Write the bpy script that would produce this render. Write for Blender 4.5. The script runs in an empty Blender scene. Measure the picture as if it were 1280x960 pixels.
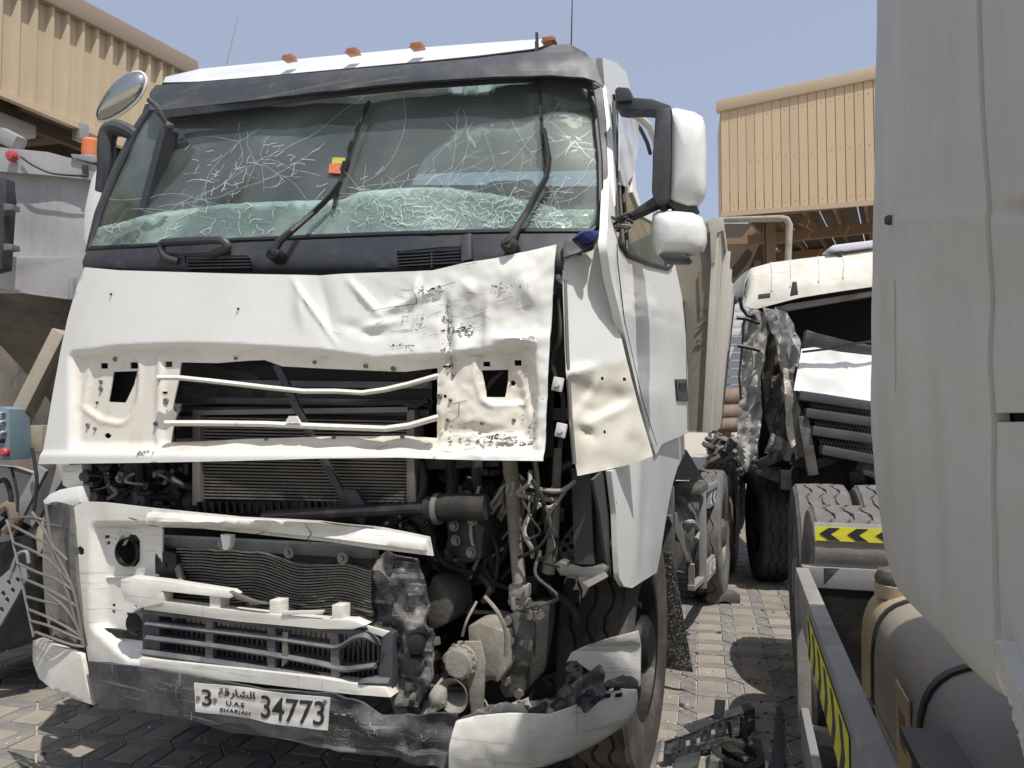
import bpy, bmesh, math, random
from mathutils import Vector, Matrix, noise, geometry

R = math.radians
random.seed(7)
scene = bpy.context.scene
COL = scene.collection

# ------------------------------------------------------------------ camera
F = 961.0            # focal length in photo pixels (1280 wide)
HOR = 524.0          # horizon row of the photo
CAMH = 1.6
PITCH = math.atan((HOR - 480.0) / F)
cam_data = bpy.data.cameras.new("camera")
cam = bpy.data.objects.new("camera", cam_data)
COL.objects.link(cam)
cam.location = (0, 0, CAMH)
cam.rotation_euler = (R(90) + PITCH, 0, 0)
cam_data.sensor_width = 36
cam_data.lens = F / 1280 * 36
cam_data.clip_start = 0.05
cam_data.clip_end = 4000
scene.camera = cam

# ------------------------------------------------------------------ light
SUN_TO = Vector((0.17, -0.30, 0.72)).normalized()
SUN_EL = math.asin(SUN_TO.z)
SUN_AZ = math.atan2(SUN_TO.x, SUN_TO.y)
world = bpy.data.worlds.new("World")
scene.world = world
world.use_nodes = True
wn = world.node_tree.nodes
wl = world.node_tree.links
sky = wn.new("ShaderNodeTexSky")
sky.sky_type = 'NISHITA'
sky.sun_disc = False
sky.sun_elevation = SUN_EL
sky.sun_rotation = SUN_AZ
sky.air_density = 1.0
sky.dust_density = 4.0
sky.ozone_density = 3.0
bg = wn["Background"]
bg.inputs[1].default_value = 0.12
hz = wn.new("ShaderNodeMix")          # even dust haze over the whole sky
hz.data_type = 'RGBA'
hz.inputs[0].default_value = 0.55
hz.inputs[7].default_value = (4.3, 4.7, 5.9, 1)
wl.new(sky.outputs[0], hz.inputs[6])
wl.new(hz.outputs[2], bg.inputs[0])
sun_d = bpy.data.lights.new("sun", 'SUN')
sun_d.energy = 4.1
sun_d.angle = R(0.5)
sun_d.color = (1.0, 0.965, 0.92)
sun = bpy.data.objects.new("sun", sun_d)
COL.objects.link(sun)
sun.rotation_euler = (-SUN_TO).to_track_quat('-Z', 'Y').to_euler()
scene.view_settings.view_transform = 'Standard'
scene.view_settings.look = 'None'
scene.view_settings.exposure = 0.15
scene.view_settings.gamma = 1.0

# ------------------------------------------------------------------ frames
CP, SP = math.cos(PITCH), math.sin(PITCH)
def ray(px, py):
    r = (px - 640) / F
    u = (480 - py) / F
    return Vector((r, CP - SP * u, SP + CP * u))

class Frame:
    """A thing's own ground frame: +X to the picture's right, +Y away, measured at its base."""
    def __init__(s, ox, oy, yaw):
        s.ox, s.oy, s.yaw = ox, oy, R(yaw)
        s.c, s.s = math.cos(s.yaw), math.sin(s.yaw)
        s.org = s.loc(Vector((0, 0, CAMH)))
    def loc(s, P):
        dx, dy = P.x - s.ox, P.y - s.oy
        return Vector((dx * s.c - dy * s.s, dx * s.s + dy * s.c, P.z))
    def d(s, px, py):
        v = ray(px, py)
        return Vector((v.x * s.c - v.y * s.s, v.x * s.s + v.y * s.c, v.z))
    def y(s, px, py, Y):
        v = s.d(px, py)
        return s.org + v * ((Y - s.org.y) / v.y)
    def x(s, px, py, X):
        v = s.d(px, py)
        return s.org + v * ((X - s.org.x) / v.x)
    def z(s, px, py, Z):
        v = s.d(px, py)
        return s.org + v * ((Z - s.org.z) / v.z)
    def _hit(s, v, g):
        t, st = 0.6, 0.16
        a = g(s.org + v * t)
        while t < 9.0:
            t2_ = t + st
            b = g(s.org + v * t2_)
            if (a > 0) != (b > 0):
                lo, hi = t, t2_
                for _ in range(16):
                    m = (lo + hi) / 2
                    if (g(s.org + v * m) > 0) == (a > 0): lo = m
                    else: hi = m
                return s.org + v * ((lo + hi) / 2)
            t, a = t2_, b
        return None
    def sy(s, px, py, f):
        P = s._hit(s.d(px, py), lambda q: q.y - f(q.x, q.z))
        return P if P is not None else s.y(px, py, f(0, 1.8))
    def sx(s, px, py, f):
        P = s._hit(s.d(px, py), lambda q: q.x - f(q.y, q.z))
        return P if P is not None else s.x(px, py, f(1.0, 2.0))

# ------------------------------------------------------------------ tagging
def put(o, parent=None):
    COL.objects.link(o)
    if parent is not None:
        o.parent = parent
    return o
def thing(name, label, cat, fr=None, loc=None, rot=0, group=None):
    o = bpy.data.objects.new(name, None)
    o.empty_display_size = 0.2
    put(o)
    if fr is not None:
        o.location = (fr.ox, fr.oy, 0)
        o.rotation_euler = (0, 0, -fr.yaw)
    else:
        o.location = loc
        o.rotation_euler = (0, 0, rot)
    o["label"] = label
    o["category"] = cat
    if group:
        o["group"] = group
    return o
def tag(o, label=None, cat=None, group=None, kind=None):
    if label: o["label"] = label
    if cat: o["category"] = cat
    if group: o["group"] = group
    if kind: o["kind"] = kind
    return o

# ------------------------------------------------------------------ materials
def M(name, col, rough=0.5, metal=0.0, dirt=0.0, dcol=(0.22, 0.18, 0.13), dscale=2.5, bump=0.0, bscale=60,
      coat=0.0, streak=0.0, spec=0.5, rand=0.0, dlo=0.45, dhi=0.72, scratch=0.0, scol=(0.05, 0.05, 0.05), blend=None, stain=0.0):
    m = bpy.data.materials.new(name)
    m.use_nodes = True
    nt = m.node_tree
    n, l = nt.nodes, nt.links
    b = n["Principled BSDF"]
    b.inputs["Roughness"].default_value = rough
    b.inputs["Metallic"].default_value = metal
    b.inputs["Specular IOR Level"].default_value = spec
    if coat:
        b.inputs["Coat Weight"].default_value = coat
        b.inputs["Coat Roughness"].default_value = 0.12
    tc = n.new("ShaderNodeTexCoord")
    out = None
    rgb = n.new("ShaderNodeRGB")
    rgb.outputs[0].default_value = (*col, 1)
    out = rgb.outputs[0]
    if rand:
        oi = n.new("ShaderNodeObjectInfo")
        hs = n.new("ShaderNodeHueSaturation")
        mr = n.new("ShaderNodeMapRange")
        mr.inputs[3].default_value = 1 - rand
        mr.inputs[4].default_value = 1 + rand
        l.new(oi.outputs["Random"], mr.inputs[0])
        l.new(mr.outputs[0], hs.inputs["Value"])
        l.new(out, hs.inputs["Color"])
        out = hs.outputs[0]
    def noise_node(scale, detail=8, rgh=0.6, vec=None):
        t = n.new("ShaderNodeTexNoise")
        t.inputs["Scale"].default_value = scale
        t.inputs["Detail"].default_value = detail
        t.inputs["Roughness"].default_value = rgh
        l.new(vec or tc.outputs["Object"], t.inputs["Vector"])
        return t
    def ramp(src, lo, hi, mul):
        mr = n.new("ShaderNodeMapRange")
        mr.inputs[1].default_value = lo
        mr.inputs[2].default_value = hi
        mr.inputs[3].default_value = 0
        mr.inputs[4].default_value = mul
        mr.clamp = True
        l.new(src, mr.inputs[0])
        return mr.outputs[0]
    def mix(a, c, fac):
        mx = n.new("ShaderNodeMix")
        mx.data_type = 'RGBA'
        l.new(fac, mx.inputs[0])
        l.new(a, mx.inputs[6])
        mx.inputs[7].default_value = (*c, 1)
        return mx.outputs[2]
    if dirt:
        t = noise_node(dscale)
        f = ramp(t.outputs[0], dlo, dhi, dirt)
        out = mix(out, dcol, f)
        t2 = noise_node(dscale * 14, 6, 0.7)
        f2 = ramp(t2.outputs[0], 0.5, 0.8, dirt * 0.7)
        out = mix(out, dcol, f2)
        rr = n.new("ShaderNodeMapRange")
        rr.inputs[1].default_value = 0.3
        rr.inputs[2].default_value = 0.7
        rr.inputs[3].default_value = max(0.03, rough - 0.08)
        rr.inputs[4].default_value = min(1, rough + 0.3 * dirt + 0.05)
        l.new(t.outputs[0], rr.inputs[0])
        l.new(rr.outputs[0], b.inputs["Roughness"])
    if streak:
        mp = n.new("ShaderNodeMapping")
        mp.inputs["Scale"].default_value = (9, 9, 0.6)
        l.new(tc.outputs["Object"], mp.inputs[0])
        t = noise_node(1.6, 6, 0.65, mp.outputs[0])
        out = mix(out, dcol, ramp(t.outputs[0], 0.5, 0.75, streak))
    if blend:
        at_ = n.new("ShaderNodeAttribute"); at_.attribute_name = 'blend'
        mx = n.new("ShaderNodeMix"); mx.data_type = 'RGBA'
        l.new(at_.outputs["Fac"], mx.inputs[0]); l.new(out, mx.inputs[6])
        tb = noise_node(6, 8, 0.65)
        mb_ = n.new("ShaderNodeMix"); mb_.data_type = 'RGBA'
        mb_.inputs[6].default_value = (*blend, 1); mb_.inputs[7].default_value = (blend[0] * .72, blend[1] * .68, blend[2] * .6, 1)
        l.new(ramp(tb.outputs[0], .5, .8, .8), mb_.inputs[0])
        l.new(mb_.outputs[2], mx.inputs[7])
        out = mx.outputs[2]
    if stain:
        gp_ = n.new("ShaderNodeNewGeometry")
        t = noise_node(1.1, 7, 0.62, gp_.outputs["Position"])
        out = mix(out, (0.05, 0.045, 0.04), ramp(t.outputs[0], .52, .72, stain))
        t = noise_node(3.7, 6, 0.6, gp_.outputs["Position"])
        out = mix(out, (0.40, 0.35, 0.28), ramp(t.outputs[0], .52, .75, stain * .6))
    if scratch:
        for sc, rot, th in (((1.2, 1.2, 26), 0.25, 0.60), ((3, 3, 45), -0.5, 0.63), ((24, 24, 2.0), 0.1, 0.65)):
            mp = n.new("ShaderNodeMapping")
            mp.inputs["Scale"].default_value = sc
            mp.inputs["Rotation"].default_value = (0, rot, 0)
            l.new(tc.outputs["Object"], mp.inputs[0])
            t = noise_node(1.4, 4, 0.6, mp.outputs[0])
            out = mix(out, scol, ramp(t.outputs[0], th, th + 0.03, scratch))
    l.new(out, b.inputs["Base Color"])
    if bump:
        t = noise_node(bscale, 5, 0.6)
        bp = n.new("ShaderNodeBump")
        bp.inputs["Strength"].default_value = bump
        bp.inputs["Distance"].default_value = 0.01
        l.new(t.outputs[0], bp.inputs["Height"])
        l.new(bp.outputs[0], b.inputs["Normal"])
    return m

DUST = (0.34, 0.29, 0.22)
mt = {}
mt['paint'] = M('white_paint', (0.73, 0.735, 0.695), 0.34, 0, 0.14, (0.50, 0.45, 0.36), 2.2, 0.02, 7, 0.3, 0.03)
mt['hood'] = M('hood_paint', (0.74, 0.742, 0.695), 0.36, 0, 0.22, (0.50, 0.44, 0.34), 2.4, 0.03, 9, 0.2, 0.0, blend=(0.70, 0.66, 0.565))
mt['hood_raw'] = M('primer_paint', (0.715, 0.675, 0.58), 0.5, 0, 0.3, (0.50, 0.43, 0.32), 4.5, 0.06, 12, 0.1, 0.0)
mt['cream'] = M('cream_panel', (0.73, 0.735, 0.695), 0.40, 0, 0.15, (0.50, 0.45, 0.36), 3.2, 0.03, 9, 0.1, 0.0, blend=(0.68, 0.65, 0.55))
mt['bumper'] = M('bumper_paint', (0.71, 0.70, 0.635), 0.38, 0, 0.42, (0.42, 0.36, 0.27), 4, 0.05, 12, 0.2, 0.0, scratch=0.25)
mt['dark'] = M('dark_plastic', (0.032, 0.036, 0.042), 0.5, 0, 0.5, (0.11, 0.105, 0.095), 3, 0.08, 90)
mt['cowl'] = M('cowl_plastic', (0.030, 0.034, 0.040), 0.45, 0, 0.5, (0.10, 0.095, 0.09), 2, 0.05, 120)
mt['visor'] = M('visor_plastic', (0.04, 0.045, 0.052), 0.5, 0, 0.4, (0.12, 0.115, 0.105), 5, 0.03, 80, 0.0, scratch=0.25, scol=(0.2, 0.19, 0.17))
mt['rubber'] = M('black_rubber', (0.018, 0.018, 0.019), 0.6, 0, 0.35, (0.09, 0.08, 0.065), 6)
mt['tyre'] = M('tyre_rubber', (0.038, 0.036, 0.034), 0.85, 0, 0.8, (0.17, 0.145, 0.115), 5, 0.25, 60)
mt['tyre_dusty'] = M('dusty_tyre_rubber', (0.11, 0.105, 0.10), 0.9, 0, 0.7, (0.22, 0.20, 0.175), 7, 0.25, 60)
mt['tyre_brown'] = M('muddy_tyre_rubber', (0.05, 0.046, 0.042), 0.9, 0, 0.8, (0.165, 0.14, 0.112), 5, 0.3, 50)
mt['bumper_dark'] = M('scuffed_bumper_plastic', (0.028, 0.032, 0.038), 0.5, 0, 0.65, (0.15, 0.14, 0.125), 4.5, 0.2, 30, scratch=0.55, scol=(0.23, 0.22, 0.2))
mt['steel'] = M('grey_steel', (0.22, 0.215, 0.20), 0.5, 0.6, 0.6, (0.23, 0.2, 0.16), 5, 0.15, 40)
mt['galv'] = M('galvanised_steel', (0.33, 0.33, 0.33), 0.5, 0.35, 0.55, (0.22, 0.20, 0.17), 4, 0.1, 40)
mt['alu'] = M('aluminium', (0.6, 0.6, 0.59), 0.35, 0.9, 0.4, (0.3, 0.27, 0.22), 6, 0.05, 60)
mt['bright'] = M('torn_bright_metal', (0.62, 0.62, 0.6), 0.3, 0.9, 0.3, (0.1, 0.1, 0.09), 20, 0.3, 80)
mt['chrome'] = M('mirror_chrome', (0.46, 0.48, 0.46), 0.16, 1.0, 0.35, (0.45, 0.42, 0.36), 6)
mt['oily'] = M('oily_metal', (0.012, 0.012, 0.0115), 0.42, 0.3, 0.5, (0.055, 0.048, 0.038), 6, 0.3, 40)
mt['engine'] = M('engine_grey', (0.028, 0.0275, 0.026), 0.45, 0.4, 0.6, (0.11, 0.098, 0.078), 8, 0.3, 50)
mt['cast'] = M('dusty_cast_metal', (0.30, 0.28, 0.235), 0.75, 0.1, 0.85, (0.15, 0.125, 0.09), 7, 0.3, 50)
mt['castdk'] = M('weathered_cast_metal', (0.16, 0.152, 0.138), 0.55, 0.5, 0.9, (0.055, 0.048, 0.038), 9, 0.35, 50)
mt['fin'] = M('radiator_fins', (0.14, 0.134, 0.118), 0.55, 0.5, 0.8, (0.33, 0.30, 0.24), 5, 0.1, 50)
mt['findark'] = M('radiator_core', (0.02, 0.019, 0.017), 0.8, 0.1, 0.6, (0.07, 0.062, 0.05), 5)
mt['lamp_amber'] = M('faded_amber_lens', (0.36, 0.14, 0.08), 0.4, 0, 0.5, (0.4, 0.25, 0.18), 18, 0.1, 90)
mt['lamp_red'] = M('red_lens', (0.42, 0.04, 0.05), 0.3, 0, 0.3, (0.4, 0.25, 0.2), 10)
mt['orange'] = M('orange_beacon', (0.62, 0.17, 0.06), 0.3, 0, 0.3, (0.5, 0.25, 0.12), 10)
mt['sticker_y'] = M('yellow_sticker', (0.50, 0.50, 0.06), 0.5, 0, .5, (.1, .1, .05), 60)
mt['sticker_o'] = M('orange_sticker', (0.60, 0.15, 0.06), 0.5, 0, .3, (.5, .3, .2), 60)
mt['ink'] = M('black_ink', (0.02, 0.02, 0.02), 0.6)
mt['plate'] = M('plate_metal', (0.62, 0.61, 0.58), 0.4, 0.1, 0.5, (0.38, 0.34, 0.28), 9, 0.06, 30)
mt['seat'] = M('beige_seat_fabric', (0.42, 0.37, 0.28), 0.9, 0, 0.3, (0.25, 0.2, 0.15), 6)
mt['inner'] = M('cab_lining', (0.20, 0.20, 0.195), 0.8, 0, 0.3, (0.05, 0.05, 0.045), 3)
mt['innerlt'] = M('pale_cab_lining', (0.34, 0.34, 0.31), 0.8, 0, 0.3, (0.2, 0.19, 0.17), 3)
mt['curtain'] = M('dark_curtain', (0.028, 0.033, 0.024), 0.95, 0, 0.4, (0.06, 0.06, 0.045), 12, 0.4, 40)
mt['lobe'] = M('olive_curtain_lobes', (0.70, 0.70, 0.58), 0.95, 0, 0.4, (0.5, 0.48, 0.38), 10, 0.3, 40)
mt['dash'] = M('pale_dashboard', (0.60, 0.68, 0.61), 0.7, 0, 0.3, (0.36, 0.42, 0.36), 6, 0.2, 25)
mt['crack'] = M('crack_edges', (0.55, 0.61, 0.58), 0.3, 0, 0)
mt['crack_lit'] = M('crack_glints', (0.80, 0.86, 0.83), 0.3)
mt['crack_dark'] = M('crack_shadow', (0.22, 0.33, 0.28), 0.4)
mt['crushdk'] = M('battered_dark_casting', (0.045, 0.045, 0.046), 0.55, 0.2, 0.95, (0.27, 0.255, 0.225), 9, 0.4, 45, dlo=.48, dhi=.66, scratch=.5, scol=(.35, .34, .31))
mt['mud'] = M('mud_flap_rubber', (0.03, 0.03, 0.03), 0.7, 0, 0.9, (0.30, 0.29, 0.27), 75, 1.0, 75, dlo=.53, dhi=.60)
mt['greybody'] = M('grey_body_paint', (0.37, 0.37, 0.37), 0.5, 0, 0.6, (0.24, 0.225, 0.205), 1.8, 0.05, 20, streak=0.4)
mt['brownunder'] = M('rusty_brown_steel', (0.09, 0.082, 0.074), 0.75, 0.1, 0.9, (0.25, 0.215, 0.17), 1.8, 0.2, 25, streak=.35, dlo=.42, dhi=.66)
mt['beam'] = M('dirty_beam', (0.36, 0.32, 0.25), 0.7, 0, 0.7, (0.18, 0.15, 0.11), 4, 0.1, 30)
mt['bluebox'] = M('blue_enamel', (0.15, 0.235, 0.28), 0.5, 0, 0.4, (0.2, 0.19, 0.16), 6)
mt['blue'] = M('blue_cloth', (0.02, 0.03, 0.13), 0.9, 0, 0, bump=0.5, bscale=50)
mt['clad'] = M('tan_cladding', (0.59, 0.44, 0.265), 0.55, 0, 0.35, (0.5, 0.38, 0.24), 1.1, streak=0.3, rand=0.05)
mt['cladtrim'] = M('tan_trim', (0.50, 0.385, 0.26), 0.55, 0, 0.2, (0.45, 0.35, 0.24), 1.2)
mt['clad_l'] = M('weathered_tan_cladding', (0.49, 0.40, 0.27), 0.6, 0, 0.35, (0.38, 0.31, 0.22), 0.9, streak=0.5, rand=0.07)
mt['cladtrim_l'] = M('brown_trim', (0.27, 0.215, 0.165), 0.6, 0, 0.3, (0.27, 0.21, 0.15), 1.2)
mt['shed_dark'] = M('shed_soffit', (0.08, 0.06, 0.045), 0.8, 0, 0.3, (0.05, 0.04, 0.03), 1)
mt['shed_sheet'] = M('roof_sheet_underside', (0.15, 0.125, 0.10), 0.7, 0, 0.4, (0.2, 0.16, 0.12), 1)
mt['shed_steel'] = M('brown_steel_column', (0.20, 0.125, 0.07), 0.6, 0, 0.3, (0.22, 0.15, 0.09), 2)
mt['tipper'] = M('beige_tipper_paint', (0.46, 0.43, 0.35), 0.55, 0, 0.4, (0.35, 0.29, 0.2), 1.8, streak=0.2)
mt['tippersd'] = M('pale_tipper_side', (0.50, 0.48, 0.43), 0.5, 0, 0.4, (0.42, 0.35, 0.26), 2.5, streak=0.25)
mt['wcream'] = M('aged_cream_roof', (0.60, 0.575, 0.505), 0.5, 0, 0.55, (0.42, 0.37, 0.28), 4, 0.06, 12, streak=0.3, scratch=.2, scol=(.3, .26, .2))
mt['crush'] = M('crushed_steel', (0.40, 0.395, 0.375), 0.7, 0, 0.8, (0.17, 0.155, 0.135), 4, 0.3, 20)
mt['black'] = M('black_interior', (0.012, 0.012, 0.012), 0.9)
mt['wgrille'] = M('dark_grille_plastic', (0.05, 0.055, 0.062), 0.45, 0, 0.4, (0.12, 0.115, 0.105), 4)
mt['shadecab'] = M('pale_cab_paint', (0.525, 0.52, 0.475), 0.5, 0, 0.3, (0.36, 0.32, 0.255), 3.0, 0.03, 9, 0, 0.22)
mt['tank'] = M('grey_tank_steel', (0.225, 0.22, 0.205), 0.65, 0.1, 0.8, (0.34, 0.265, 0.17), 2.0, 0.12, 30, scratch=.2, scol=(.16, .15, .13))
mt['tanktan'] = M('tan_dusty_tank', (0.43, 0.325, 0.20), 0.7, 0.05, 0.5, (0.30, 0.24, 0.17), 3, 0.08, 30)
mt['guard'] = M('grey_guard_paint', (0.215, 0.21, 0.195), 0.75, 0, 0.8, (0.34, 0.31, 0.26), 6, 0.2, 40, scratch=.3, scol=(.12, .08, .05))
mt['tape_y'] = M('yellow_tape', (0.70, 0.66, 0.03), 0.5, 0, 0.5, (0.36, 0.33, 0.14), 9, scratch=.3, scol=(.2, .19, .12))
mt['tape_w'] = M('white_tape', (0.6, 0.6, 0.57), 0.45, 0, 0.4, (0.3, 0.28, 0.24), 10)
mt['rust'] = M('rusty_pipe', (0.16, 0.115, 0.085), 0.8, 0.1, 0.6, (0.28, 0.23, 0.17), 5, 0.2, 30)
mt['concrete'] = M('rough_concrete', (0.42, 0.37, 0.29), 0.9, 0, 0.5, (0.25, 0.2, 0.15), 10, 0.8, 40)
mt['paver_t'] = M('tan_paver', (0.265, 0.235, 0.19), 0.9, 0, 0.5, (0.20, 0.175, 0.145), 9, 0.35, 90, rand=0.16, stain=0.6)
mt['paver_g'] = M('grey_paver', (0.165, 0.158, 0.146), 0.9, 0, 0.5, (0.29, 0.265, 0.225), 9, 0.35, 90, rand=0.16, stain=0.6)
mt['sand'] = M('sandy_joints', (0.40, 0.355, 0.285), 0.95, 0, 0.4, (0.3, 0.25, 0.19), 3, 0.3, 40)
mt['lens'] = M('clear_lens', (0.13, 0.13, 0.125), 0.12, 0.2, 0.5, (0.26, 0.24, 0.2), 5, 0.05, 30, 0.6)
mt['winside'] = M('window_rubber', (0.02, 0.021, 0.022), 0.5)
mt['bluegrey'] = M('blue_grey_pipe_paint', (0.17, 0.20, 0.225), 0.5, 0.2, 0.5, (0.25, 0.23, 0.19), 8)
mt['farwhite'] = M('far_white_sheeting', (0.62, 0.63, 0.66), 0.6)
mt['wirewhite'] = M('dusty_cable', (0.36, 0.34, 0.29), 0.7, 0, 0.5, (0.2, 0.17, 0.13), 12)

def glass_mat(name, tint, refl_boost=0.0, dust=0.1, dcol=(0.5, 0.52, 0.47), ior=1.5):
    m = bpy.data.materials.new(name)
    m.use_nodes = True
    n, l = m.node_tree.nodes, m.node_tree.links
    n.remove(n["Principled BSDF"])
    out = n["Material Output"]
    tr = n.new("ShaderNodeBsdfTransparent"); tr.inputs[0].default_value = (*tint, 1)
    gl = n.new("ShaderNodeBsdfGlossy"); gl.inputs["Roughness"].default_value = 0.03
    gl.inputs[0].default_value = (0.9, 0.95, 0.92, 1)
    fr = n.new("ShaderNodeFresnel"); fr.inputs[0].default_value = ior
    ad = n.new("ShaderNodeMath"); ad.operation = 'ADD'; ad.inputs[1].default_value = refl_boost; ad.use_clamp = True
    l.new(fr.outputs[0], ad.inputs[0])
    m1 = n.new("ShaderNodeMixShader")
    l.new(ad.outputs[0], m1.inputs[0]); l.new(tr.outputs[0], m1.inputs[1]); l.new(gl.outputs[0], m1.inputs[2])
    df = n.new("ShaderNodeBsdfDiffuse"); df.inputs[0].default_value = (*dcol, 1)
    tc = n.new("ShaderNodeTexCoord")
    t = n.new("ShaderNodeTexNoise"); t.inputs["Scale"].default_value = 3; t.inputs["Detail"].default_value = 9
    l.new(tc.outputs["Object"], t.inputs["Vector"])
    mr = n.new("ShaderNodeMapRange"); mr.inputs[1].default_value = 0.35; mr.inputs[2].default_value = 0.75
    mr.inputs[3].default_value = dust * 0.35; mr.inputs[4].default_value = dust
    l.new(t.outputs[0], mr.inputs[0])
    m2 = n.new("ShaderNodeMixShader")
    l.new(mr.outputs[0], m2.inputs[0]); l.new(m1.outputs[0], m2.inputs[1]); l.new(df.outputs[0], m2.inputs[2])
    l.new(m2.outputs[0], out.inputs[0])
    return m
mt['wind'] = glass_mat('windscreen_glass', (0.77, 0.85, 0.80), 0.03, 0.25, (0.40, 0.43, 0.40))
mt['crazed'] = glass_mat('crazed_glass', (0.80, 0.92, 0.86), 0.04, 0.42, (0.60, 0.74, 0.66))
mt['side'] = glass_mat('side_glass', (0.6, 0.68, 0.66), 0.03, 0.12)
mt['lensg'] = glass_mat('headlamp_cover', (0.80, 0.82, 0.78), 0.05, 0.35, (0.45, 0.42, 0.36))

# ------------------------------------------------------------------ mesh helpers
def inpoly(p, poly):
    x, y = p
    c = False
    j = len(poly) - 1
    for i in range(len(poly)):
        xi, yi = poly[i]; xj, yj = poly[j]
        if (yi > y) != (yj > y) and x < (xj - xi) * (y - yi) / (yj - yi) + xi:
            c = not c
        j = i
    return c
def densify(poly, step, closed=True):
    out = []
    n = len(poly)
    for i in range(n if closed else n - 1):
        a, b = poly[i], poly[(i + 1) % n]
        k = max(1, int(math.hypot(b[0] - a[0], b[1] - a[1]) / step + 0.5))
        for q in range(k):
            out.append((a[0] + (b[0] - a[0]) * q / k, a[1] + (b[1] - a[1]) * q / k))
    if not closed:
        out.append(poly[-1])
    return out
def smooth01(t):
    t = max(0.0, min(1.0, t))
    return t * t * (3 - 2 * t)
def interp(xs, x):
    if x <= xs[0][0]: return xs[0][1]
    for (a, b), (c, d) in zip(xs, xs[1:]):
        if x <= c:
            return b + (d - b) * (x - a) / (c - a)
    return xs[-1][1]
def spline(pts, sub=6):
    """Catmull-Rom through 3-D points."""
    P = [Vector(p) for p in pts]
    if len(P) < 3: return P
    out = []
    for i in range(len(P) - 1):
        p0 = P[max(i - 1, 0)]; p1 = P[i]; p2 = P[i + 1]; p3 = P[min(i + 2, len(P) - 1)]
        for k in range(sub):
            t = k / sub
            out.append(0.5 * ((2 * p1) + (p2 - p0) * t + (2 * p0 - 5 * p1 + 4 * p2 - p3) * t * t + (3 * p1 - p0 - 3 * p2 + p3) * t ** 3))
    out.append(P[-1])
    return out

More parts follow.
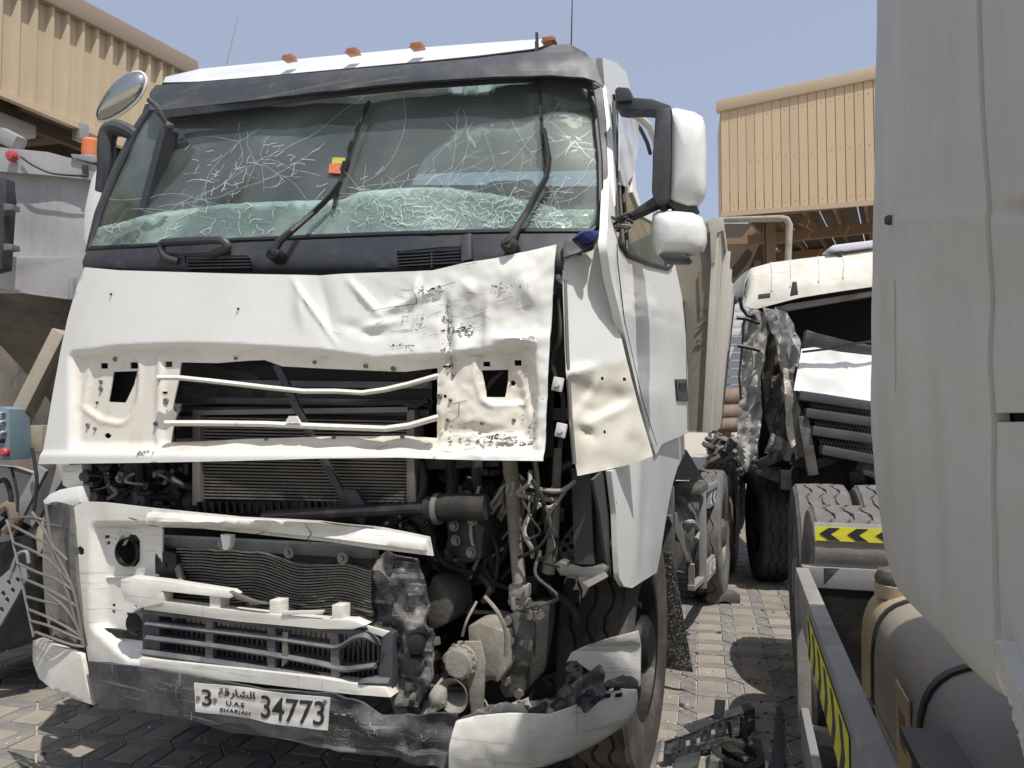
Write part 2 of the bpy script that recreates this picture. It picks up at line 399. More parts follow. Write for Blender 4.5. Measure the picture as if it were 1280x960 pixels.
class MB:
    def __init__(s):
        s.bm = bmesh.new()
    def poly(s, pts):
        return s.bm.faces.new([s.bm.verts.new(p) for p in pts])
    def hexa(s, a, b, bev=0):
        """a, b: two matching quads (lists of 4)."""
        n = len(a)
        va = [s.bm.verts.new(p) for p in a]
        vb = [s.bm.verts.new(p) for p in b]
        fs = [s.bm.faces.new(va), s.bm.faces.new(vb[::-1])]
        for i in range(n):
            fs.append(s.bm.faces.new([va[i], vb[i], vb[(i + 1) % n], va[(i + 1) % n]]))
        if bev:
            es = {e for f in fs for e in f.edges}
            bmesh.ops.bevel(s.bm, geom=list(es), offset=bev, segments=2, affect='EDGES', profile=0.6, clamp_overlap=True)
        return s
    def prism(s, pts, vec, bev=0):
        v = Vector(vec)
        return s.hexa([Vector(p) for p in pts], [Vector(p) + v for p in pts], bev)
    def box(s, c, size, rot=None, bev=0):
        m = Matrix.Identity(3)
        if rot is not None:
            from mathutils import Euler
            m = Euler(rot).to_matrix()
        c = Vector(c); x, y, z = (q / 2 for q in size)
        q = lambda a, b, d: c + m @ Vector((a, b, d))
        return s.hexa([q(-x, -y, -z), q(x, -y, -z), q(x, -y, z), q(-x, -y, z)],
                      [q(-x, y, -z), q(x, y, -z), q(x, y, z), q(-x, y, z)], bev)
    def bar(s, p0, p1, w, h, up=(0, 0, 1), bev=0):
        p0, p1 = Vector(p0), Vector(p1)
        d = (p1 - p0).normalized()
        u = Vector(up)
        if abs(d.dot(u)) > 0.98: u = Vector((0, 1, 0))
        sd = d.cross(u).normalized(); u = sd.cross(d)
        q = lambda p: [p - sd * w / 2 - u * h / 2, p + sd * w / 2 - u * h / 2, p + sd * w / 2 + u * h / 2, p - sd * w / 2 + u * h / 2]
        return s.hexa(q(p0), q(p1), bev)
    def tube(s, pts, r, seg=8):
        P = [Vector(p) for p in pts]
        n = len(P)
        rs = r if isinstance(r, (list, tuple)) else [r] * n
        rings = []
        ref = None
        for i in range(n):
            d = (P[min(i + 1, n - 1)] - P[max(i - 1, 0)]).normalized()
            if ref is None:
                ref = Vector((0, 0, 1)) if abs(d.z) < 0.9 else Vector((1, 0, 0))
            a = d.cross(ref).normalized(); b = a.cross(d).normalized()
            ref = b
            rings.append([s.bm.verts.new(P[i] + (a * math.cos(2 * math.pi * k / seg) + b * math.sin(2 * math.pi * k / seg)) * rs[i]) for k in range(seg)])
        for i in range(n - 1):
            for k in range(seg):
                s.bm.faces.new([rings[i][k], rings[i][(k + 1) % seg], rings[i + 1][(k + 1) % seg], rings[i + 1][k]])
        s.bm.faces.new(rings[0][::-1]); s.bm.faces.new(rings[-1])
        return s
    def lathe(s, prof, c, axis, seg=32, cap=True, fn=None):
        """prof: (radius, along axis)."""
        c = Vector(c); ax = Vector(axis).normalized()
        a = ax.orthogonal().normalized(); b = ax.cross(a)
        rings = []
        for j, (r, t) in enumerate(prof):
            ring = []
            for k in range(seg):
                an = 2 * math.pi * k / seg
                rr, tt = (r, t) if fn is None else fn(j, k, r, t)
                ring.append(s.bm.verts.new(c + ax * tt + (a * math.cos(an) + b * math.sin(an)) * rr))
            rings.append(ring)
        for i in range(len(prof) - 1):
            for k in range(seg):
                s.bm.faces.new([rings[i][k], rings[i][(k + 1) % seg], rings[i + 1][(k + 1) % seg], rings[i + 1][k]])
        if cap:
            if prof[0][0] > 1e-5: s.bm.faces.new(rings[0][::-1])
            if prof[-1][0] > 1e-5: s.bm.faces.new(rings[-1])
        return s
    def grid(s, fn, nu, nv, thick=None):
        """fn(u, v) -> point; optional thickness vector closes it into a slab."""
        f = [[s.bm.verts.new(fn(i / nu, j / nv)) for j in range(nv + 1)] for i in range(nu + 1)]
        for i in range(nu):
            for j in range(nv):
                s.bm.faces.new([f[i][j], f[i + 1][j], f[i + 1][j + 1], f[i][j + 1]])
        if thick is not None:
            t = Vector(thick)
            g = [[s.bm.verts.new(f[i][j].co + t) for j in range(nv + 1)] for i in range(nu + 1)]
            for i in range(nu):
                for j in range(nv):
                    s.bm.faces.new([g[i][j], g[i][j + 1], g[i + 1][j + 1], g[i + 1][j]])
            for i in range(nu):
                s.bm.faces.new([f[i][0], g[i][0], g[i + 1][0], f[i + 1][0]])
                s.bm.faces.new([f[i][nv], f[i + 1][nv], g[i + 1][nv], g[i][nv]])
            for j in range(nv):
                s.bm.faces.new([f[0][j], f[0][j + 1], g[0][j + 1], g[0][j]])
                s.bm.faces.new([f[nu][j], g[nu][j], g[nu][j + 1], f[nu][j + 1]])
        return s
    def sheet(s, outline, surf, step=8, holes=(), dent=None, thick=0.006, tv=(0, 1, 0), matfn=None, blend=None):
        """Pressed sheet: an outline with holes, dented, given real thickness."""
        tv = Vector(tv)
        ol = densify(outline, step)
        hs = [densify(h, step) for h in holes]
        V, E = [], []
        def add(loop):
            b = len(V)
            V.extend(loop)
            E.extend((b + i, b + (i + 1) % len(loop)) for i in range(len(loop)))
        add(ol)
        for h in hs: add(h)
        nb = len(V)
        x0 = min(p[0] for p in ol); x1 = max(p[0] for p in ol)
        y0 = min(p[1] for p in ol); y1 = max(p[1] for p in ol)
        bpts = list(V)
        rnd = random.Random(int(x0 * 7 + y0))
        yy = y0 + step / 2; row = 0
        m2 = (step * 0.5) ** 2
        hsh = {}
        for q in bpts: hsh.setdefault((int(q[0] // step), int(q[1] // step)), []).append(q)
        def clear(p):
            i, j = int(p[0] // step), int(p[1] // step)
            for a in (i - 1, i, i + 1):
                for b in (j - 1, j, j + 1):
                    for q in hsh.get((a, b), ()):
                        if (p[0] - q[0]) ** 2 + (p[1] - q[1]) ** 2 <= m2: return False
            return True
        while yy < y1:
            xx = x0 + step / 2 + (row % 2) * step / 2
            while xx < x1:
                p = (xx + rnd.uniform(-.12, .12) * step, yy + rnd.uniform(-.12, .12) * step)
                if inpoly(p, ol) and not any(inpoly(p, h) for h in hs) and clear(p):
                    V.append(p)
                xx += step
            yy += step * 0.9; row += 1
        vs, es, fs, *_ = geometry.delaunay_2d_cdt([Vector(v) for v in V], E, [], 0, 1e-4)
        fr, bk = [], []
        lay = None
        if blend:
            lay = s.bm.verts.layers.float.get('blend') or s.bm.verts.layers.float.new('blend')
        for v in vs:
            P = surf(v[0], v[1])
            if dent: P = P - tv * dent(v[0], v[1])
            fr.append(s.bm.verts.new(P))
            if blend: fr[-1][lay] = blend(v[0], v[1])
            bk.append(s.bm.verts.new(P + tv * thick))
        cnt = {}
        for f in fs:
            cx = sum(vs[i][0] for i in f) / 3; cy = sum(vs[i][1] for i in f) / 3
            if not inpoly((cx, cy), ol) or any(inpoly((cx, cy), h) for h in hs): continue
            nf = s.bm.faces.new([fr[i] for i in f])
            if matfn: nf.material_index = matfn(cx, cy)
            s.bm.faces.new([bk[i] for i in f][::-1])
            for a, b in ((f[0], f[1]), (f[1], f[2]), (f[2], f[0])):
                if (b, a) in cnt: del cnt[(b, a)]
                else: cnt[(a, b)] = 1
        for a, b in cnt:
            s.bm.faces.new([fr[b], fr[a], bk[a], bk[b]])
        for v in [v for v in s.bm.verts if not v.link_faces]:
            s.bm.verts.remove(v)
        return s
    def build(s, name, m, parent=None, smooth=True, ang=35, loc=None, label=None, kind=None):
        bm = s.bm
        bmesh.ops.recalc_face_normals(bm, faces=bm.faces)
        if smooth:
            for f in bm.faces: f.smooth = True
            la = R(ang)
            for e in bm.edges:
                if len(e.link_faces) == 2:
                    if e.calc_face_angle(0) > la: e.smooth = False
        me = bpy.data.meshes.new(name)
        bm.to_mesh(me); bm.free()
        if isinstance(m, (list, tuple)):
            for q in m: me.materials.append(q)
        else:
            me.materials.append(m)
        o = bpy.data.objects.new(name, me)
        put(o, parent)
        if loc is not None: o.location = loc
        if label: o["label"] = label
        if kind: o["kind"] = kind
        return o
def nz(x, y, z=0.0, s=1.0):
    return noise.noise(Vector((x * s, y * s, z)))
def gauss(px, py, cx, cy, rx, ry, a):
    return a * math.exp(-((px - cx) / rx) ** 2 - ((py - cy) / ry) ** 2)
def ridge(px, py, x0, y0, x1, y1, w, a):
    dx, dy = x1 - x0, y1 - y0
    t = max(0, min(1, ((px - x0) * dx + (py - y0) * dy) / (dx * dx + dy * dy)))
    d = math.hypot(px - x0 - t * dx, py - y0 - t * dy)
    return a * max(0.0, 1 - d / w) ** 1.5 * (0.3 + 0.7 * math.sin(math.pi * min(1, max(0, t))))
def text_mesh(body, size, name='lettering', extrude=0.0015, bold=0.0):
    cu = bpy.data.curves.new(name, 'FONT')
    cu.body = body; cu.size = size; cu.extrude = extrude; cu.offset = bold; cu.align_x = 'CENTER'; cu.align_y = 'CENTER'
    ob = bpy.data.objects.new(name, cu)
    COL.objects.link(ob)
    dg = bpy.context.evaluated_depsgraph_get()
    me = bpy.data.meshes.new_from_object(ob.evaluated_get(dg))
    bpy.data.objects.remove(ob)
    bpy.data.curves.remove(cu)
    me.name = name
    return me
def tree_copy(o, loc, rotz=None, parent=None):
    c = o.copy(); COL.objects.link(c)
    c.location = loc
    if parent is not None: c.parent = parent
    if rotz is not None: c.rotation_euler = (0, 0, rotz)
    for ch in list(o.children):
        d = ch.copy(); COL.objects.link(d); d.parent = c
        for g in list(ch.children):
            h = g.copy(); COL.objects.link(h); h.parent = d
    return c

# ================================================================== SETTING
# ---- ground sheet and block paving
G = Frame(0, 0, 13.8)
ground = MB()
ground.grid(lambda u, v: Vector((-400 + 800 * u, -60 + 1260 * v, -0.012)), 40, 60)
ground = ground.build('ground', mt['sand'], smooth=False, kind='structure')

PITCHL = 0.272; T = 0.096
def cell_mesh(name, poly, m):
    c = Vector((sum(p[0] for p in poly) / len(poly), sum(p[1] for p in poly) / len(poly)))
    mb = MB()
    def ring(k, z): return [Vector((c.x + (p[0] - c.x) * k, c.y + (p[1] - c.y) * k, z)) for p in poly]
    inset = 0.0045
    def ring_in(d, z):
        out = []
        for p in poly:
            v = Vector((p[0] - c.x, p[1] - c.y)); L = v.length
            q = c + v * ((L - d * 1.5) / L)
            out.append(Vector((q.x - c.x, q.y - c.y, z)))
        return out
    a = [mb.bm.verts.new(p) for p in ring_in(inset, -0.03)]
    b = [mb.bm.verts.new(p) for p in ring_in(inset, -0.003)]
    d = [mb.bm.verts.new(p) for p in ring_in(inset + 0.003, 0)]
    n = len(poly)
    for lo, hi in ((a, b), (b, d)):
        for i in range(n):
            mb.bm.faces.new([lo[i], lo[(i + 1) % n], hi[(i + 1) % n], hi[i]])
    mb.bm.faces.new(d)
    o = mb.build(name, m, smooth=False)
    me = o.data
    bpy.data.objects.remove(o)
    return me, c
t2 = T / 2; pp = PITCHL
hexv = [(0, 0), (t2, t2), (t2, pp - t2), (0, pp), (-t2, pp - t2), (-t2, t2)]
hexh = [(0, 0), (t2, t2), (pp - t2, t2), (pp, 0), (pp - t2, -t2), (t2, -t2)]
squ = [(t2, t2), (pp - t2, t2), (pp - t2, pp - t2), (t2, pp - t2)]
cells = [cell_mesh('paver', hexv, mt['paver_g']), cell_mesh('paver', hexh, mt['paver_g']), cell_mesh('paver', squ, mt['paver_t'])]
L0 = G.z(920, 869.4, 0)
zones = [((800, 690), (1000, 960)), ((0, 790), (190, 960)), ((190, 880), (500, 960))]
def g2w(x, y):
    return Vector((x * G.c + y * G.s, -x * G.s + y * G.c, 0))
def project(P):
    d = Vector((P.x, P.y, P.z - CAMH))
    yc = d.y * CP + d.z * SP
    zc = -d.y * SP + d.z * CP
    if yc < 0.2: return None
    return (640 + F * d.x / yc, 480 - F * zc / yc, yc)
cand = []
for i in range(-48, 40):
    for j in range(-30, 40):
        for k, (me, c) in enumerate(cells):
            x = L0.x + i * pp + c.x; y = L0.y + j * pp + c.y
            W = g2w(x, y)
            q = project(W)
            if q is None or q[2] > 13: continue
            vis = any(a[0] - 15 < q[0] < b[0] + 15 and a[1] - 8 < q[1] < b[1] + 15 for a, b in zones)
            cand.append((0 if vis else 1, q[2], k, W))
cand.sort(key=lambda t: (t[0], t[1]))
rp = random.Random(3)
rest = MB()
rest2 = MB()
for n_, (nv, dist, k, W) in enumerate(cand):
    me, c = cells[k]
    dz = rp.uniform(-0.0025, 0.002)
    if n_ < 300 and nv == 0:
        o = bpy.data.objects.new('paver', me)
        put(o, ground)
        o.location = (W.x, W.y, dz)
        o.rotation_euler = (rp.uniform(-.006, .006), rp.uniform(-.006, .006), -G.yaw)
    else:
        tgt = rest2 if k == 2 else rest
        mat = Matrix.Translation((W.x, W.y, dz)) @ Matrix.Rotation(-G.yaw, 4, 'Z')
        b0 = len(tgt.bm.verts)
        vs = [tgt.bm.verts.new(mat @ v.co) for v in me.vertices]
        for p in me.polygons:
            tgt.bm.faces.new([vs[i] for i in p.vertices])
rest.build('paver_field', mt['paver_g'], ground, smooth=False, kind='stuff')
rest2.build('paver_field', mt['paver_t'], ground, smooth=False, kind='stuff')

# ---- sheds
def clad_wall(root, A, B, z0, z1, n, name, m, depth=0.06, out=Vector((0, -1, 0)), shape=None, trough=0.62):
    """Vertical profiled sheets between A and B, each sheet its own part."""
    for i in range(n):
        a = A.lerp(B, i / n); b = A.lerp(B, (i + 1) / n)
        za0 = z0(i / n); zb0 = z0((i + 1) / n); za1 = z1(i / n); zb1 = z1((i + 1) / n)
        prof = [(0, 0), (0.03, 1), (1 - trough, 1), (1 - trough + .04, 0), (1, 0)] if shape is None else shape
        mb = MB()
        def fn(u, v):
            k = u * (len(prof) - 1); q = min(int(k + 1e-6), len(prof) - 1)
            t, o_ = prof[q]
            P = a.lerp(b, t) + out * (depth * o_)
            P.z = (za0 + (zb0 - za0) * t) * (1 - v) + (za1 + (zb1 - za1) * t) * v
            return P
        mb.grid(fn, len(prof) - 1, 1, -out * 0.02)
        mb.build(name, m, root, smooth=False)

# right shed: facade faces the yard
SR = Frame(0, 0, 0)
def rs(px, py, d): return SR.y(px, py, d)
shed = thing('shed', 'tan corrugated open shed on brown columns right of the white truck', 'shed', loc=(6.5, 20, 0))
off = Vector((-6.5, -20, 0))
DL, DR = 20.0, 18.4
A = rs(902, 268, DL); B = rs(1093, 253, DR)
At = rs(902, 138, DL); Bt = rs(1093, 98, DR)
dv = (B - A); dv.z = 0
outv = Vector((dv.y, -dv.x, 0)).normalized()
Bx = A + dv * 2.6
nsh = 44
def zlo(t): return A.z + (B.z - A.z) * 2.6 * t
def zhi(t): return At.z + (Bt.z - At.z) * 2.6 * t
A0 = Vector((A.x, A.y, 0)) + off; B0 = Vector((Bx.x, Bx.y, 0)) + off
clad_wall(shed, A0, B0, zlo, zhi, nsh, 'cladding_sheet', mt['clad'], 0.05, outv, [(0, 0), (.08, 0), (.1, 1), (.13, 1), (1, 1)])
mb = MB()
P0 = A0.copy(); P0.z = At.z; P1 = B0.copy(); P1.z = zhi(1)
mb.bar(P0 + Vector((-.1, 0, .08)), P1 + Vector((0, 0, .08)), .16, .30, bev=.012)
mb.build('ridge_trim', mt['cladtrim'], shed)
mb = MB()
P0 = A0.copy(); P0.z = A.z; P1 = B0.copy(); P1.z = zlo(1)
mb.bar(P0 + outv * .1 + Vector((0, 0, -.03)), P1 + outv * .1 + Vector((0, 0, -.03)), .05, .12)
mb.build('bottom_trim', mt['cladtrim'], shed)
# return side wall (far, seen as a sliver) and roof
inv = -outv
for k in range(3):      # screw rows
    for i in range(nsh):
        t = (i + .55) / nsh
        P_ = A0.lerp(B0, t); P_.z = zlo(t) + (.18, 1.35, 2.55)[k] * (zhi(t) - zlo(t)) / 2.9
        sc = MB(); sc.lathe([(.011, -.052), (.011, -.060), (.0001, -.061)], P_, inv, 6, cap=False)
        sc.build('screw', mt['cladtrim_l'], shed, smooth=False) if i < 22 else sc.bm.free()
mb = MB()
Q = A0.copy()
Q1 = Q + inv * 0.9 + (-dv.normalized()) * 0.25
mb.prism([Vector((Q.x, Q.y, A.z - .05)), Vector((Q1.x, Q1.y, A.z + .1)), Vector((Q1.x, Q1.y, At.z - .35)), Vector((Q.x, Q.y, At.z))], dv.normalized() * .06)
mb.build('side_sheet', mt['cladtrim'], shed)
for i in range(9):      # roof sheets seen from underneath
    a = A0.lerp(B0, i / 9); b = A0.lerp(B0, (i + 1) / 9 - .004)
    mb = MB()
    zt0, zt1 = A.z + .55, A.z + 1.6
    pts = [Vector((a.x, a.y, zt0)) + inv * .15, Vector((b.x, b.y, zt0)) + inv * .15, Vector((b.x, b.y, zt1)) + inv * 13, Vector((a.x, a.y, zt1)) + inv * 13]
    mb.prism(pts, (0, 0, .04))
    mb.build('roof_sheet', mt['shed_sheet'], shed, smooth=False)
for i in range(12):     # rafters
    a = A0.lerp(B0, (i + .3) / 12)
    mb = MB()
    p = Vector((a.x, a.y, A.z + .36)) + inv * .2; q = Vector((a.x, a.y, A.z + 1.38)) + inv * 12.5
    mb.bar(p, q, .09, .26)
    mb.build('rafter', mt['shed_steel'], shed, smooth=False)
for (k, z) in ((0.3, .30), (4.2, .45), (8.5, .7), (12.6, 1.0)):
    mb = MB()
    a = A0 + inv * k; b = B0 + inv * k
    mb.bar(Vector((a.x, a.y, A.z + z - .25)), Vector((b.x, b.y, A.z + z - .25)), .12, .3)
    mb.build('purlin', mt['shed_steel'], shed, smooth=False)
for px, d, w in ((962, 20.6, .24), (945, 27, .26), (1030, 30, .3), (1085, 27, .3), (905, 31, .3)):
    P = rs(px, 300, d) + off
    mb = MB()
    top = A.z + .2
    mb.box((P.x, P.y, top / 2), (w * .25, w, top)); mb.box((P.x, P.y - w / 2, top / 2), (w, .03, top)); mb.box((P.x, P.y + w / 2, top / 2), (w, .03, top))
    mb.build('column', mt['shed_steel'], shed, smooth=False)
for px0, py0, px1, py1, d in ((902, 302, 1000, 300, 26), (930, 300, 950, 275, 26.5), (900, 348, 1000, 344, 29), (1000, 275, 1020, 285, 22), (968, 300, 1090, 287, 24)):
    mb = MB()
    mb.bar(rs(px0, py0, d) + off, rs(px1, py1, d) + off, .1, .22)
    mb.build('brace', mt['shed_steel'], shed, smooth=False)
# back wall of the shed, dark and far
mb = MB()
a = A0 + inv * 13; b = B0 + inv * 13
mb.prism([Vector((a.x - 1, a.y, 4.8)), Vector((b.x, b.y, 4.8)), Vector((b.x, b.y, A.z + 1.6)), Vector((a.x - 1, a.y, A.z + 1.6))], inv * .1)
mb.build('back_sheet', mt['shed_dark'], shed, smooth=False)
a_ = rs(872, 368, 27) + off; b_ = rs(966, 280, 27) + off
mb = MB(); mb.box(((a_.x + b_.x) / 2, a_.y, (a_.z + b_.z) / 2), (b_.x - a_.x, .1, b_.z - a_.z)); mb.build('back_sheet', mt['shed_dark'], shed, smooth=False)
# rain pipe with elbow
mb = MB()
d = 17.5
pts = [rs(903, 275, d + 1.5) + off, rs(978, 273, d) + off]
e = rs(985, 274, d) + off
pts += [e + Vector((-.03, 0, 0)), rs(987, 281, d) + off, rs(986, 300, d) + off]
last = rs(985, 328, d) + off
pts += [last, Vector((last.x, last.y, .1))]
mb.tube(pts, .075, 12)
mb.build('downpipe', mt['beam'], shed)

# left shed: facade running away to the right
dirv = Vector((math.sin(R(19)), math.cos(R(19)), 0))
E = ray(130, 172); tE = 14.0
EP = Vector((E.x * tE, E.y * tE, 0))
SL = Frame(EP.x, EP.y, 19 - 90)     # its own +X runs along the facade
lsh = thing('shed', 'weathered tan corrugated open shed above the grey tipper at left', 'shed', fr=SL)
def ls(px, py): return SL.y(px, py, 0)
# facade x range: px 0 .. 232 and beyond the frame
xa = ls(-60, 60).x; xb = ls(236, 90).x
pa = ls(60, 0); pb = ls(225, 84); qa = ls(0, 115); qb = ls(125, 168)
def zt(x): return pa.z + (pb.z - pa.z) * (x - pa.x) / (pb.x - pa.x)
def zb(x): return qa.z + (qb.z - qa.z) * (x - qa.x) / (qb.x - qa.x)
xa = min(xa, xb - 16)
nL = int((xb - xa) / 0.30)
A0 = Vector((xa, 0, 0)); B0 = Vector((xb, 0, 0))
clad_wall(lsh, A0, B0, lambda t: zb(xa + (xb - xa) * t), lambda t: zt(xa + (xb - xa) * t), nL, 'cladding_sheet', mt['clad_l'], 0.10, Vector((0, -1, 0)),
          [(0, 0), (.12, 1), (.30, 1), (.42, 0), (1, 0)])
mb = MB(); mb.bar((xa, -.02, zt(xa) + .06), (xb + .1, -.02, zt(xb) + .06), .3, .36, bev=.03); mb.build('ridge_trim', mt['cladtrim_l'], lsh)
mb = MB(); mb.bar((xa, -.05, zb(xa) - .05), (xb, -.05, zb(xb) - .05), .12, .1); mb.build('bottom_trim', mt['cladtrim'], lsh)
for i in range(8):
    x0 = xa + (xb - xa) * i / 8; x1 = xa + (xb - xa) * ((i + 1) / 8) - .02
    mb = MB()
    mb.prism([(x0, .1, zb(x0) + .5), (x1, .1, zb(x1) + .5), (x1, 14, zb(x1) + 1.0), (x0, 14, zb(x0) + 1.0)], (0, 0, .05))
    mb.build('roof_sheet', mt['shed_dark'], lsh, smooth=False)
for i in range(7):
    x0 = xa + (xb - xa) * (i + .5) / 7
    mb = MB(); mb.bar((x0, .3, zb(x0) + .2), (x0, 13.5, zb(x0) + .7), .1, .3); mb.build('rafter', mt['shed_dark'], lsh, smooth=False)
for yy in (.6, 4, 8, 13):
    mb = MB(); mb.bar((xa, yy, zb(xa) - .05), (xb, yy, zb(xb) - .05), .12, .25); mb.build('purlin', mt['shed_dark'], lsh, smooth=False)
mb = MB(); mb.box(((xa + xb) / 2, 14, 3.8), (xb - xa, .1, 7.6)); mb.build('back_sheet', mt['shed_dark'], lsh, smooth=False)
for x0 in (xa + 1, (xa + xb) / 2, xb - .4):
    mb = MB(); mb.box((x0, .4, zb(x0) / 2), (.25, .25, zb(x0))); mb.build('column', mt['shed_steel'], lsh, smooth=False)
mb = MB(); P = ls(33, 150) + Vector((0, .5, 0)); mb.box(P, (.9, .35, .22), bev=.03); mb.build('floodlight', mt['galv'], lsh)
mb = MB(); P = ls(98, 166) + Vector((0, -.05, 0)); mb.box(P, (.18, .2, .3), bev=.02); mb.build('sensor_box', mt['galv'], lsh)

# far white corrugated hoarding between the trucks, scrap pipes, blocks
FW = Frame(0, 0, 0)
hoard = thing('hoarding', 'far pale ribbed hoarding seen through the gap between the trucks', 'hoarding', loc=(9, 30, 0))
o_ = Vector((-9, -30, 0))
a = FW.y(880, 380, 30) + o_; b = FW.y(1000, 490, 30) + o_
nb = 11
for i in range(nb):
    z0 = b.z + (a.z - b.z) * i / nb; z1 = b.z + (a.z - b.z) * (i + 1) / nb - .03
    mb = MB(); mb.box(((a.x + b.x) / 2, 0, (z0 + z1) / 2), (b.x - a.x, .05, z1 - z0), bev=.01)
    mb.build('hoarding_sheet', mt['farwhite'], hoard)
for x in (a.x + .2, (a.x + b.x) / 2, b.x - .2):
    mb = MB(); mb.box((x, .12, a.z / 2), (.12, .12, a.z)); mb.build('post', mt['galv'], hoard)
def scrap_pipe(px0, py0, px1, py1, d, r, label):
    a = FW.y(px0, py0, d); b = FW.y(px1, py1, d + .4)
    mb = MB()
    n = (b - a).normalized()
    prof = [(r * .86, .02), (r * .86, 0), (r, 0), (r, (b - a).length * .5), (r * .98, (b - a).length), (r * .84, (b - a).length), (r * .84, (b - a).length - .05)]
    mb.lathe(prof, (0, 0, 0), n, 16, cap=True)
    o = mb.build('scrap_pipe', mt['rust'], loc=a)
    tag(o, label, 'pipe', 'scrap pipes stacked behind the trucks')
scrap_pipe(893, 497, 935, 497, 13, .17, 'topmost rusty scrap pipe with a dark hollow, behind the truck bed')
scrap_pipe(891, 517, 935, 515, 12.6, .14, 'second rusty scrap pipe, under the topmost one')
scrap_pipe(892, 533, 938, 530, 12.2, .12, 'lowest pale scrap pipe of the stacked pipes behind the trucks')
mb = MB(); P = FW.y(897, 522, 11.6); mb.box((0, 0, 0), (.1, .1, .3), bev=.015)
for q in (-.1, 0, .1): mb.box((0, -.055, q), (.05, .02, .05), bev=.005)
tag(mb.build('block_stack', M('yellowed_block', (.62, .53, .33), .8, 0, .3), loc=P), 'small yellowed block with round marks beside the scrap pipes', 'block')
# ground clutter below the scrap
mb = MB()
rr = random.Random(5)
for i in range(140):
    P = FW.y(rr.uniform(885, 945), rr.uniform(545, 600), rr.uniform(10.5, 12.5))
    mb.box(P, (rr.uniform(.03, .2), rr.uniform(.03, .2), rr.uniform(.03, .12)), (rr.uniform(0, 1), rr.uniform(0, 1), rr.uniform(0, 3)), bev=.01)
tag(mb.build('scrap_heap', mt['castdk']), 'heap of grey scrap pieces on the paving behind the white truck', 'scrap', kind='stuff')

# ================================================================== WHITE TRUCK (middle)
MT = Frame(-0.913, 2.83, 20)
truck = thing('truck', 'white truck with smashed front, dented hood and cracked windscreen', 'truck', fr=MT)
def cur(X, a, p, w=1.15, l=.42):  # plan curvature, gentler on the far side
    return a * (X / w) ** p if X > 0 else a * l * (abs(X) / w) ** 2
def fY(X, Z):                     # hood face
    return 0.05 + 0.05 * X * X + 0.10 * max(0, Z - 1.45) + cur(X, .10, 5, 1.2)
def wY(X, Z):                     # windscreen face
    return 0.30 + 0.36 * (Z - 2.32) + cur(X, .17, 3.2, 1.12)
def vY(X, Z):                     # visor face
    return 0.36 + 0.55 * min(.5, max(0, Z - 2.86)) + cur(X, .17, 3.2, 1.12)
def rY(X, Z):                     # roof front
    return 0.62 + cur(X, .13, 3, 1.12)
def sX(Y, Z):                     # cab flank
    return 1.235 - 0.20 * min(.85, max(0, Z - 2.2)) - 0.10 * max(0, .45 - Y)
def cY(X, Z):                     # cowl
    return 0.17 + 0.35 * (Z - 2.15) + cur(X, .10, 4, 1.12)
def bY(X, Z):                     # bumper
    return -0.02 + 0.03 * X * X + cur(X, .22, 6, 1.25, .3)
hood_s = lambda x, y: MT.sy(x, y, fY)
wind_s = lambda x, y: MT.sy(x, y, wY)
vis_s = lambda x, y: MT.sy(x, y, vY)
roof_s = lambda x, y: MT.sy(x, y, rY)
side_s = lambda x, y: MT.sx(x, y, sX)
cowl_s = lambda x, y: MT.sy(x, y, cY)
bump_s = lambda x, y: MT.sy(x, y, bY)
def Yp(Y): return lambda x, y: MT.y(x, y, Y)

# ---- hood panel
crease = [(40, 446), (95, 438), (150, 431), (230, 428), (300, 430), (400, 436), (470, 446), (545, 441), (600, 434), (650, 428), (700, 426)]
def pdist(x, y, poly):
    """signed distance to an outline, positive inside"""
    m = 1e9
    for i in range(len(poly)):
        ax, ay = poly[i]; bx, by = poly[(i + 1) % len(poly)]
        dx, dy = bx - ax, by - ay
        t = max(0, min(1, ((x - ax) * dx + (y - ay) * dy) / (dx * dx + dy * dy)))
        m = min(m, math.hypot(x - ax - t * dx, y - ay - t * dy))
    return m if inpoly((x, y), poly) else -m
trays = [[(106, 443), (114, 440), (155, 440), (165, 446), (168, 456), (165, 500), (157, 520), (148, 529), (140, 531), (118, 527), (100, 515), (93, 508)],
         [(596, 438), (648, 436), (658, 442), (662, 452), (660, 490), (650, 506), (610, 508), (596, 500), (588, 470), (588, 446)]]
gr_rim = [(192, 446), (202, 440), (300, 440), (400, 447), (470, 455), (540, 453), (546, 552), (400, 552), (300, 556), (198, 560), (190, 550)]
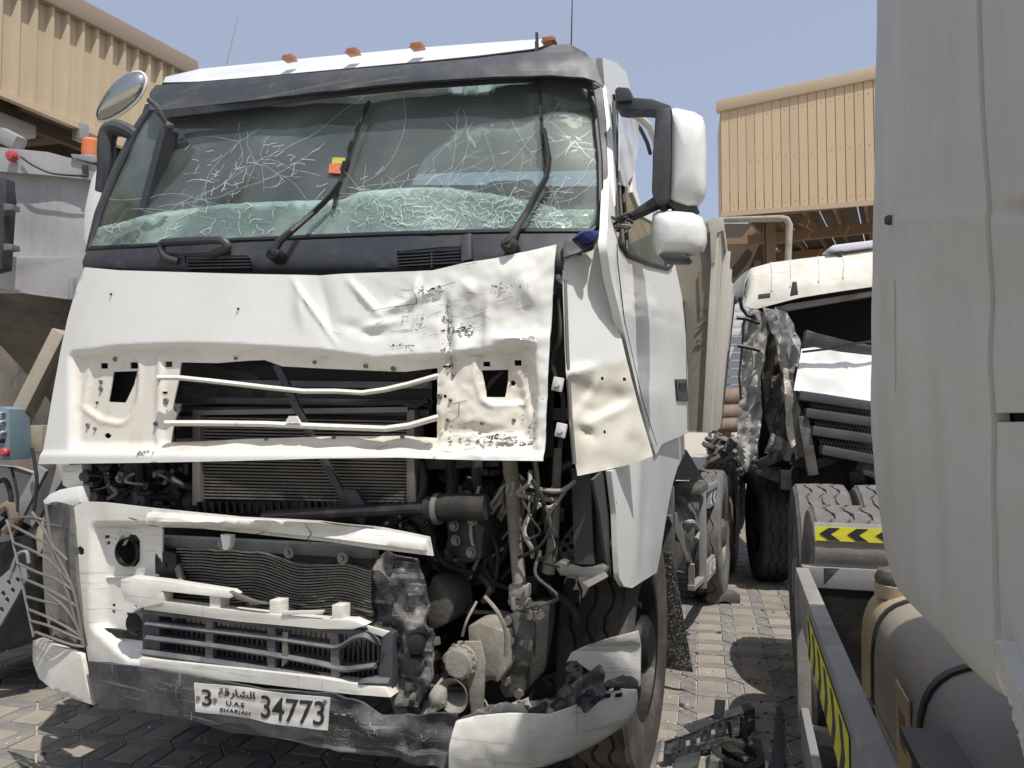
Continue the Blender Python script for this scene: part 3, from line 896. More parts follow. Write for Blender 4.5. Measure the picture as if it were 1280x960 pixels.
def hood_dent(px, py):
    d = 0.0
    c = interp(crease, px)
    rec = smooth01((py - c) / 9) * smooth01((px - 84) / 10) * smooth01((566 - py) / 14) * smooth01((672 - px) / 14)
    d -= 0.034 * rec
    # lamp trays: a rounded rim stands proud, the floor is sunk
    for poly in trays:
        q = pdist(px, py, poly)
        d += 0.006 * math.exp(-((q - 1) / 3.0) ** 2)
        d -= 0.010 * smooth01((q - 2) / 4)
    q = pdist(px, py, gr_rim)
    d += 0.008 * math.exp(-(q / 3.2) ** 2) * smooth01((560 - px) / 30)
    if 196 < px < 545 and py > c + 14: d -= .006
    k = smooth01((px - 330) / 90)
    up = smooth01((c + 10 - py) / 20)
    d += up * ridge(px, py, 372, 352, 378, 408, 14, .011)
    d += up * ridge(px, py, 398, 346, 414, 420, 20, -.014)
    d += up * ridge(px, py, 366, 350, 420, 430, 6, .011)
    d += up * ridge(px, py, 436, 350, 476, 396, 9, .014)
    d += up * ridge(px, py, 425, 405, 480, 420, 14, -.012)
    d += up * ridge(px, py, 446, 412, 500, 400, 10, .015)
    d += gauss(px, py, 495, 380, 44, 36, -.012) * up
    d += ridge(px, py, 524, 345, 516, 375, 9, .018) + ridge(px, py, 470, 395, 545, 360, 12, .016)
    d += ridge(px, py, 556, 372, 562, 470, 10, -.026)
    d += ridge(px, py, 575, 350, 600, 372, 18, .014)
    d += ridge(px, py, 612, 372, 606, 430, 10, .018) + gauss(px, py, 585, 408, 26, 20, -.018)
    d += ridge(px, py, 612, 425, 664, 422, 12, .024)
    d += gauss(px, py, 640, 350, 48, 40, .014) + gauss(px, py, 655, 400, 30, 24, -.014)
    d += ridge(px, py, 655, 345, 668, 380, 22, .014)
    d += gauss(px, py, 648, 500, 24, 46, -.034) + ridge(px, py, 640, 440, 660, 540, 12, .018)
    d += ridge(px, py, 560, 548, 672, 556, 10, .022) + gauss(px, py, 600, 540, 40, 10, -.018)
    n = nz(px, py, 3.1, 1 / 40.0) * .009 + nz(px, py, 8.2, 1 / 13.0) * .004
    d += n * smooth01((px - 400) / 200)
    d += nz(px, py, 1.7, 1 / 140.0) * .006
    # lower flange rolls forward
    d += 0.012 * smooth01((py - 562) / 8)
    if px > 520: d += nz(px, py, 5.5, 1 / 8.0) * .003 * smooth01((py - 430) / 30)
    return d
hood_ol = [(106, 334), (150, 338), (300, 342), (400, 344), (430, 342), (540, 338), (580, 329), (620, 323), (660, 314), (695, 305),
           (692, 345), (689, 390), (686, 440), (683, 505), (680, 576), (600, 575), (500, 572), (400, 573), (300, 576), (200, 578), (51, 580),
           (58, 540), (65, 495), (75, 440), (84, 400), (95, 362)]
grille_hole = [(217, 452), (262, 453), (300, 450), (322, 449), (345, 457), (400, 460), (470, 463), (500, 464), (541, 459), (541, 500), (540, 548),
               (500, 545), (400, 546), (300, 549), (240, 552), (204, 553), (206, 540), (212, 517), (206, 512), (208, 500), (213, 478)]
lampL = [(131, 464), (161, 463), (157, 480), (146, 503), (124, 502)]
lampR = [(596, 462), (629, 461), (627, 480), (624, 496), (602, 496)]
sq = lambda x, y, w, h: [(x, y), (x + w, y), (x + w, y + h), (x, y + h)]
hood_holes = [grille_hole, lampL, lampR, sq(115, 453, 9, 7), sq(152, 452, 10, 8), sq(197, 451, 9, 7), sq(598, 451, 9, 6), sq(637, 449, 9, 7),
              [(122, 543), (127, 541), (131, 545), (127, 549), (122, 547)], sq(195, 489, 5, 3), [(630, 476), (634, 474), (637, 478), (634, 482), (630, 480)],
              sq(549, 493, 4, 4), sq(548, 456, 9, 3)]
def hood_blend(x, y):
    return smooth01((y - interp(crease, x) - 2) / 9) * smooth01((x - 84) / 10) * smooth01((569 - y) / 8) * smooth01((676 - x) / 8)
hood = MB().sheet(hood_ol, hood_s, 3.4, hood_holes, hood_dent, 0.006, blend=hood_blend).build('hood', mt['hood'], truck, ang=60)
def hs(px, py, o=0.0):
    return hood_s(px, py) - Vector((0, hood_dent(px, py) + o, 0))
# stretched trim bars across the opening
def strap(name, pts, h, Y0, m, par, thick=.018):
    mb = MB()
    for (x0, y0), (x1, y1) in zip(pts, pts[1:]):
        pass
    n = len(pts) - 1
    def fn(u, v):
        k = u * n; q = min(int(k), n - 1); t = k - q
        x = pts[q][0] + (pts[q + 1][0] - pts[q][0]) * t; y = pts[q][1] + (pts[q + 1][1] - pts[q][1]) * t
        return MT.y(x, y + (v - .5) * h, Y0 + .008 * math.sin(x * .09) - .012 * math.sin(v * math.pi))
    mb.grid(fn, n * 4, 4, (0, thick, 0))
    return mb.build(name, m, par, ang=50)
strap('grille_bar', [(196, 472), (222, 472), (270, 477), (330, 484), (378, 489), (420, 489), (452, 491), (480, 487), (510, 480), (545, 470)], 6.2, .07, mt['bumper'], hood)
strap('grille_bar', [(205, 529), (260, 529), (330, 530), (400, 533), (480, 536), (510, 532), (545, 522)], 7.5, .07, mt['bumper'], hood)
MB().prism([MT.y(x, y, .055) for x, y in ((356, 528), (361, 520), (370, 520), (375, 528))], (0, .01, 0)).build('grille_tab', mt['paint'], hood)
MB().sheet([(205, 505), (214, 504), (226, 505), (222, 517), (218, 528), (215, 552), (203, 553), (206, 538), (212, 517)], Yp(.14), 5, (), lambda x, y: .02 * nz(x, y, 2, .1), .01).build('torn_bracket', mt['steel'], hood)
MB().prism([MT.y(x, y, .30) for x, y in ((78, 440), (216, 440), (216, 572), (74, 572))], (0, .02, 0)).build('hole_shade', mt['black'], truck)  # added black sheet, stands in for the shade behind the left holes
MB().prism([MT.y(x, y, .34) for x, y in ((548, 440), (690, 440), (690, 572), (548, 572))], (0, .02, 0)).build('hole_shade', mt['black'], truck)  # same black stand-in for shade behind the right holes
# bolts on the hood
for x, y, r in ((134, 448, 3), (116, 477, 3), (116, 486, 3.4), (111, 503, 1.6), (102, 532, 3.4), (111, 536, 2.4), (189, 530, 3), (193, 474, 1.8), (199, 501, 4), (287, 447, 2), (386, 452, 2.2), (452, 457, 2.6),
                (486, 460, 3), (325, 549, 2), (410, 547, 2.2), (497, 546, 2.4), (545, 495, 3), (555, 525, 2.2), (598, 529, 2.2), (559, 500, 2), (140, 368, 1.4), (298, 386, 1.2), (636, 525, 2.0), (561, 468, 2)):
    P = hs(x, y, .004)
    rr_ = r * P.y if False else r * 0.0031
    MB().lathe([(rr_, -.005), (rr_ * 1.05, .004), (rr_ * .6, .006), (rr_ * .3, .002)], P, (0, -1, 0), 10).build('bolt', mt['steel'] if r > 1.9 else mt['ink'], hood)
# torn metal and paint flakes where the panel was hit
def flakes(cx, cy, rx, ry, n, m, seed, size=5, o=.004, nm='torn_metal', par=None):
    rnd = random.Random(seed)
    mb = MB()
    for i in range(n):
        a = rnd.uniform(0, 6.28); r = math.sqrt(rnd.random())
        x = cx + rx * r * math.cos(a); y = cy + ry * r * math.sin(a)
        s = size * rnd.uniform(.35, 1.3); an = rnd.uniform(-.5, .5) + (1.5 if rnd.random() < .25 else 0)
        pts = []
        for q in range(5):
            t = 2 * math.pi * q / 5
            u, v = s * math.cos(t) * rnd.uniform(.6, 1.5), s * .35 * math.sin(t) * rnd.uniform(.4, 1.3)
            pts.append(hs(x + u * math.cos(an) - v * math.sin(an), y + u * math.sin(an) + v * math.cos(an), o + rnd.uniform(-.001, .007)))
        try: mb.poly(pts)
        except Exception: pass
    return mb.build(nm, m, par or hood, smooth=False, kind='stuff')
flakes(622, 551, 46, 6, 34, mt['bright'], 1, 5)
flakes(624, 549, 30, 6, 16, mt['ink'], 2, 3, .006)
flakes(575, 412, 20, 5, 18, mt['bright'], 3, 4)
flakes(572, 410, 22, 7, 14, mt['ink'], 4, 2.6)
flakes(540, 366, 14, 4, 14, mt['bright'], 5, 4)
flakes(543, 362, 28, 4, 8, mt['ink'], 6, 2.4)
flakes(557, 392, 6, 24, 16, mt['steel'], 7, 2.4)
flakes(520, 400, 20, 10, 12, mt['steel'], 8, 2.2)
flakes(500, 432, 20, 2, 8, mt['ink'], 9, 2.2)
flakes(556, 445, 6, 26, 14, mt['steel'], 10, 2.4)
flakes(640, 358, 26, 6, 10, mt['steel'], 11, 2.4)
flakes(185, 565, 10, 2.5, 8, mt['steel'], 12, 3)
flakes(662, 425, 9, 4, 10, mt['bright'], 13, 3)
flakes(560, 540, 18, 16, 10, mt['steel'], 14, 2.4)
flakes(655, 535, 22, 20, 10, mt['steel'], 15, 3)
# scratches and split lines
def scratch(lines, m, surf=hs, w=.9, o=.0045, par=None, nm='scratch'):
    mb = MB()
    for ln in lines:
        for (x0, y0), (x1, y1) in zip(ln, ln[1:]):
            L = math.hypot(x1 - x0, y1 - y0) or 1
            nx, ny = -(y1 - y0) / L * w / 2, (x1 - x0) / L * w / 2
            mb.poly([surf(x0 - nx, y0 - ny, o), surf(x1 - nx, y1 - ny, o), surf(x1 + nx, y1 + ny, o), surf(x0 + nx, y0 + ny, o)])
    return mb.build(nm, m, par or hood, smooth=False, kind='stuff')
scratch([[(464, 389), (490, 384), (520, 380)], [(531, 366), (550, 359), (570, 353)], [(518, 364), (522, 372), (521, 380)], [(556, 380), (558, 400), (557, 420), (560, 460)],
         [(560, 424), (590, 416)], [(488, 433), (510, 432)], [(570, 502), (569, 520), (558, 528)], [(560, 505), (580, 500)], [(532, 366), (544, 362)], [(487, 414), (515, 413)], [(500, 362), (512, 363)], [(680, 498), (668, 500), (664, 512)]], mt['ink'], w=.6)
rnd = random.Random(40)
fs_ = []
for i in range(70):
    x, y = rnd.gauss(570, 50), rnd.choice((rnd.gauss(390, 26), rnd.gauss(545, 10)))
    if not inpoly((x, y), hood_ol): continue
    a_ = rnd.uniform(-.4, .3); L_ = rnd.uniform(4, 22)
    q = (x + L_ * math.cos(a_), y + L_ * math.sin(a_))
    if inpoly(q, hood_ol) and not any(inpoly(q, h) or inpoly((x, y), h) for h in hood_holes): fs_.append([(x, y), ((x + q[0]) / 2, (y + q[1]) / 2 + rnd.uniform(-1, 1)), q])
scratch(fs_, mt['steel'], w=.45)

# ---- windscreen with rubber, cracks
ws_ol = [(192, 136), (172, 170), (150, 215), (128, 268), (116, 309), (200, 304), (300, 298), (400, 294), (480, 291), (560, 289), (640, 287), (700, 287), (735, 287),
         (744, 280), (748, 262), (747, 200), (742, 150), (736, 104), (690, 97), (620, 99), (520, 105), (400, 117), (300, 129)]
wind = MB().sheet(ws_ol, wind_s, 16, (), lambda x, y: .012 * nz(x, y, 4, 1 / 60.) + gauss(x, y, 570, 268, 100, 40, -.03), .006).build('windscreen', mt['wind'], truck, ang=60)
def wsf(px, py, o=0.0):
    return wind_s(px, py) - Vector((0, .004 + o + .012 * nz(px, py, 4, 1 / 60.) + gauss(px, py, 570, 268, 100, 40, -.03), 0))
def tubepath(name, pts, r, m, par, surf, o=0.0, seg=8, close=False):
    P = [surf(x, y) - Vector((0, o, 0)) for x, y in densify(pts, 18, close)]
    if close: P.append(P[0])
    return MB().tube(P, r, seg).build(name, m, par)
tubepath('windscreen_seal', [(190, 137), (170, 170), (148, 215), (126, 268), (114, 312), (200, 307), (300, 301), (400, 297), (480, 294), (560, 292), (640, 290), (700, 290), (738, 290), (748, 284), (751, 262), (750, 200), (745, 150), (738, 104)], .013, mt['winside'], truck, wind_s, .006)
# crazed lower band and bulge
cr_ol = [(124, 285), (116, 308), (200, 304), (300, 298), (400, 294), (480, 291), (560, 289), (640, 287), (735, 287), (743, 280), (745, 262), (700, 262), (660, 250), (620, 243), (590, 238), (560, 234), (530, 234), (490, 236), (450, 240), (430, 250), (350, 252), (280, 256), (200, 266), (160, 276)]
def cz(x, y): return wsf(x, y, .006)
MB().sheet(cr_ol, cz, 9, (), lambda x, y: .010 * nz(x, y, 9, 1 / 14.), .003).build('crazed_layer', mt['crazed'], wind, ang=80)
rnd = random.Random(11)
cracks = []
def walk(x, y, an, L, step, wob, inside=ws_ol, br=0.0, out=None):
    out = cracks if out is None else out
    ln = [(x, y)]
    drift = rnd.uniform(-.03, .03)
    while L > 0:
        s = step * rnd.uniform(.5, 1.5)
        an += rnd.gauss(0, wob) + drift
        x += s * math.cos(an); y += s * math.sin(an) * .8
        if not inpoly((x, y), inside): break
        ln.append((x, y)); L -= s
        if br and rnd.random() < br:
            walk(x, y, an + rnd.choice((-1, 1)) * rnd.uniform(.4, 1.1), L * rnd.uniform(.15, .5), step, wob, inside, 0, out)
    if len(ln) > 1: out.append(ln)
long_ = []
for cx, cy, n, L in ((248, 248, 9, 150), (330, 205, 7, 70), (462, 244, 9, 130), (556, 236, 7, 120), (632, 244, 7, 110), (715, 180, 6, 60), (700, 250, 6, 80)):
    for i in range(n):
        walk(cx + rnd.uniform(-6, 6), cy + rnd.uniform(-4, 4), 6.283 * (i + rnd.uniform(-.4, .4)) / n, L * rnd.uniform(.25, 1.1), 5, .14, ws_ol, .06, long_)
    for k in range(7):      # broken rings round each blow
        r = rnd.uniform(8, 46); a0 = rnd.uniform(0, 6.28); da = rnd.uniform(.3, 1.0)
        ln = [(cx + (r + rnd.uniform(-1.5, 1.5)) * math.cos(a0 + da * q / 6), cy + .75 * (r + rnd.uniform(-1.5, 1.5)) * math.sin(a0 + da * q / 6)) for q in range(7)]
        ln = [p for p in ln if inpoly(p, ws_ol)]
        if len(ln) > 2: long_.append(ln)
for (x, y, an, L) in ((456, 228, -.55, 150), (558, 235, -1.35, 125), (558, 235, -.95, 125), (630, 240, -1.9, 100), (250, 246, -.42, 260), (250, 250, -.2, 180), (330, 160, 2.5, 150), (460, 232, -.1, 160), (700, 130, 2.0, 120), (640, 150, 1.2, 90), (440, 248, 2.95, 220), (165, 262, -.15, 120)):
    walk(x, y, an, L, 6, .06, ws_ol, .05, long_)
scratch(long_, mt['crack'], wsf, .21, .006, wind, 'crack')
glint = []
for cx, cy, sx_, sy_, n in ((300, 222, 45, 20, 30), (470, 238, 40, 10, 30), (345, 195, 30, 14, 12), (700, 235, 25, 25, 8), (600, 190, 60, 25, 6), (720, 180, 12, 18, 4)):
    for i in range(n):
        x, y = rnd.gauss(cx, sx_), rnd.gauss(cy, sy_)
        if inpoly((x, y), ws_ol): walk(x, y, rnd.choice((-.4, -.5, .1, 1.4, 2.2)) + rnd.gauss(0, .3), rnd.uniform(3, 20), 4, .2, ws_ol, 0, glint)
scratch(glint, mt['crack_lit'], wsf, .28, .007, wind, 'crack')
craze = []
for i in range(900):      # fine crazing of the sagging lower sheet
    if i < 620: x = rnd.gauss(575, 80); y = rnd.gauss(265, 16)
    else: x = rnd.uniform(130, 740); y = rnd.uniform(256, 302)
    if inpoly((x, y), cr_ol): walk(x, y, rnd.uniform(0, 6.28), rnd.uniform(5, 22), 3.5, .45, cr_ol, 0, craze)
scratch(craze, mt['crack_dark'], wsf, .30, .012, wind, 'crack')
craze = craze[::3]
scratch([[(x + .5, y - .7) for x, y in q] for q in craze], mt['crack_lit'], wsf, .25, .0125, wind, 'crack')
MB().prism([wsf(x, y, .009) for x, y in ((418, 198), (438, 199), (437, 206), (417, 206))], (0, .002, 0)).build('sticker', mt['sticker_y'], wind, label='yellow sticker')
MB().prism([wsf(x, y, .009) for x, y in ((414, 206), (437, 207), (434, 212), (434, 219), (413, 217))], (0, .002, 0)).build('sticker', mt['sticker_o'], wind, label='orange sticker')

# ---- visor, roof, lamps
vis_ol = [(186, 137), (190, 118), (198, 108), (250, 105), (300, 101), (400, 92), (520, 81), (600, 73), (640, 68), (672, 64), (690, 56), (712, 55), (732, 66), (746, 82), (754, 108),
          (744, 101), (730, 97), (690, 95), (620, 97), (520, 103), (400, 115), (300, 127), (200, 138)]
visor = MB().sheet(vis_ol, vis_s, 9, (), lambda x, y: .02 * smooth01(1 - abs(y - (112 - (x - 186) * .06)) / 22) + .004 * nz(x, y, 1, .05), .02).build('sun_visor', mt['visor'], truck, ang=50)
MB().sheet([(192, 140), (300, 127), (400, 115), (520, 103), (620, 97), (690, 95), (732, 98), (750, 108), (740, 112), (690, 101), (620, 104), (520, 111), (400, 123), (300, 136), (200, 148)],
           lambda x, y: MT.sy(x, y, lambda X, Z: vY(X, 2.86) + .12), 14, (), None, .01).build('visor_underside', mt['dark'], visor)
top_px = [(204, 103), (207, 96), (250, 86), (300, 81), (400, 71), (520, 60), (600, 54), (650, 50.5), (676, 49), (691, 50)]
bot_px = [(202, 107), (206, 106), (250, 105), (300, 101), (400, 92), (520, 81), (600, 73), (640, 68), (672, 64), (691, 57)]
ftop = [MT.sy(x, y, lambda X, Z: rY(X, Z) + .16) for x, y in top_px]; fbot = [roof_s(*p) for p in bot_px]
mb = MB()
vt = [mb.bm.verts.new(p) for p in ftop]; vb = [mb.bm.verts.new(p) for p in fbot]
# crown the roof a little behind the leading edge, then fall to the rear wall
rows = [vb, vt]
for dy, dz in ((.06, .012), (.25, .02), (.8, .0), (1.35, -.05), (1.5, -.12)):
    rows.append([mb.bm.verts.new(p + Vector((-.02 * dy * (1 if p.x > 0 else -1), dy, dz))) for p in ftop])
for a, b in zip(rows, rows[1:]):
    for i in range(len(a) - 1):
        mb.bm.faces.new([a[i], a[i + 1], b[i + 1], b[i]])
mb.build('roof', mt['paint'], truck, ang=50)
mb = MB(); mb.tube([roof_s(x, y) - Vector((0, .01, 0)) for x, y in bot_px[1:]], .008, 6); mb.build('roof_joint', mt['winside'], truck)
for x, y in ((357, 72), (437, 64), (518, 57), (684, 50)):
    P = roof_s(x, y) + Vector((0, .03, .016))
    mb = MB()
    mb.box(P + Vector((0, 0, -.002)), (.054, .045, .018), bev=.007)
    mb.box(P + Vector((0, 0, -.013)), (.060, .050, .006), bev=.002)
    mb.build('roof_lamp', mt['lamp_amber'], truck)
for (x0, y0), (x1, y1), par in (((283, 82), (298, 18), None), ((714, 53), (716, -30), None)):
    a = MT.y(x0, y0, 1.1); b = MT.y(x1, y1, 1.1)
    MB().tube([a - Vector((0, 0, .1)), a, b], [.006, .004, .002], 5).build('aerial', mt['dark'] if x0 > 500 else mt['galv'], truck)

# ---- cab interior
mb = MB()
mb.prism([(-1.12, 1.95, 1.6), (1.10, 1.95, 1.6), (1.08, 1.95, 2.2), (.94, 1.95, 2.93), (-1.1, 1.95, 3.16)], (0, .04, 0)); mb.build('cab_rear_wall', mt['inner'], truck)
MB().box((0, .97, 1.72), (2.36, .04, .98)).build('firewall', mt['black'], truck)
MB().box((-.25, .45, .74), (1.7, .8, .03)).build('sun_blocker', mt['oily'], truck)  # added slab, keeps sun patches off the ground under the front
mb = MB(); mb.box((0, 1.3, 1.62), (2.2, 1.3, .05)); mb.build('cab_floor', mt['inner'], truck)
mb = MB(); mb.box((-.2, 1.9, 2.55), (1.3, .03, .5)); mb.box((.75, 1.88, 2.45), (.5, .03, .75)); mb.build('rear_curtain', mt['innerlt'], truck)
# dashboard: top slab, binnacle, steering wheel
mb = MB()
def dfn(u, v):
    X = -1.06 + 2.12 * u
    z = 2.35 - .10 * abs(X) ** 2 + .02 * math.sin(u * 14) + .05 * math.exp(-((X - .45) / .28) ** 2) * math.sin(v * 3.14)
    return Vector((X, wY(X, 2.35) + .035 + .42 * v, z - .05 * v))
mb.grid(dfn, 24, 8, (0, 0, -.10))
mb.build('dashboard', mt['dash'], truck)
mb = MB(); mb.box((0, .85, 2.02), (2.1, .1, .5), bev=.03); mb.build('dash_front', mt['inner'], truck)
mb = MB()
mb.tube([Vector((.45 + .21 * math.cos(t), .82 - .10 * math.sin(t), 2.33 + .17 * math.sin(t))) for t in [2 * math.pi * i / 28 for i in range(29)]], .015, 8)
mb.tube([(.45, .82, 2.33), (.45, .70, 2.2)], .03, 8); mb.tube([(.25, .82, 2.33), (.65, .82, 2.33)], .015, 6)
mb.build('steering_wheel', mt['dark'], truck)
for X, tilt in ((-.55, -.1), (.45, .05)):
    seat = MB()
    seat.box((X, 1.35, 2.35), (.46, .16, .66), (R(-12), tilt, 0), bev=.06)
    s = seat.build('seat', mt['seat'] if X < 0 else mt['inner'], truck)
    mb = MB(); mb.box((X, 1.40, 2.75), (.27, .1, .2), (R(-10), tilt, 0), bev=.04); mb.build('headrest', mt['seat'] if X < 0 else mt['inner'], s)
# seat belt / grab pole seen on the left
mb = MB(); mb.tube([MT.y(230, 175, .95), MT.y(262, 235, .8)], .025, 8); mb.tube([MT.y(255, 225, .78), MT.y(240, 240, .74)], .04, 8); mb.build('seat_belt_post', mt['seat'], truck)
# fringed curtain hanging behind the top of the glass
for i in range(10):
    x0 = 172 + i * 58
    yb = 205 - i * 1.5
    y0 = 150 - i * 3.6
    ol = [(x0 + 2, y0)] + [(x0 + 29 - 27 * math.cos(math.pi * t / 10), y0 + (yb - y0) * math.sin(math.pi * t / 10) ** .6) for t in range(1, 10)] + [(x0 + 56, y0)]
    MB().sheet(ol, lambda x, y: MT.sy(x, y, lambda X, Z: wY(X, Z) + .14), 9, (), lambda x, y: .012 * math.sin(x * .4), .006).build('curtain_lobe', mt['lobe'], truck)
MB().sheet([(180, 130), (300, 118), (420, 104), (520, 96), (640, 90), (742, 96), (744, 136), (640, 146), (520, 150), (420, 160), (300, 168), (170, 182)],
           lambda x, y: MT.sy(x, y, lambda X, Z: wY(X, Z) + .115), 12, (), lambda x, y: .012 * math.sin(x * .3), .006).build('curtain', mt['curtain'], truck)

# ---- cowl with vents and handle
cowl_ol = [(98, 338), (108, 314), (200, 309), (300, 303), (400, 299), (480, 296), (560, 294), (640, 292), (735, 292), (748, 290), (740, 312), (704, 322), (700, 352), (560, 362), (300, 358), (100, 352)]
ventL = [(230, 320), (308, 319), (312, 322), (311, 338), (232, 338)]
ventR = [(496, 314), (560, 308), (577, 308), (579, 326), (560, 333), (496, 334)]
cowl = MB().sheet(cowl_ol, cowl_s, 11, [ventL, ventR], lambda x, y: -.06 * smooth01((y - 331) / 14) + .004 * nz(x, y, 3, .04), .012).build('cowl', mt['cowl'], truck, ang=50)
for (x0, x1, ys) in ((231, 311, (322, 326, 330, 334)), (497, 578, (315, 319, 323, 327, 331))):
    for y in ys:
        dy = -4 if x0 > 400 else -.5
        a = cowl_s(x0, y + 1); b = cowl_s(x1, y + dy)
        MB().bar(a + Vector((0, .012, 0)), b + Vector((0, .012, 0)), .014, .0045).build('vent_slat', mt['cowl'], cowl)
    a = cowl_s((x0 + x1) / 2, ys[0] - 1); b = cowl_s((x0 + x1) / 2, ys[-1] + 2)
    MB().bar(a + Vector((0, .016, 0)), b + Vector((0, .016, 0)), .006, .008).build('vent_rib', mt['cowl'], cowl)
for v in (ventL, ventR):
    cx = sum(p[0] for p in v) / len(v); cy = sum(p[1] for p in v) / len(v)
    MB().sheet([(cx + (p[0] - cx) * 1.15, cy + (p[1] - cy) * 1.3) for p in v], lambda x, y: cowl_s(x, y) + Vector((0, .05, 0)), 20, (), None, .004).build('vent_duct', mt['black'], cowl)
MB().tube(spline([cowl_s(224, 327) + Vector((0, 0, 0)), cowl_s(211, 322) - Vector((0, .02, 0)), cowl_s(211, 308) - Vector((0, .04, 0)), cowl_s(225, 305) - Vector((0, .045, 0)), cowl_s(270, 303) - Vector((0, .045, 0)), cowl_s(287, 304) - Vector((0, .04, 0)), cowl_s(288, 312) - Vector((0, .02, 0)), cowl_s(265, 318)]), .017, 8).build('grab_handle', mt['cowl'], truck)
MB().prism([cowl_s(x, y) - Vector((0, .03, 0)) for x, y in ((580, 296), (592, 293), (593, 326), (580, 329))], (0, .03, 0), .006).build('cowl_latch', mt['dark'], cowl)
MB().sheet([(707, 303), (748, 294), (748, 303), (740, 310), (725, 318), (707, 324)], lambda x, y: cowl_s(x, y) - Vector((0, .03, 0)), 8, (), lambda x, y: .01 * nz(x, y, 1, .1), .02).build('cowl_corner', mt['cowl'], truck)
rag = MB()
c0 = cowl_s(735, 300) - Vector((0, .035, 0))
rag.grid(lambda u, v: c0 + Vector((.045 * math.cos(u * 6.283) * math.sin(v * 3.14) * (1 + .25 * math.sin(u * 18.85 + v * 7)), .03 * math.sin(u * 6.283) * math.sin(v * 3.14), .022 * math.cos(v * 3.14) + .012 * math.sin(u * 12.566 + v * 9) * math.sin(v * 3.14))), 22, 9)
tag(rag.build('rag', mt['blue']), None)
o = [q for q in COL.objects if q.name == 'rag'][0]
o.location = truck.location; o.rotation_euler = truck.rotation_euler
tag(o, 'blue rag stuffed at the lower right corner of the cracked windscreen', 'cloth')

# ---- wipers
def wpt(x, y, o):
    k = smooth01((y - 268) / 30)
    return wsf(x, y, o).lerp(cowl_s(x, y) - Vector((0, o + .01, 0)), k)
def wiper(arm, blade, base):
    P = wpt(*base, .02)
    w = MB(); w.lathe([(.028, -.02), (.030, .03), (.020, .045)], P, (0, -1, 0.3), 14); w.lathe([(.010, .045), (.010, .056)], P, (0, -1, .3), 6)
    w = w.build('wiper', mt['rubber'], truck)
    pts = [wpt(x, y, .05) for x, y in densify(arm, 16, False)]
    mb = MB(); n = len(pts)
    prof = []
    for i in range(n):
        d_ = (pts[min(i + 1, n - 1)] - pts[max(i - 1, 0)]).normalized()
        sd = d_.cross(Vector((0, -1, 0))).normalized()
        wd = .034 - .022 * i / n
        prof.append([mb.bm.verts.new(pts[i] + sd * wd * a_ + Vector((0, -b_, 0))) for a_, b_ in ((-.5, 0), (-.42, .014), (-.12, .022), (.12, .022), (.42, .014), (.5, 0))])
    for p_, q_ in zip(prof, prof[1:]):
        for k in range(6): mb.bm.faces.new([p_[k], p_[(k + 1) % 6], q_[(k + 1) % 6], q_[k]])
    mb.bm.faces.new(prof[0][::-1]); mb.bm.faces.new(prof[-1])
    mb.build('wiper_arm', mt['rubber'], w)
    bp = [wpt(x, y, .03) for x, y in blade]
    mb = MB()
    for i in range(len(bp) - 1):
        mb.bar(bp[i], bp[i + 1], .010, .012, (0, -1, 0))
        m = (bp[i] + bp[i + 1]) / 2 - Vector((0, .012, 0))
        d = (bp[i + 1] - bp[i]) * .22
        mb.bar(m - d, m + d, .007, .018, (0, -1, 0))
    mb.build('wiper_blade', mt['rubber'], w)
wiper([(354, 320), (362, 306), (392, 280), (424, 248), (436, 232)], [(422, 262), (432, 225), (441, 200), (450, 175), (459, 150), (466, 130)], (352, 322))
wiper([(642, 314), (655, 285), (676, 247), (688, 228), (692, 205), (686, 168)], [(685, 226), (683, 195), (681, 165), (679, 130), (676, 95), (674, 46)], (643, 312))

# ---- right corner panel (dented) and flank
def corner_Y(X, Z): return .20 + .30 * max(0, X - .98) + .12 * (Z - 1.5)
ccorner = lambda x, y: MT.sy(x, y, lambda X, Z: .16 + 1.3 * max(0, X - 1.04) ** 1.0 + .10 * (Z - 1.4))
def cdent(px, py):
    d = ridge(px, py, 712, 466, 745, 460, 10, .03) + ridge(px, py, 716, 500, 745, 520, 18, -.03)
    d += gauss(px, py, 765, 505, 22, 22, -.04) + gauss(px, py, 732, 492, 14, 14, -.034) + ridge(px, py, 735, 530, 785, 505, 12, .03)
    d += ridge(px, py, 718, 520, 752, 470, 9, .02) + ridge(px, py, 720, 535, 740, 545, 10, -.03)
    d += nz(px, py, 6, 1 / 22.) * .012 * smooth01((py - 440) / 30) + nz(px, py, 2, 1 / 60.) * .006
    d += gauss(px, py, 726, 470, 14, 8, .02)
    return d
cp_ol = [(703, 336), (707, 326), (730, 318), (757, 305), (762, 340), (770, 395), (783, 450), (798, 510), (816, 570), (790, 580), (760, 587), (722, 595), (717, 570), (712, 520), (706, 440)]
cpan = MB().sheet(cp_ol, ccorner, 5, [[(751, 471), (754, 471), (754, 475), (751, 475)], [(778, 472), (782, 472), (782, 476), (778, 476)], [(754, 538), (757, 538), (757, 542), (754, 542)]], cdent, .006,
                  blend=lambda x, y: smooth01((y - (458 + .25 * (735 - x) + 5 * nz(x, y, 3, .06))) / 8)).build('corner_panel', mt['cream'], truck, ang=60)
for x, y in ((700, 345), (698, 480), (702, 538)):
    P = ccorner(x + 6, y)
    mb = MB(); mb.box(P + Vector((-.025, .02, 0)), (.04, .012, .05), (0, .2, 0), bev=.004); mb.lathe([(.010, 0), (.010, .012)], P + Vector((-.025, .012, 0)), (0, -1, 0), 6)
    mb.build('hinge_bracket', mt['cream'], cpan)
MB().tube([ccorner(706, 350), ccorner(709, 440), ccorner(713, 520), ccorner(718, 580)], .008, 6).build('edge_rod', mt['steel'], cpan)
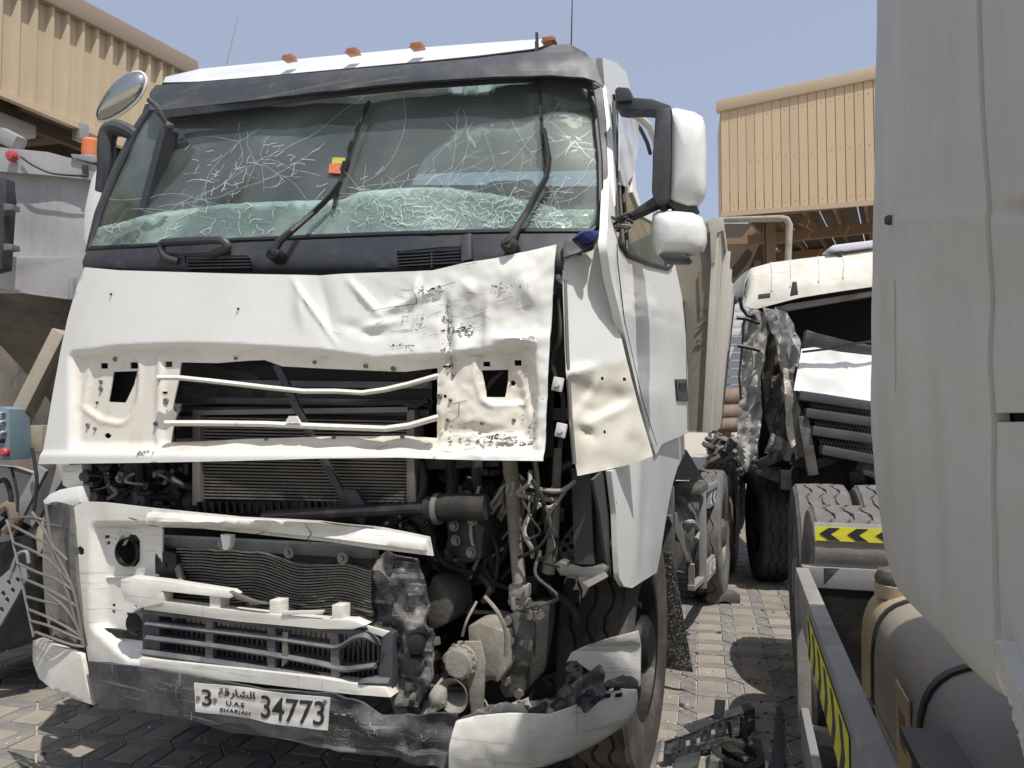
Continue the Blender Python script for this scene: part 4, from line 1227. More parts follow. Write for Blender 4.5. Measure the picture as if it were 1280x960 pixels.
MB().tube(spline([MT.y(698, 360, .3), MT.y(700, 420, .26), MT.y(690, 455, .28), MT.y(704, 500, .3), MT.y(700, 560, .3)]), .009, 6).build('gap_cable', mt['rubber'], truck)

door_ol = [(757, 305), (770, 300), (800, 322), (836, 340), (850, 345), (854, 400), (857, 470), (857, 540), (825, 553), (795, 570), (766, 586), (800, 560), (790, 500), (775, 430), (764, 360)]
def door_dent(px, py):
    d = ridge(px, py, 757, 362, 856, 398, 9, .012)
    d += smooth01((py - (362 + (px - 757) * .37)) / 20) * .010
    d += nz(px, py, 3, 1 / 90.) * .002
    return d
flank = [(758, 304), (760, 285), (762, 220), (760, 150), (756, 108), (753, 72), (770, 78), (783, 90), (788, 112), (792, 148), (793, 190), (795, 235), (803, 262), (846, 276), (850, 330), (855, 400), (858, 470), (858, 541), (825, 555), (817, 569), (800, 512), (785, 452), (772, 396), (763, 342)]
win = [(765, 128), (769, 118), (776, 121), (785, 142), (788, 190), (791, 240), (803, 270), (838, 290), (838, 332), (833, 336), (808, 329), (782, 318), (773, 304), (771, 288), (767, 210)]
cab_side = MB().sheet(flank, side_s, 9, [win], door_dent, .03, (-1, 0, 0)).build('door', mt['paint'], truck, ang=50, label='white driver door with shut lines')
tubepath('window_frame', [(773, 304), (782, 318), (808, 329), (833, 336), (838, 332), (839, 292)], .012, mt['winside'], cab_side, lambda x, y: side_s(x, y) + Vector((.006, 0, 0)))
tubepath('window_frame', [(766, 128), (767, 210), (771, 288)], .010, mt['winside'], cab_side, lambda x, y: side_s(x, y) + Vector((.004, 0, 0)))
MB().sheet(win, lambda x, y: side_s(x, y) - Vector((.012, 0, 0)), 14, (), None, .005, (-1, 0, 0)).build('side_window', mt['side'], cab_side)
tubepath('window_divider', [(766, 118), (776, 200), (784, 318)], .009, mt['winside'], cab_side, lambda x, y: side_s(x, y) + Vector((.002, 0, 0)))
tubepath('shut_line', [(768, 305), (769, 330), (777, 400), (800, 500), (818, 556)], .0022, mt['winside'], cab_side, lambda x, y: side_s(x, y) + Vector((.010, 0, 0)), 0, 5)
tubepath('shut_line', [(852, 336), (856, 430), (857, 538)], .003, mt['winside'], cab_side, lambda x, y: side_s(x, y) + Vector((.010, 0, 0)), 0, 5)
tubepath('door_frame', [(784, 139), (796, 147), (808, 158), (816, 176), (824, 210), (834, 262), (839, 300)], .020, mt['paint'], cab_side, lambda x, y: side_s(x, y) + Vector((.012, 0, 0)))
tubepath('frame_seal', [(790, 150), (800, 162), (808, 178), (812, 192)], .012, mt['winside'], cab_side, lambda x, y: side_s(x, y) + Vector((.004, 0, 0)))
# door handle
def hx(x, y, o): return side_s(x, y) + Vector((o, 0, 0))
MB().prism([hx(x, y, .02) for x, y in ((841, 474), (855, 474), (856, 502), (843, 501))], (-.03, 0, 0), .006).build('door_handle', mt['dark'], cab_side)
MB().prism([hx(x, y, .026) for x, y in ((844, 479), (852, 479), (852, 487), (844, 487))], (-.01, 0, 0)).build('handle_grip', mt['black'], cab_side)
MB().sheet([(757, 128), (761, 132), (770, 185), (770, 208), (766, 200)], lambda x, y: side_s(x, y) + Vector((.008, 0, 0)), 8, (), None, .004, (-1, 0, 0)).build('quarter_gap', mt['black'], cab_side)
# A pillar strips
MB().sheet([(737, 103), (752, 106), (757, 150), (759, 220), (757, 285), (748, 296), (750, 262), (749, 200), (745, 150)], lambda x, y: MT.sy(x, y, lambda X, Z: wY(X, Z) + .02), 8, (), None, .03).build('pillar_trim', mt['visor'], truck)
MB().sheet([(752, 106), (757, 108), (765, 180), (771, 290), (769, 306), (757, 306), (752, 298), (758, 285), (760, 220), (757, 150)], lambda x, y: MT.sy(x, y, lambda X, Z: wY(X, Z) + .035), 8, (), None, .04).build('pillar_cover', mt['paint'], truck)
# far (left) flank, seen as a sliver
mb = MB()
pts = [(1.5), ]
def lfn(u, v):
    z = 1.5 + 1.5 * v
    return Vector((-1.18 + .16 * max(0, z - 2.2) / .8, .42 + .10 * (z - 2.2) + u * (1.5 - .1 * v), z))
lf = MB(); lf.grid(lambda u, v: lfn(u, v * .53), 8, 8, (.03, 0, 0)); lf.build('left_flank', mt['paint'], truck)
lf = MB(); lf.grid(lambda u, v: lfn(u * .06, .5 + v * .5), 3, 6, (.04, 0, 0)); lf.build('left_pillar', mt['dark'], truck)
lf = MB(); lf.grid(lambda u, v: lfn(.75 + u * .25, .5 + v * .5), 3, 6, (.04, 0, 0)); lf.build('left_pillar', mt['dark'], truck)
lf = MB(); lf.grid(lambda u, v: lfn(.12 + u * .63, .52 + v * .46) + Vector((.02, 0, 0)), 6, 6, (.005, 0, 0)); lf.build('left_window', mt['side'], truck)
MB().sheet([(113, 312), (120, 285), (150, 210), (178, 150), (190, 138), (180, 138), (165, 160), (140, 210), (118, 265), (106, 315)], lambda x, y: MT.sy(x, y, lambda X, Z: wY(X, Z) + .03), 9, (), None, .04).build('pillar_trim', mt['dark'], truck)

# ---- mirrors
def Dp(d0):   # plane facing the truck front at own distance
    return Yp(d0)
MY = .62
arm = MB()
arm.prism([MT.y(x, y, MY - .02) for x, y in ((768, 112), (772, 108), (786, 109), (789, 116), (789, 126), (770, 127))], (0, .10, 0), .008)
arm.prism([MT.y(x, y, MY) for x, y in ((769, 124), (788, 121), (815, 123), (838, 131), (840, 142), (818, 137), (797, 136), (780, 138), (770, 136))], (0, .09, 0), .008)
mirror = arm.build('mirror_bracket', mt['dark'], truck)
MB().prism([MT.y(x, y, MY - .01) for x, y in ((819, 135), (838, 133), (838, 200), (836, 250), (820, 256), (814, 240), (816, 190))], (0, .13, 0), .012).build('mirror_spine', mt['dark'], mirror)
MB().prism([MT.y(x, y, MY + .02) for x, y in ((783, 268), (800, 257), (820, 243), (836, 240), (836, 250), (806, 263), (788, 272))], (0, .07, 0), .008).build('mirror_lower_arm', mt['dark'], mirror)
def shell(name, px, Y, depth, m, par, bulge=.05):
    cx = sum(p[0] for p in px) / len(px); cy = sum(p[1] for p in px) / len(px)
    mb = MB(); rings = []
    pl = densify(px, 6)
    for k, dy in ((1.0, depth), (1.0, depth * .45), (.96, depth * .22), (.86, depth * .08), (.66, 0.0), (.35, -.012)):
        rings.append([mb.bm.verts.new(MT.y(cx + (p[0] - cx) * k, cy + (p[1] - cy) * k, Y + dy)) for p in pl])
    for a, b in zip(rings, rings[1:]):
        for i in range(len(a)):
            mb.bm.faces.new([a[i], a[(i + 1) % len(a)], b[(i + 1) % len(a)], b[i]])
    mb.bm.faces.new(rings[-1]); mb.bm.faces.new(rings[0][::-1])
    return mb.build(name, m, par, ang=60)
shell('mirror_housing', [(838, 136), (846, 135), (868, 140), (878, 146), (882, 158), (883.5, 190), (883, 236), (880, 250), (872, 259), (860, 261), (845, 256), (836, 251), (837, 200)], MY + .0, .16, mt['paint'], mirror)
MB().prism([MT.y(x, y, MY + .03) for x, y in ((836, 248), (845, 254), (860, 259), (872, 258), (862, 266), (846, 264), (834, 254))], (0, .10, 0), .004).build('housing_base', mt['dark'], mirror)
shell('mirror_housing', [(816, 268), (822, 264), (845, 263), (866, 265), (878, 272), (883, 285), (884, 302), (880, 314), (866, 320), (842, 322), (822, 319), (815, 308), (813, 288)], MY - .02, .17, mt['paint'], mirror)
MB().prism([MT.y(x, y, MY - .02) for x, y in ((823, 318), (828, 316), (855, 317), (862, 321), (858, 325), (830, 325))], (0, .1, 0), .003).build('housing_base', mt['dark'], mirror)
for x0 in (830, 858):
    MB().tube([MT.y(x0, 258, MY + .05), MT.y(x0, 267, MY + .05)], .012, 8).build('mirror_post', mt['dark'], mirror)
MB().prism([MT.y(x, y, .55) for x, y in ((757, 252), (764, 252), (764, 300), (757, 302), (753, 296))], (0, .08, 0), .006).build('mirror_mount', mt['dark'], mirror)
rnd = random.Random(2)
for i in range(4):
    pts = [MT.y(758, 266 + i * 5, .5)]
    for x in (766, 775, 783, 789):
        pts.append(MT.y(x + rnd.uniform(-2, 2), 268 + i * 4 + rnd.uniform(-4, 6), .5 - rnd.uniform(0, .05)))
    MB().tube(spline(pts), .006, 6).build('mirror_wire', mt['rubber'], mirror)
MB().tube(spline([MT.y(768, 292, .5), MT.y(776, 282, .47), MT.y(788, 283, .48), MT.y(781, 291, .48)]), .003, 5).build('mirror_wire', mt['wirewhite'], mirror)
# wind deflector beside the bracket, sky reflection painted in as bluish-white diffuse
MB().sheet([(770, 140), (783, 137), (794, 152), (793, 185), (788, 215), (777, 234), (769, 231)], lambda x, y: side_s(x, y) + Vector((.02, 0, 0)), 8, (), None, .008, (-1, 0, 0)).build('wind_deflector', glass_mat('deflector_glass', (.8, .86, .92), .10, .8, (.66, .70, .76)), cab_side)
# round front mirror at the left corner
c = MT.y(159, 126, .24)
mb = MB()
ua = (MT.y(188, 99, .24) - MT.y(130, 153, .24)); L = ua.length / 2; ua.normalize()
va = Vector((0, -1, 0)).cross(ua).normalized()
def rm(u, v):
    a = 2 * math.pi * u; s = math.sin(math.pi * v); q = math.cos(math.pi * v)
    fat = .066 * (1 + .28 * math.cos(a))
    return c + ua * (L * math.cos(a) * s) + va * (fat * math.sin(a) * s) + Vector((0, -.03 - .055 * q if q > 0 else .0 - .03 * q - .03, 0))
mb.grid(rm, 32, 14)
rmir = mb.build('front_mirror', mt['chrome'], truck, ang=60)
MB().tube([rm(i / 32, .5) for i in range(33)], .007, 6).build('mirror_rim', mt['paint'], rmir)
MB().tube(spline([MT.y(186, 125, .26), MT.y(196, 133, .25), MT.y(204, 148, .27), MT.y(212, 159, .30)]), .011, 8).build('mirror_arm', mt['dark'], rmir)
MB().lathe([(.02, 0), (.02, .02), (.008, .03)], MT.y(213, 159, .30), (0, -1, 0), 10).build('mirror_foot', mt['dark'], rmir)
# left side mirror, seen edge-on
mb = MB()
P_ = spline([MT.y(x, y, .75) for x, y in ((172, 172), (160, 164), (146, 160), (136, 166), (133, 185), (132, 210), (128, 240))], 5)
mb.tube(P_, [.035 + .012 * math.sin(3.1 * i / len(P_)) for i in range(len(P_))], 10)
mb.build('side_mirror_bracket', mt['dark'], truck)
MB().prism([MT.y(x, y, .85) for x, y in ((124, 203), (131, 210), (130, 240), (119, 280), (110, 312), (104, 300), (105, 262), (113, 225))], (0, .2, 0), .012).build('side_mirror_housing', mt['paint'], truck)

# ---- coolers behind the hood
def radiator(x0, x1, y0, y1, Y, n, wave=None, m=mt['fin'], name='radiator', left=True, jit=0.0, cols=24):
    cx = (x0 + x1) / 2
    core = MB().prism([MT.y(x, y, Y + .02) for x, y in ((x0, y0), (x1, y0), (x1, y1), (x0, y1))], (0, .05, 0)).build(name, mt['findark'], truck)
    rnd = random.Random(n)
    for i in range(n):
        t = (i + .5) / n
        pts = []
        for k in range(cols + 1):
            x = x0 + (x1 - x0) * k / cols
            y = y0 + (y1 - y0) * t + (wave(x, t) if wave else 0)
            pts.append(MT.y(x, y, Y + rnd.uniform(-jit, jit)))
        mb = MB()
        h = (MT.y(cx, y0, Y).z - MT.y(cx, y1, Y).z) / n * .5
        fr = [[mb.bm.verts.new(p + Vector((0, dy, dz))) for p in pts] for dy, dz in ((0, h / 2), (0, -h / 2), (.02, -h / 2), (.02, h / 2))]
        for a in range(4):
            r1, r2 = fr[a], fr[(a + 1) % 4]
            for k in range(cols):
                mb.bm.faces.new([r1[k], r1[k + 1], r2[k + 1], r2[k]])
        mb.build('radiator_fin', m, core, smooth=False)
    return core
r1 = radiator(246, 514, 520, 624, .27, 26, lambda x, t: .02 * (x - 246))
for x in (245, 513):
    MB().prism([MT.y(x0_, y, .25) for x0_, y in ((x - 5, 512), (x + 5, 512), (x + 5, 632), (x - 5, 632))], (0, .08, 0), .004).build('side_tank', mt['steel'], r1)
MB().bar(MT.y(246, 516, .26), MT.y(512, 512, .26), .03, .02).build('top_rail', mt['steel'], r1)
for k in range(30):
    x = 250 + k * 9.2
    MB().bar(MT.y(x, 627, .24), MT.y(x + 1, 641, .24), .012, .03, (0, 1, 0)).build('guard_rib', mt['oily'], r1)
MB().prism([MT.y(x, y, .33) for x, y in ((215, 455), (540, 460), (540, 520), (215, 520))], (0, .05, 0)).build('upper_shroud', mt['oily'], truck)
for y in (478, 500, 512):
    MB().bar(MT.y(225, y, .28), MT.y(538, y + 4, .30), .03, .025).build('shroud_rail', mt['dark'], truck)
MB().tube([MT.y(460, 505, .27), MT.y(500, 503, .26), MT.y(520, 508, .25), MT.y(535, 500, .25)], .012, 8).build('hose', mt['rubber'], truck)
# loose strut lying across the coolers
mb = MB(); mb.bar(MT.y(346, 455, .16), MT.y(388, 545, .18), .032, .018, (0, -1, 0), .004); mb.bar(MT.y(388, 545, .18), MT.y(443, 645, .2), .030, .018, (0, -1, 0), .004)
mb.prism([MT.y(x, y, .17) for x, y in ((428, 610), (444, 612), (460, 638), (454, 656), (440, 648))], (0, .03, 0), .005)
mb.build('bonnet_strut', mt['dark'], truck)
# blue grey cross tube below
MB().tube([MT.y(330, 645, .13), MT.y(440, 640, .13), MT.y(535, 635, .13)], .022, 10).build('cross_tube', mt['engine'], truck)
# condenser with bent fins
def wavef(x, t):
    k = smooth01((x - 310) / 100)
    y = 14 * k * (1 - .4 * t) + 4 * math.sin((x - 222) * .055) * smooth01((x - 300) / 60) + (x - 222) * .05
    return y + 2.2 * nz(x, t * 40, 3, .04)
r2 = radiator(220, 464, 684, 762, .07, 21, wavef, jit=.006)
MB().bar(MT.y(196, 676, .1), MT.y(470, 690, .1), .05, .045, bev=.006).build('condenser_rail', mt['dark'], r2)
MB().prism([MT.y(x, y, .05) for x, y in ((192, 690), (206, 688), (220, 692), (222, 740), (205, 742), (194, 735))], (0, .1, 0), .01).build('condenser_end', mt['oily'], r2)
MB().sheet([(464, 700), (480, 690), (520, 700), (528, 740), (522, 790), (500, 800), (470, 790), (462, 760)], Yp(.10), 6, (), lambda x, y: .04 * nz(x, y, 4, .05) + .008 * nz(x, y, 1, .2), .02).build('cooler_tank', mt['crushdk'], r2, ang=60)
for x, y in ((280, 679), (363, 690), (430, 697), (511, 775), (526, 800), (512, 760)):
    P = MT.y(x, y, .055)
    mb = MB(); mb.lathe([(.022, 0), (.022, .012), (.010, .014)], P, (0, -1, 0), 14); mb.lathe([(.010, .012), (.010, .024)], P, (0, -1, 0), 6)
    mb.build('mount_bolt', mt['steel'], r2)
MB().prism([MT.y(x, y, .0) for x, y in ((275, 668), (288, 669), (287, 682), (283, 688), (278, 687))], (0, .03, 0), .004).build('mount_tab', mt['cream'], r2)
# backing so the bay is closed
MB().prism([MT.y(x, y, .5) for x, y in ((85, 560), (560, 560), (560, 860), (150, 830), (100, 700))], (0, .05, 0)).build('bay_wall', mt['oily'], truck)

# ---- bumper: left shell with upper bar
def bdent(px, py):
    d = 0
    # recessed inner field around the fog lamps
    rec = smooth01((px - 113) / 10) * smooth01((py - 653) / 10) * smooth01((828 - py - max(0, (160 - px)) * .95) / 11)
    d -= .05 * rec
    d += nz(px, py, 2, 1 / 50.) * .006
    d += .012 * smooth01((645 - py + (px - 100) * .07) / 10) * 0
    return d
fog1 = [(135, 686), (143, 684), (147, 676), (150, 670), (158, 671), (163, 678), (162, 704), (156, 711), (140, 710), (135, 703)]
fog2 = [(146, 769), (158, 770), (170, 772), (174, 778), (174, 790), (168, 799), (148, 792)]
bump_ol = [(92, 634), (104, 627), (130, 628), (200, 636), (300, 646), (400, 651), (460, 660), (528, 674), (533, 698), (500, 694), (460, 689), (400, 680), (300, 669), (240, 663), (191, 661),
           (190, 720), (186, 730), (182, 760), (177, 800), (176, 826), (175, 836), (140, 828), (110, 826), (103, 780), (95, 700), (91, 660)]
bumper = MB().sheet(bump_ol, bump_s, 4.5, [fog1, fog2, sq(120, 671, 4, 4), sq(121, 679, 4, 4), sq(128, 758, 4, 4), sq(128, 766, 4, 4), [(96, 686), (100, 682), (105, 686), (105, 692), (100, 695), (96, 692)]], bdent, .008).build('bumper', mt['bumper'], truck, ang=60)
def bs(x, y, o=0): return bump_s(x, y) - Vector((0, bdent(x, y) + o, 0))
MB().sheet([(190, 640), (300, 648), (400, 653), (528, 676), (532, 690), (460, 680), (400, 672), (300, 662), (191, 655)], lambda x, y: bs(x, y, .02), 8, (), lambda x, y: .02 * (1 - abs(2 * ((y - (640 + (x - 190) * .1)) / 22) - 1)), .02).build('bumper_bar', mt['bumper'], bumper, ang=60)
scratch([[(390, 652), (386, 660), (388, 668), (383, 674), (388, 680)], [(162, 647), (172, 650)], [(180, 657), (190, 660)], [(318, 668), (330, 666)]], mt['ink'], lambda x, y, o: bs(x, y, .045 if x > 195 else o), 1.2, .004, bumper)
for fx, fy, r in ((150, 692, .058), (161, 782, .045)):
    P = bump_s(fx, fy)
    mb = MB(); mb.lathe([(r, .0), (r * 1.02, .01), (r * .96, .02), (r * .8, -.03), (r * .5, -.06), (.0, -.065)], P + Vector((0, .045, 0)), (0, -1, 0), 20, cap=False)
    mb.build('fog_lamp_bowl', mt['oily'] if r > .05 else mt['steel'], bumper)
    mb = MB(); mb.lathe([(r * 1.3, 0), (r * 1.35, .05)], P + Vector((0, .10, 0)), (0, 1, 0), 18); mb.build('fog_lamp_box', mt['black'], bumper)
for x, y, r in ((136, 675, .016), (161, 761, .014), (141, 672, .006)):
    P = bs(x, y, .002)
    MB().lathe([(r * 1.2, 0), (r, .014), (r * .5, .014), (r * .4, .004)], P, (0, -1, 0), 12).build('lamp_screw', mt['cream'], bumper)
MB().tube([bs(122, 724, .004), bs(150, 724, .004), bs(187, 722, .004)], .005, 6).build('bumper_seam', mt['cream'], bumper)
# middle trim and slats in white
def slat(name, px, Y, t, m, par, bev=.0012):
    return MB().prism([MT.y(x, y, Y) for x, y in px], (0, t, 0), bev).build(name, m, par)
slat('trim_blade', [(151, 724), (165, 722), (200, 726), (285, 739), (292, 744), (287, 748), (200, 738), (204, 742), (204, 754), (176, 760), (156, 750), (151, 738)], -.05, .05, mt['bumper'], bumper)
slat('trim_blade', [(286, 739), (292, 742), (318, 752), (335, 755), (318, 756), (296, 749)], -.05, .02, mt['steel'], bumper, .001)
slat('trim_blade', [(180, 752), (204, 752), (300, 764), (400, 774), (440, 775), (456, 782), (440, 787), (400, 786), (300, 777), (180, 762)], -.045, .05, mt['bumper'], bumper)
for x in (268, 343, 421):
    slat('trim_post', [(x - 6, 744 + (x - 268) * .08), (x + 7, 745 + (x - 268) * .08), (x + 7, 769 + (x - 268) * .07), (x - 6, 769 + (x - 268) * .07)], -.04, .05, mt['bumper'], bumper)
slat('trim_splinter', [(352, 764), (405, 763), (402, 768), (380, 768), (352, 770)], -.05, .01, mt['bumper'], bumper, .001)
slat('trim_splinter', [(458, 782), (486, 790), (478, 796), (462, 790)], -.05, .01, mt['bumper'], bumper, .001)
slat('lower_lip', [(174, 822), (200, 826), (300, 836), (400, 848), (480, 860), (488, 872), (440, 868), (300, 852), (240, 846), (175, 836)], -.05, .06, mt['bumper'], bumper)
# lower grille, dark, partly bent
lg = MB().prism([MT.y(x, y, .06) for x, y in ((178, 762), (300, 777), (490, 790), (488, 862), (300, 838), (178, 822))], (0, .02, 0)).build('lower_grille', mt['findark'], bumper)
def bent_bar(pts, r, name='grille_bar', m=mt['wgrille'], par=lg, Y=-.02):
    P = spline([MT.y(x, y, Y + (d if d else 0)) for x, y, d in pts], 5)
    mb = MB()
    n = len(P)
    fr = []
    for p in P:
        fr.append([mb.bm.verts.new(p + Vector((0, dy, dz))) for dy, dz in ((-.004, r), (-.016, .0), (-.004, -r), (.05, -r * .6), (.05, r * .6))])
    for a, b in zip(fr, fr[1:]):
        for k in range(5):
            mb.bm.faces.new([a[k], a[(k + 1) % 5], b[(k + 1) % 5], b[k]])
    mb.bm.faces.new(fr[0][::-1]); mb.bm.faces.new(fr[-1])
    return mb.build(name, m, par)
gm = M('scuffed_grille_plastic', (0.085, 0.09, 0.098), .5, 0, .8, (.21, .205, .195), 7, .15, 40)
bent_bar([(178, 763, 0), (260, 772, 0), (340, 780, 0), (420, 787, 0), (440, 790, .0), (485, 792, .02)], .012, m=gm)
bent_bar([(184, 779, 0), (260, 788, 0), (340, 797, 0), (400, 806, 0), (424, 808, 0), (442, 798, -.02), (458, 795, -.03), (474, 804, 0)], .010, m=gm)
bent_bar([(184, 797, 0), (260, 806, 0), (340, 818, 0), (400, 829, 0), (428, 836, 0), (446, 835, -.02), (470, 832, 0)], .010, m=gm)
bent_bar([(180, 815, 0), (260, 826, 0), (340, 838, 0), (400, 848, 0), (440, 858, 0), (456, 852, -.02), (488, 852, 0)], .012, m=gm)
for x, dx in ((265, -1), (342, 0), (420, 2)):
    MB().bar(MT.y(x, 770 + (x - 265) * .1, -.01), MT.y(x + dx, 832 + (x - 265) * .14, -.01), .036, .03, (0, 1, 0), .006).build('grille_post', gm, lg)
slat('grille_end', [(178, 762), (198, 765), (200, 822), (178, 818)], -.015, .06, mt['wgrille'], lg)
slat('grille_end', [(478, 788), (491, 792), (490, 864), (472, 856)], -.015, .06, mt['wgrille'], lg)
for k in range(44):
    x = 203 + k * 6.3
    MB().bar(MT.y(x, 766 + (x - 200) * .09, .055), MT.y(x, 822 + (x - 200) * .13, .055), .008, .012, (0, 1, 0)).build('core_rib', mt['fin'], lg)
slat('loose_pin', [(353, 790), (360, 790), (359, 826), (352, 834)], -.03, .02, mt['steel'], lg)
# bottom bumper, dark, torn towards the right
def lowdent(px, py):
    k = smooth01((px - 380) / 90)
    return k * (nz(px, py, 4, 1 / 30.) * .045 + nz(px, py, 7, 1 / 9.) * .007) + gauss(px, py, 190, 845, 10, 12, -.012) + gauss(px, py, 220, 862, 8, 8, .008) + ridge(px, py, 395, 880, 470, 905, 16, .03) * 1 + .004 * nz(px, py, 1, .05)
LOWOL = [(108, 827), (140, 830), (200, 838), (242, 845), (330, 862), (420, 868), (440, 872), (458, 884), (475, 895), (500, 896), (540, 890), (573, 892), (567, 925), (564, 958), (530, 955), (500, 948), (470, 948), (440, 941), (400, 935),
                   (360, 925), (330, 920), (290, 916), (255, 906), (240, 900), (200, 893), (150, 884), (120, 880), (113, 855)]
lowb = MB().sheet(LOWOL, lambda x, y: MT.sy(x, y, lambda X, Z: bY(X, Z) - .06), 5, (), lowdent, .012).build('lower_bumper', mt['bumper_dark'], truck, ang=60)
def lbs(x, y, o=0.0): return MT.sy(x, y, lambda X, Z: bY(X, Z) - .06) - Vector((0, lowdent(x, y) + o, 0))
def scuffs(cx, cy, rx_, ry_, n, m, seed, size, par):
    rnd = random.Random(seed); mb = MB()
    for i in range(n):
        a = rnd.uniform(0, 6.28); r = math.sqrt(rnd.random())
        x = cx + rx_ * r * math.cos(a); y = cy + ry_ * r * math.sin(a)
        if not inpoly((x, y), LOWOL): continue
        s_ = size * rnd.uniform(.3, 1.3); an = rnd.uniform(-.6, 1.6)
        pts = []
        for q in range(5):
            t = 2 * math.pi * q / 5
            u, v = s_ * math.cos(t) * rnd.uniform(.5, 1.6), s_ * .3 * math.sin(t) * rnd.uniform(.4, 1.4)
            pts.append(lbs(x + u * math.cos(an) - v * math.sin(an), y + u * math.sin(an) + v * math.cos(an), .003))
        try: mb.poly(pts)
        except Exception: pass
    return mb.build('scuff', m, par, smooth=False, kind='stuff')
scuffs(450, 905, 48, 28, 130, mt['steel'], 1, 2.2, lowb)
scuffs(440, 915, 34, 18, 90, mt['steel'], 2, 1.8, lowb)
scuffs(520, 925, 45, 22, 90, mt['steel'], 3, 2, lowb)
scuffs(220, 862, 9, 12, 18, mt['steel'], 4, 2, lowb)
scuffs(300, 880, 160, 30, 50, mt['steel'], 5, 2, lowb)
# white corner caps
capL = MB().sheet([(44, 800), (52, 797), (75, 806), (106, 817), (110, 835), (113, 855), (119, 880), (95, 872), (70, 860), (54, 846), (46, 825)], lambda x, y: MT.sy(x, y, lambda X, Z: bY(X, Z) - .06 + .25 * max(0, -X - 1.05) + .03), 5, (),
                  lambda x, y: .02 * math.cos((y - 838) / 40), .02).build('bumper_corner', mt['bumper'], truck, ang=70)
MB().prism([MT.y(x, y, .02) for x, y in ((108, 878), (112, 878), (111, 886), (107, 886))], (0, .02, 0)).build('corner_clip', mt['dark'], capL)
# headlamp at the left and its bent wire guard
hl_s = lambda x, y: MT.sy(x, y, lambda X, Z: bY(X, Z) - .01 + .3 * max(0, -X - 1.06))
hl = MB().sheet([(53, 630), (60, 626), (90, 632), (93, 660), (97, 720), (103, 780), (107, 808), (80, 804), (60, 797), (56, 770), (53, 700)], lambda x, y: hl_s(x, y) + Vector((0, .02, 0)), 5, (), lambda x, y: .02 * math.cos((y - 715) / 70) + .006 * smooth01((x - 80) / 3), .03).build('headlamp', mt['lens'], truck, ang=50, label='dusty left headlamp behind bent wire guard')
for q in (655, 690, 730, 770):
    MB().tube([hl_s(56 + (q - 650) * .02, q) - Vector((0, .004, 0)), hl_s(84 + (q - 650) * .1, q + 3) - Vector((0, .004, 0))], .004, 6).build('lamp_rib', mt['steel'], hl)
MB().tube([hl_s(81, 634) - Vector((0, .006, 0)), hl_s(88, 720) - Vector((0, .006, 0)), hl_s(100, 804) - Vector((0, .006, 0))], .006, 6).build('lamp_edge', mt['dark'], hl)
slat('lamp_surround', [(54, 626), (62, 618), (75, 612), (96, 608), (100, 628), (92, 636), (66, 627), (56, 632)], .12, .06, mt['cream'], truck)
slat('lamp_bracket', [(78, 582), (102, 580), (104, 610), (90, 614), (78, 606)], .2, .05, mt['bumper'], truck)
wires = [[(104, 806), (92, 740), (70, 692), (56, 664), (40, 640)], [(42, 796), (30, 740), (14, 668), (8, 650)], [(14, 648), (40, 646), (58, 652)], [(14, 656), (44, 672), (66, 684), (84, 700)], [(16, 678), (44, 690), (66, 704), (88, 728)],
         [(22, 704), (46, 715), (70, 724), (92, 738)], [(26, 722), (50, 732), (74, 744), (96, 758)], [(36, 762), (56, 770), (80, 782), (102, 796)], [(38, 776), (60, 782), (84, 792), (104, 800)], [(44, 790), (66, 798), (90, 806), (106, 808)],
         [(60, 742), (78, 756), (94, 778), (104, 802)], [(34, 746), (56, 752), (78, 756)], [(57, 630), (66, 690), (84, 740), (98, 790)]]
wg = None
for i, w in enumerate(wires):
    P = spline([MT.y(x, y, .02 - .05 * math.sin((x - 10) / 100 * 3.1)) for x, y in w], 5)
    o = MB().tube(P, .0055, 6)
    if wg is None: wg = o.build('lamp_guard', mt['steel'], truck)
    else: o.build('guard_wire', mt['steel'], wg)
# ---- number plate
c = [MT.y(x, y, -.135) for x, y in ((244, 853), (411, 873), (408, 914), (246, 889))]
o0 = sum(c, Vector()) / 4
ux = (c[1] - c[0]).normalized(); uz = Vector((0, -1, 0)).cross(ux); uz = -uz if uz.z < 0 else uz
Wd = ((c[1] - c[0]).length + (c[2] - c[3]).length) / 2; Hd = ((c[3] - c[0]).length + (c[2] - c[1]).length) / 2
def pl(u, v, o=0):      # u, v in -.5 .. .5
    top = c[0].lerp(c[1], u + .5); bot = c[3].lerp(c[2], u + .5)
    P = bot.lerp(top, v + .5)
    return P - Vector((0, .006 * math.sin(u * 9) + .005 * nz(u * 6, v * 4, 2) + o, 0))
mb = MB(); mb.grid(lambda u, v: pl(u - .5, v - .5), 28, 8, (0, .004, 0))
plate = mb.build('number_plate', mt['plate'], truck, ang=60)
def on_plate(body, u, v, hgt, wid=None, bold=0.0):
    me = text_mesh(body, 1.0, bold=bold)
    xs = [q.co.x for q in me.vertices]; ys = [q.co.y for q in me.vertices]
    if not xs: return
    w = max(xs) - min(xs); h = max(ys) - min(ys)
    k = hgt / h; kw = (wid / w) if wid else k * Hd / Wd
    bm = bmesh.new(); bm.from_mesh(me)
    bmesh.ops.subdivide_edges(bm, edges=[e for e in bm.edges if e.calc_length() > .3], cuts=2)
    mx = (max(xs) + min(xs)) / 2; my = (max(ys) + min(ys)) / 2
    for q in bm.verts:
        z = q.co.z
        q.co = pl(u + (q.co.x - mx) * kw, v + (q.co.y - my) * k, .0015 + (.002 if z > 0 else 0))
    bm.to_mesh(me); bm.free()
    me.materials.append(mt['ink'])
    put(bpy.data.objects.new('lettering', me), plate)
on_plate('3', -.405, .04, .56, .07, .006)
on_plate('34773', .245, .0, .74, .455, .006)
on_plate('\ufe93\ufed7\ufead\ufe8e\ufeb8\ufedf\ufe8d', -.175, .25, .34, .28, .004)
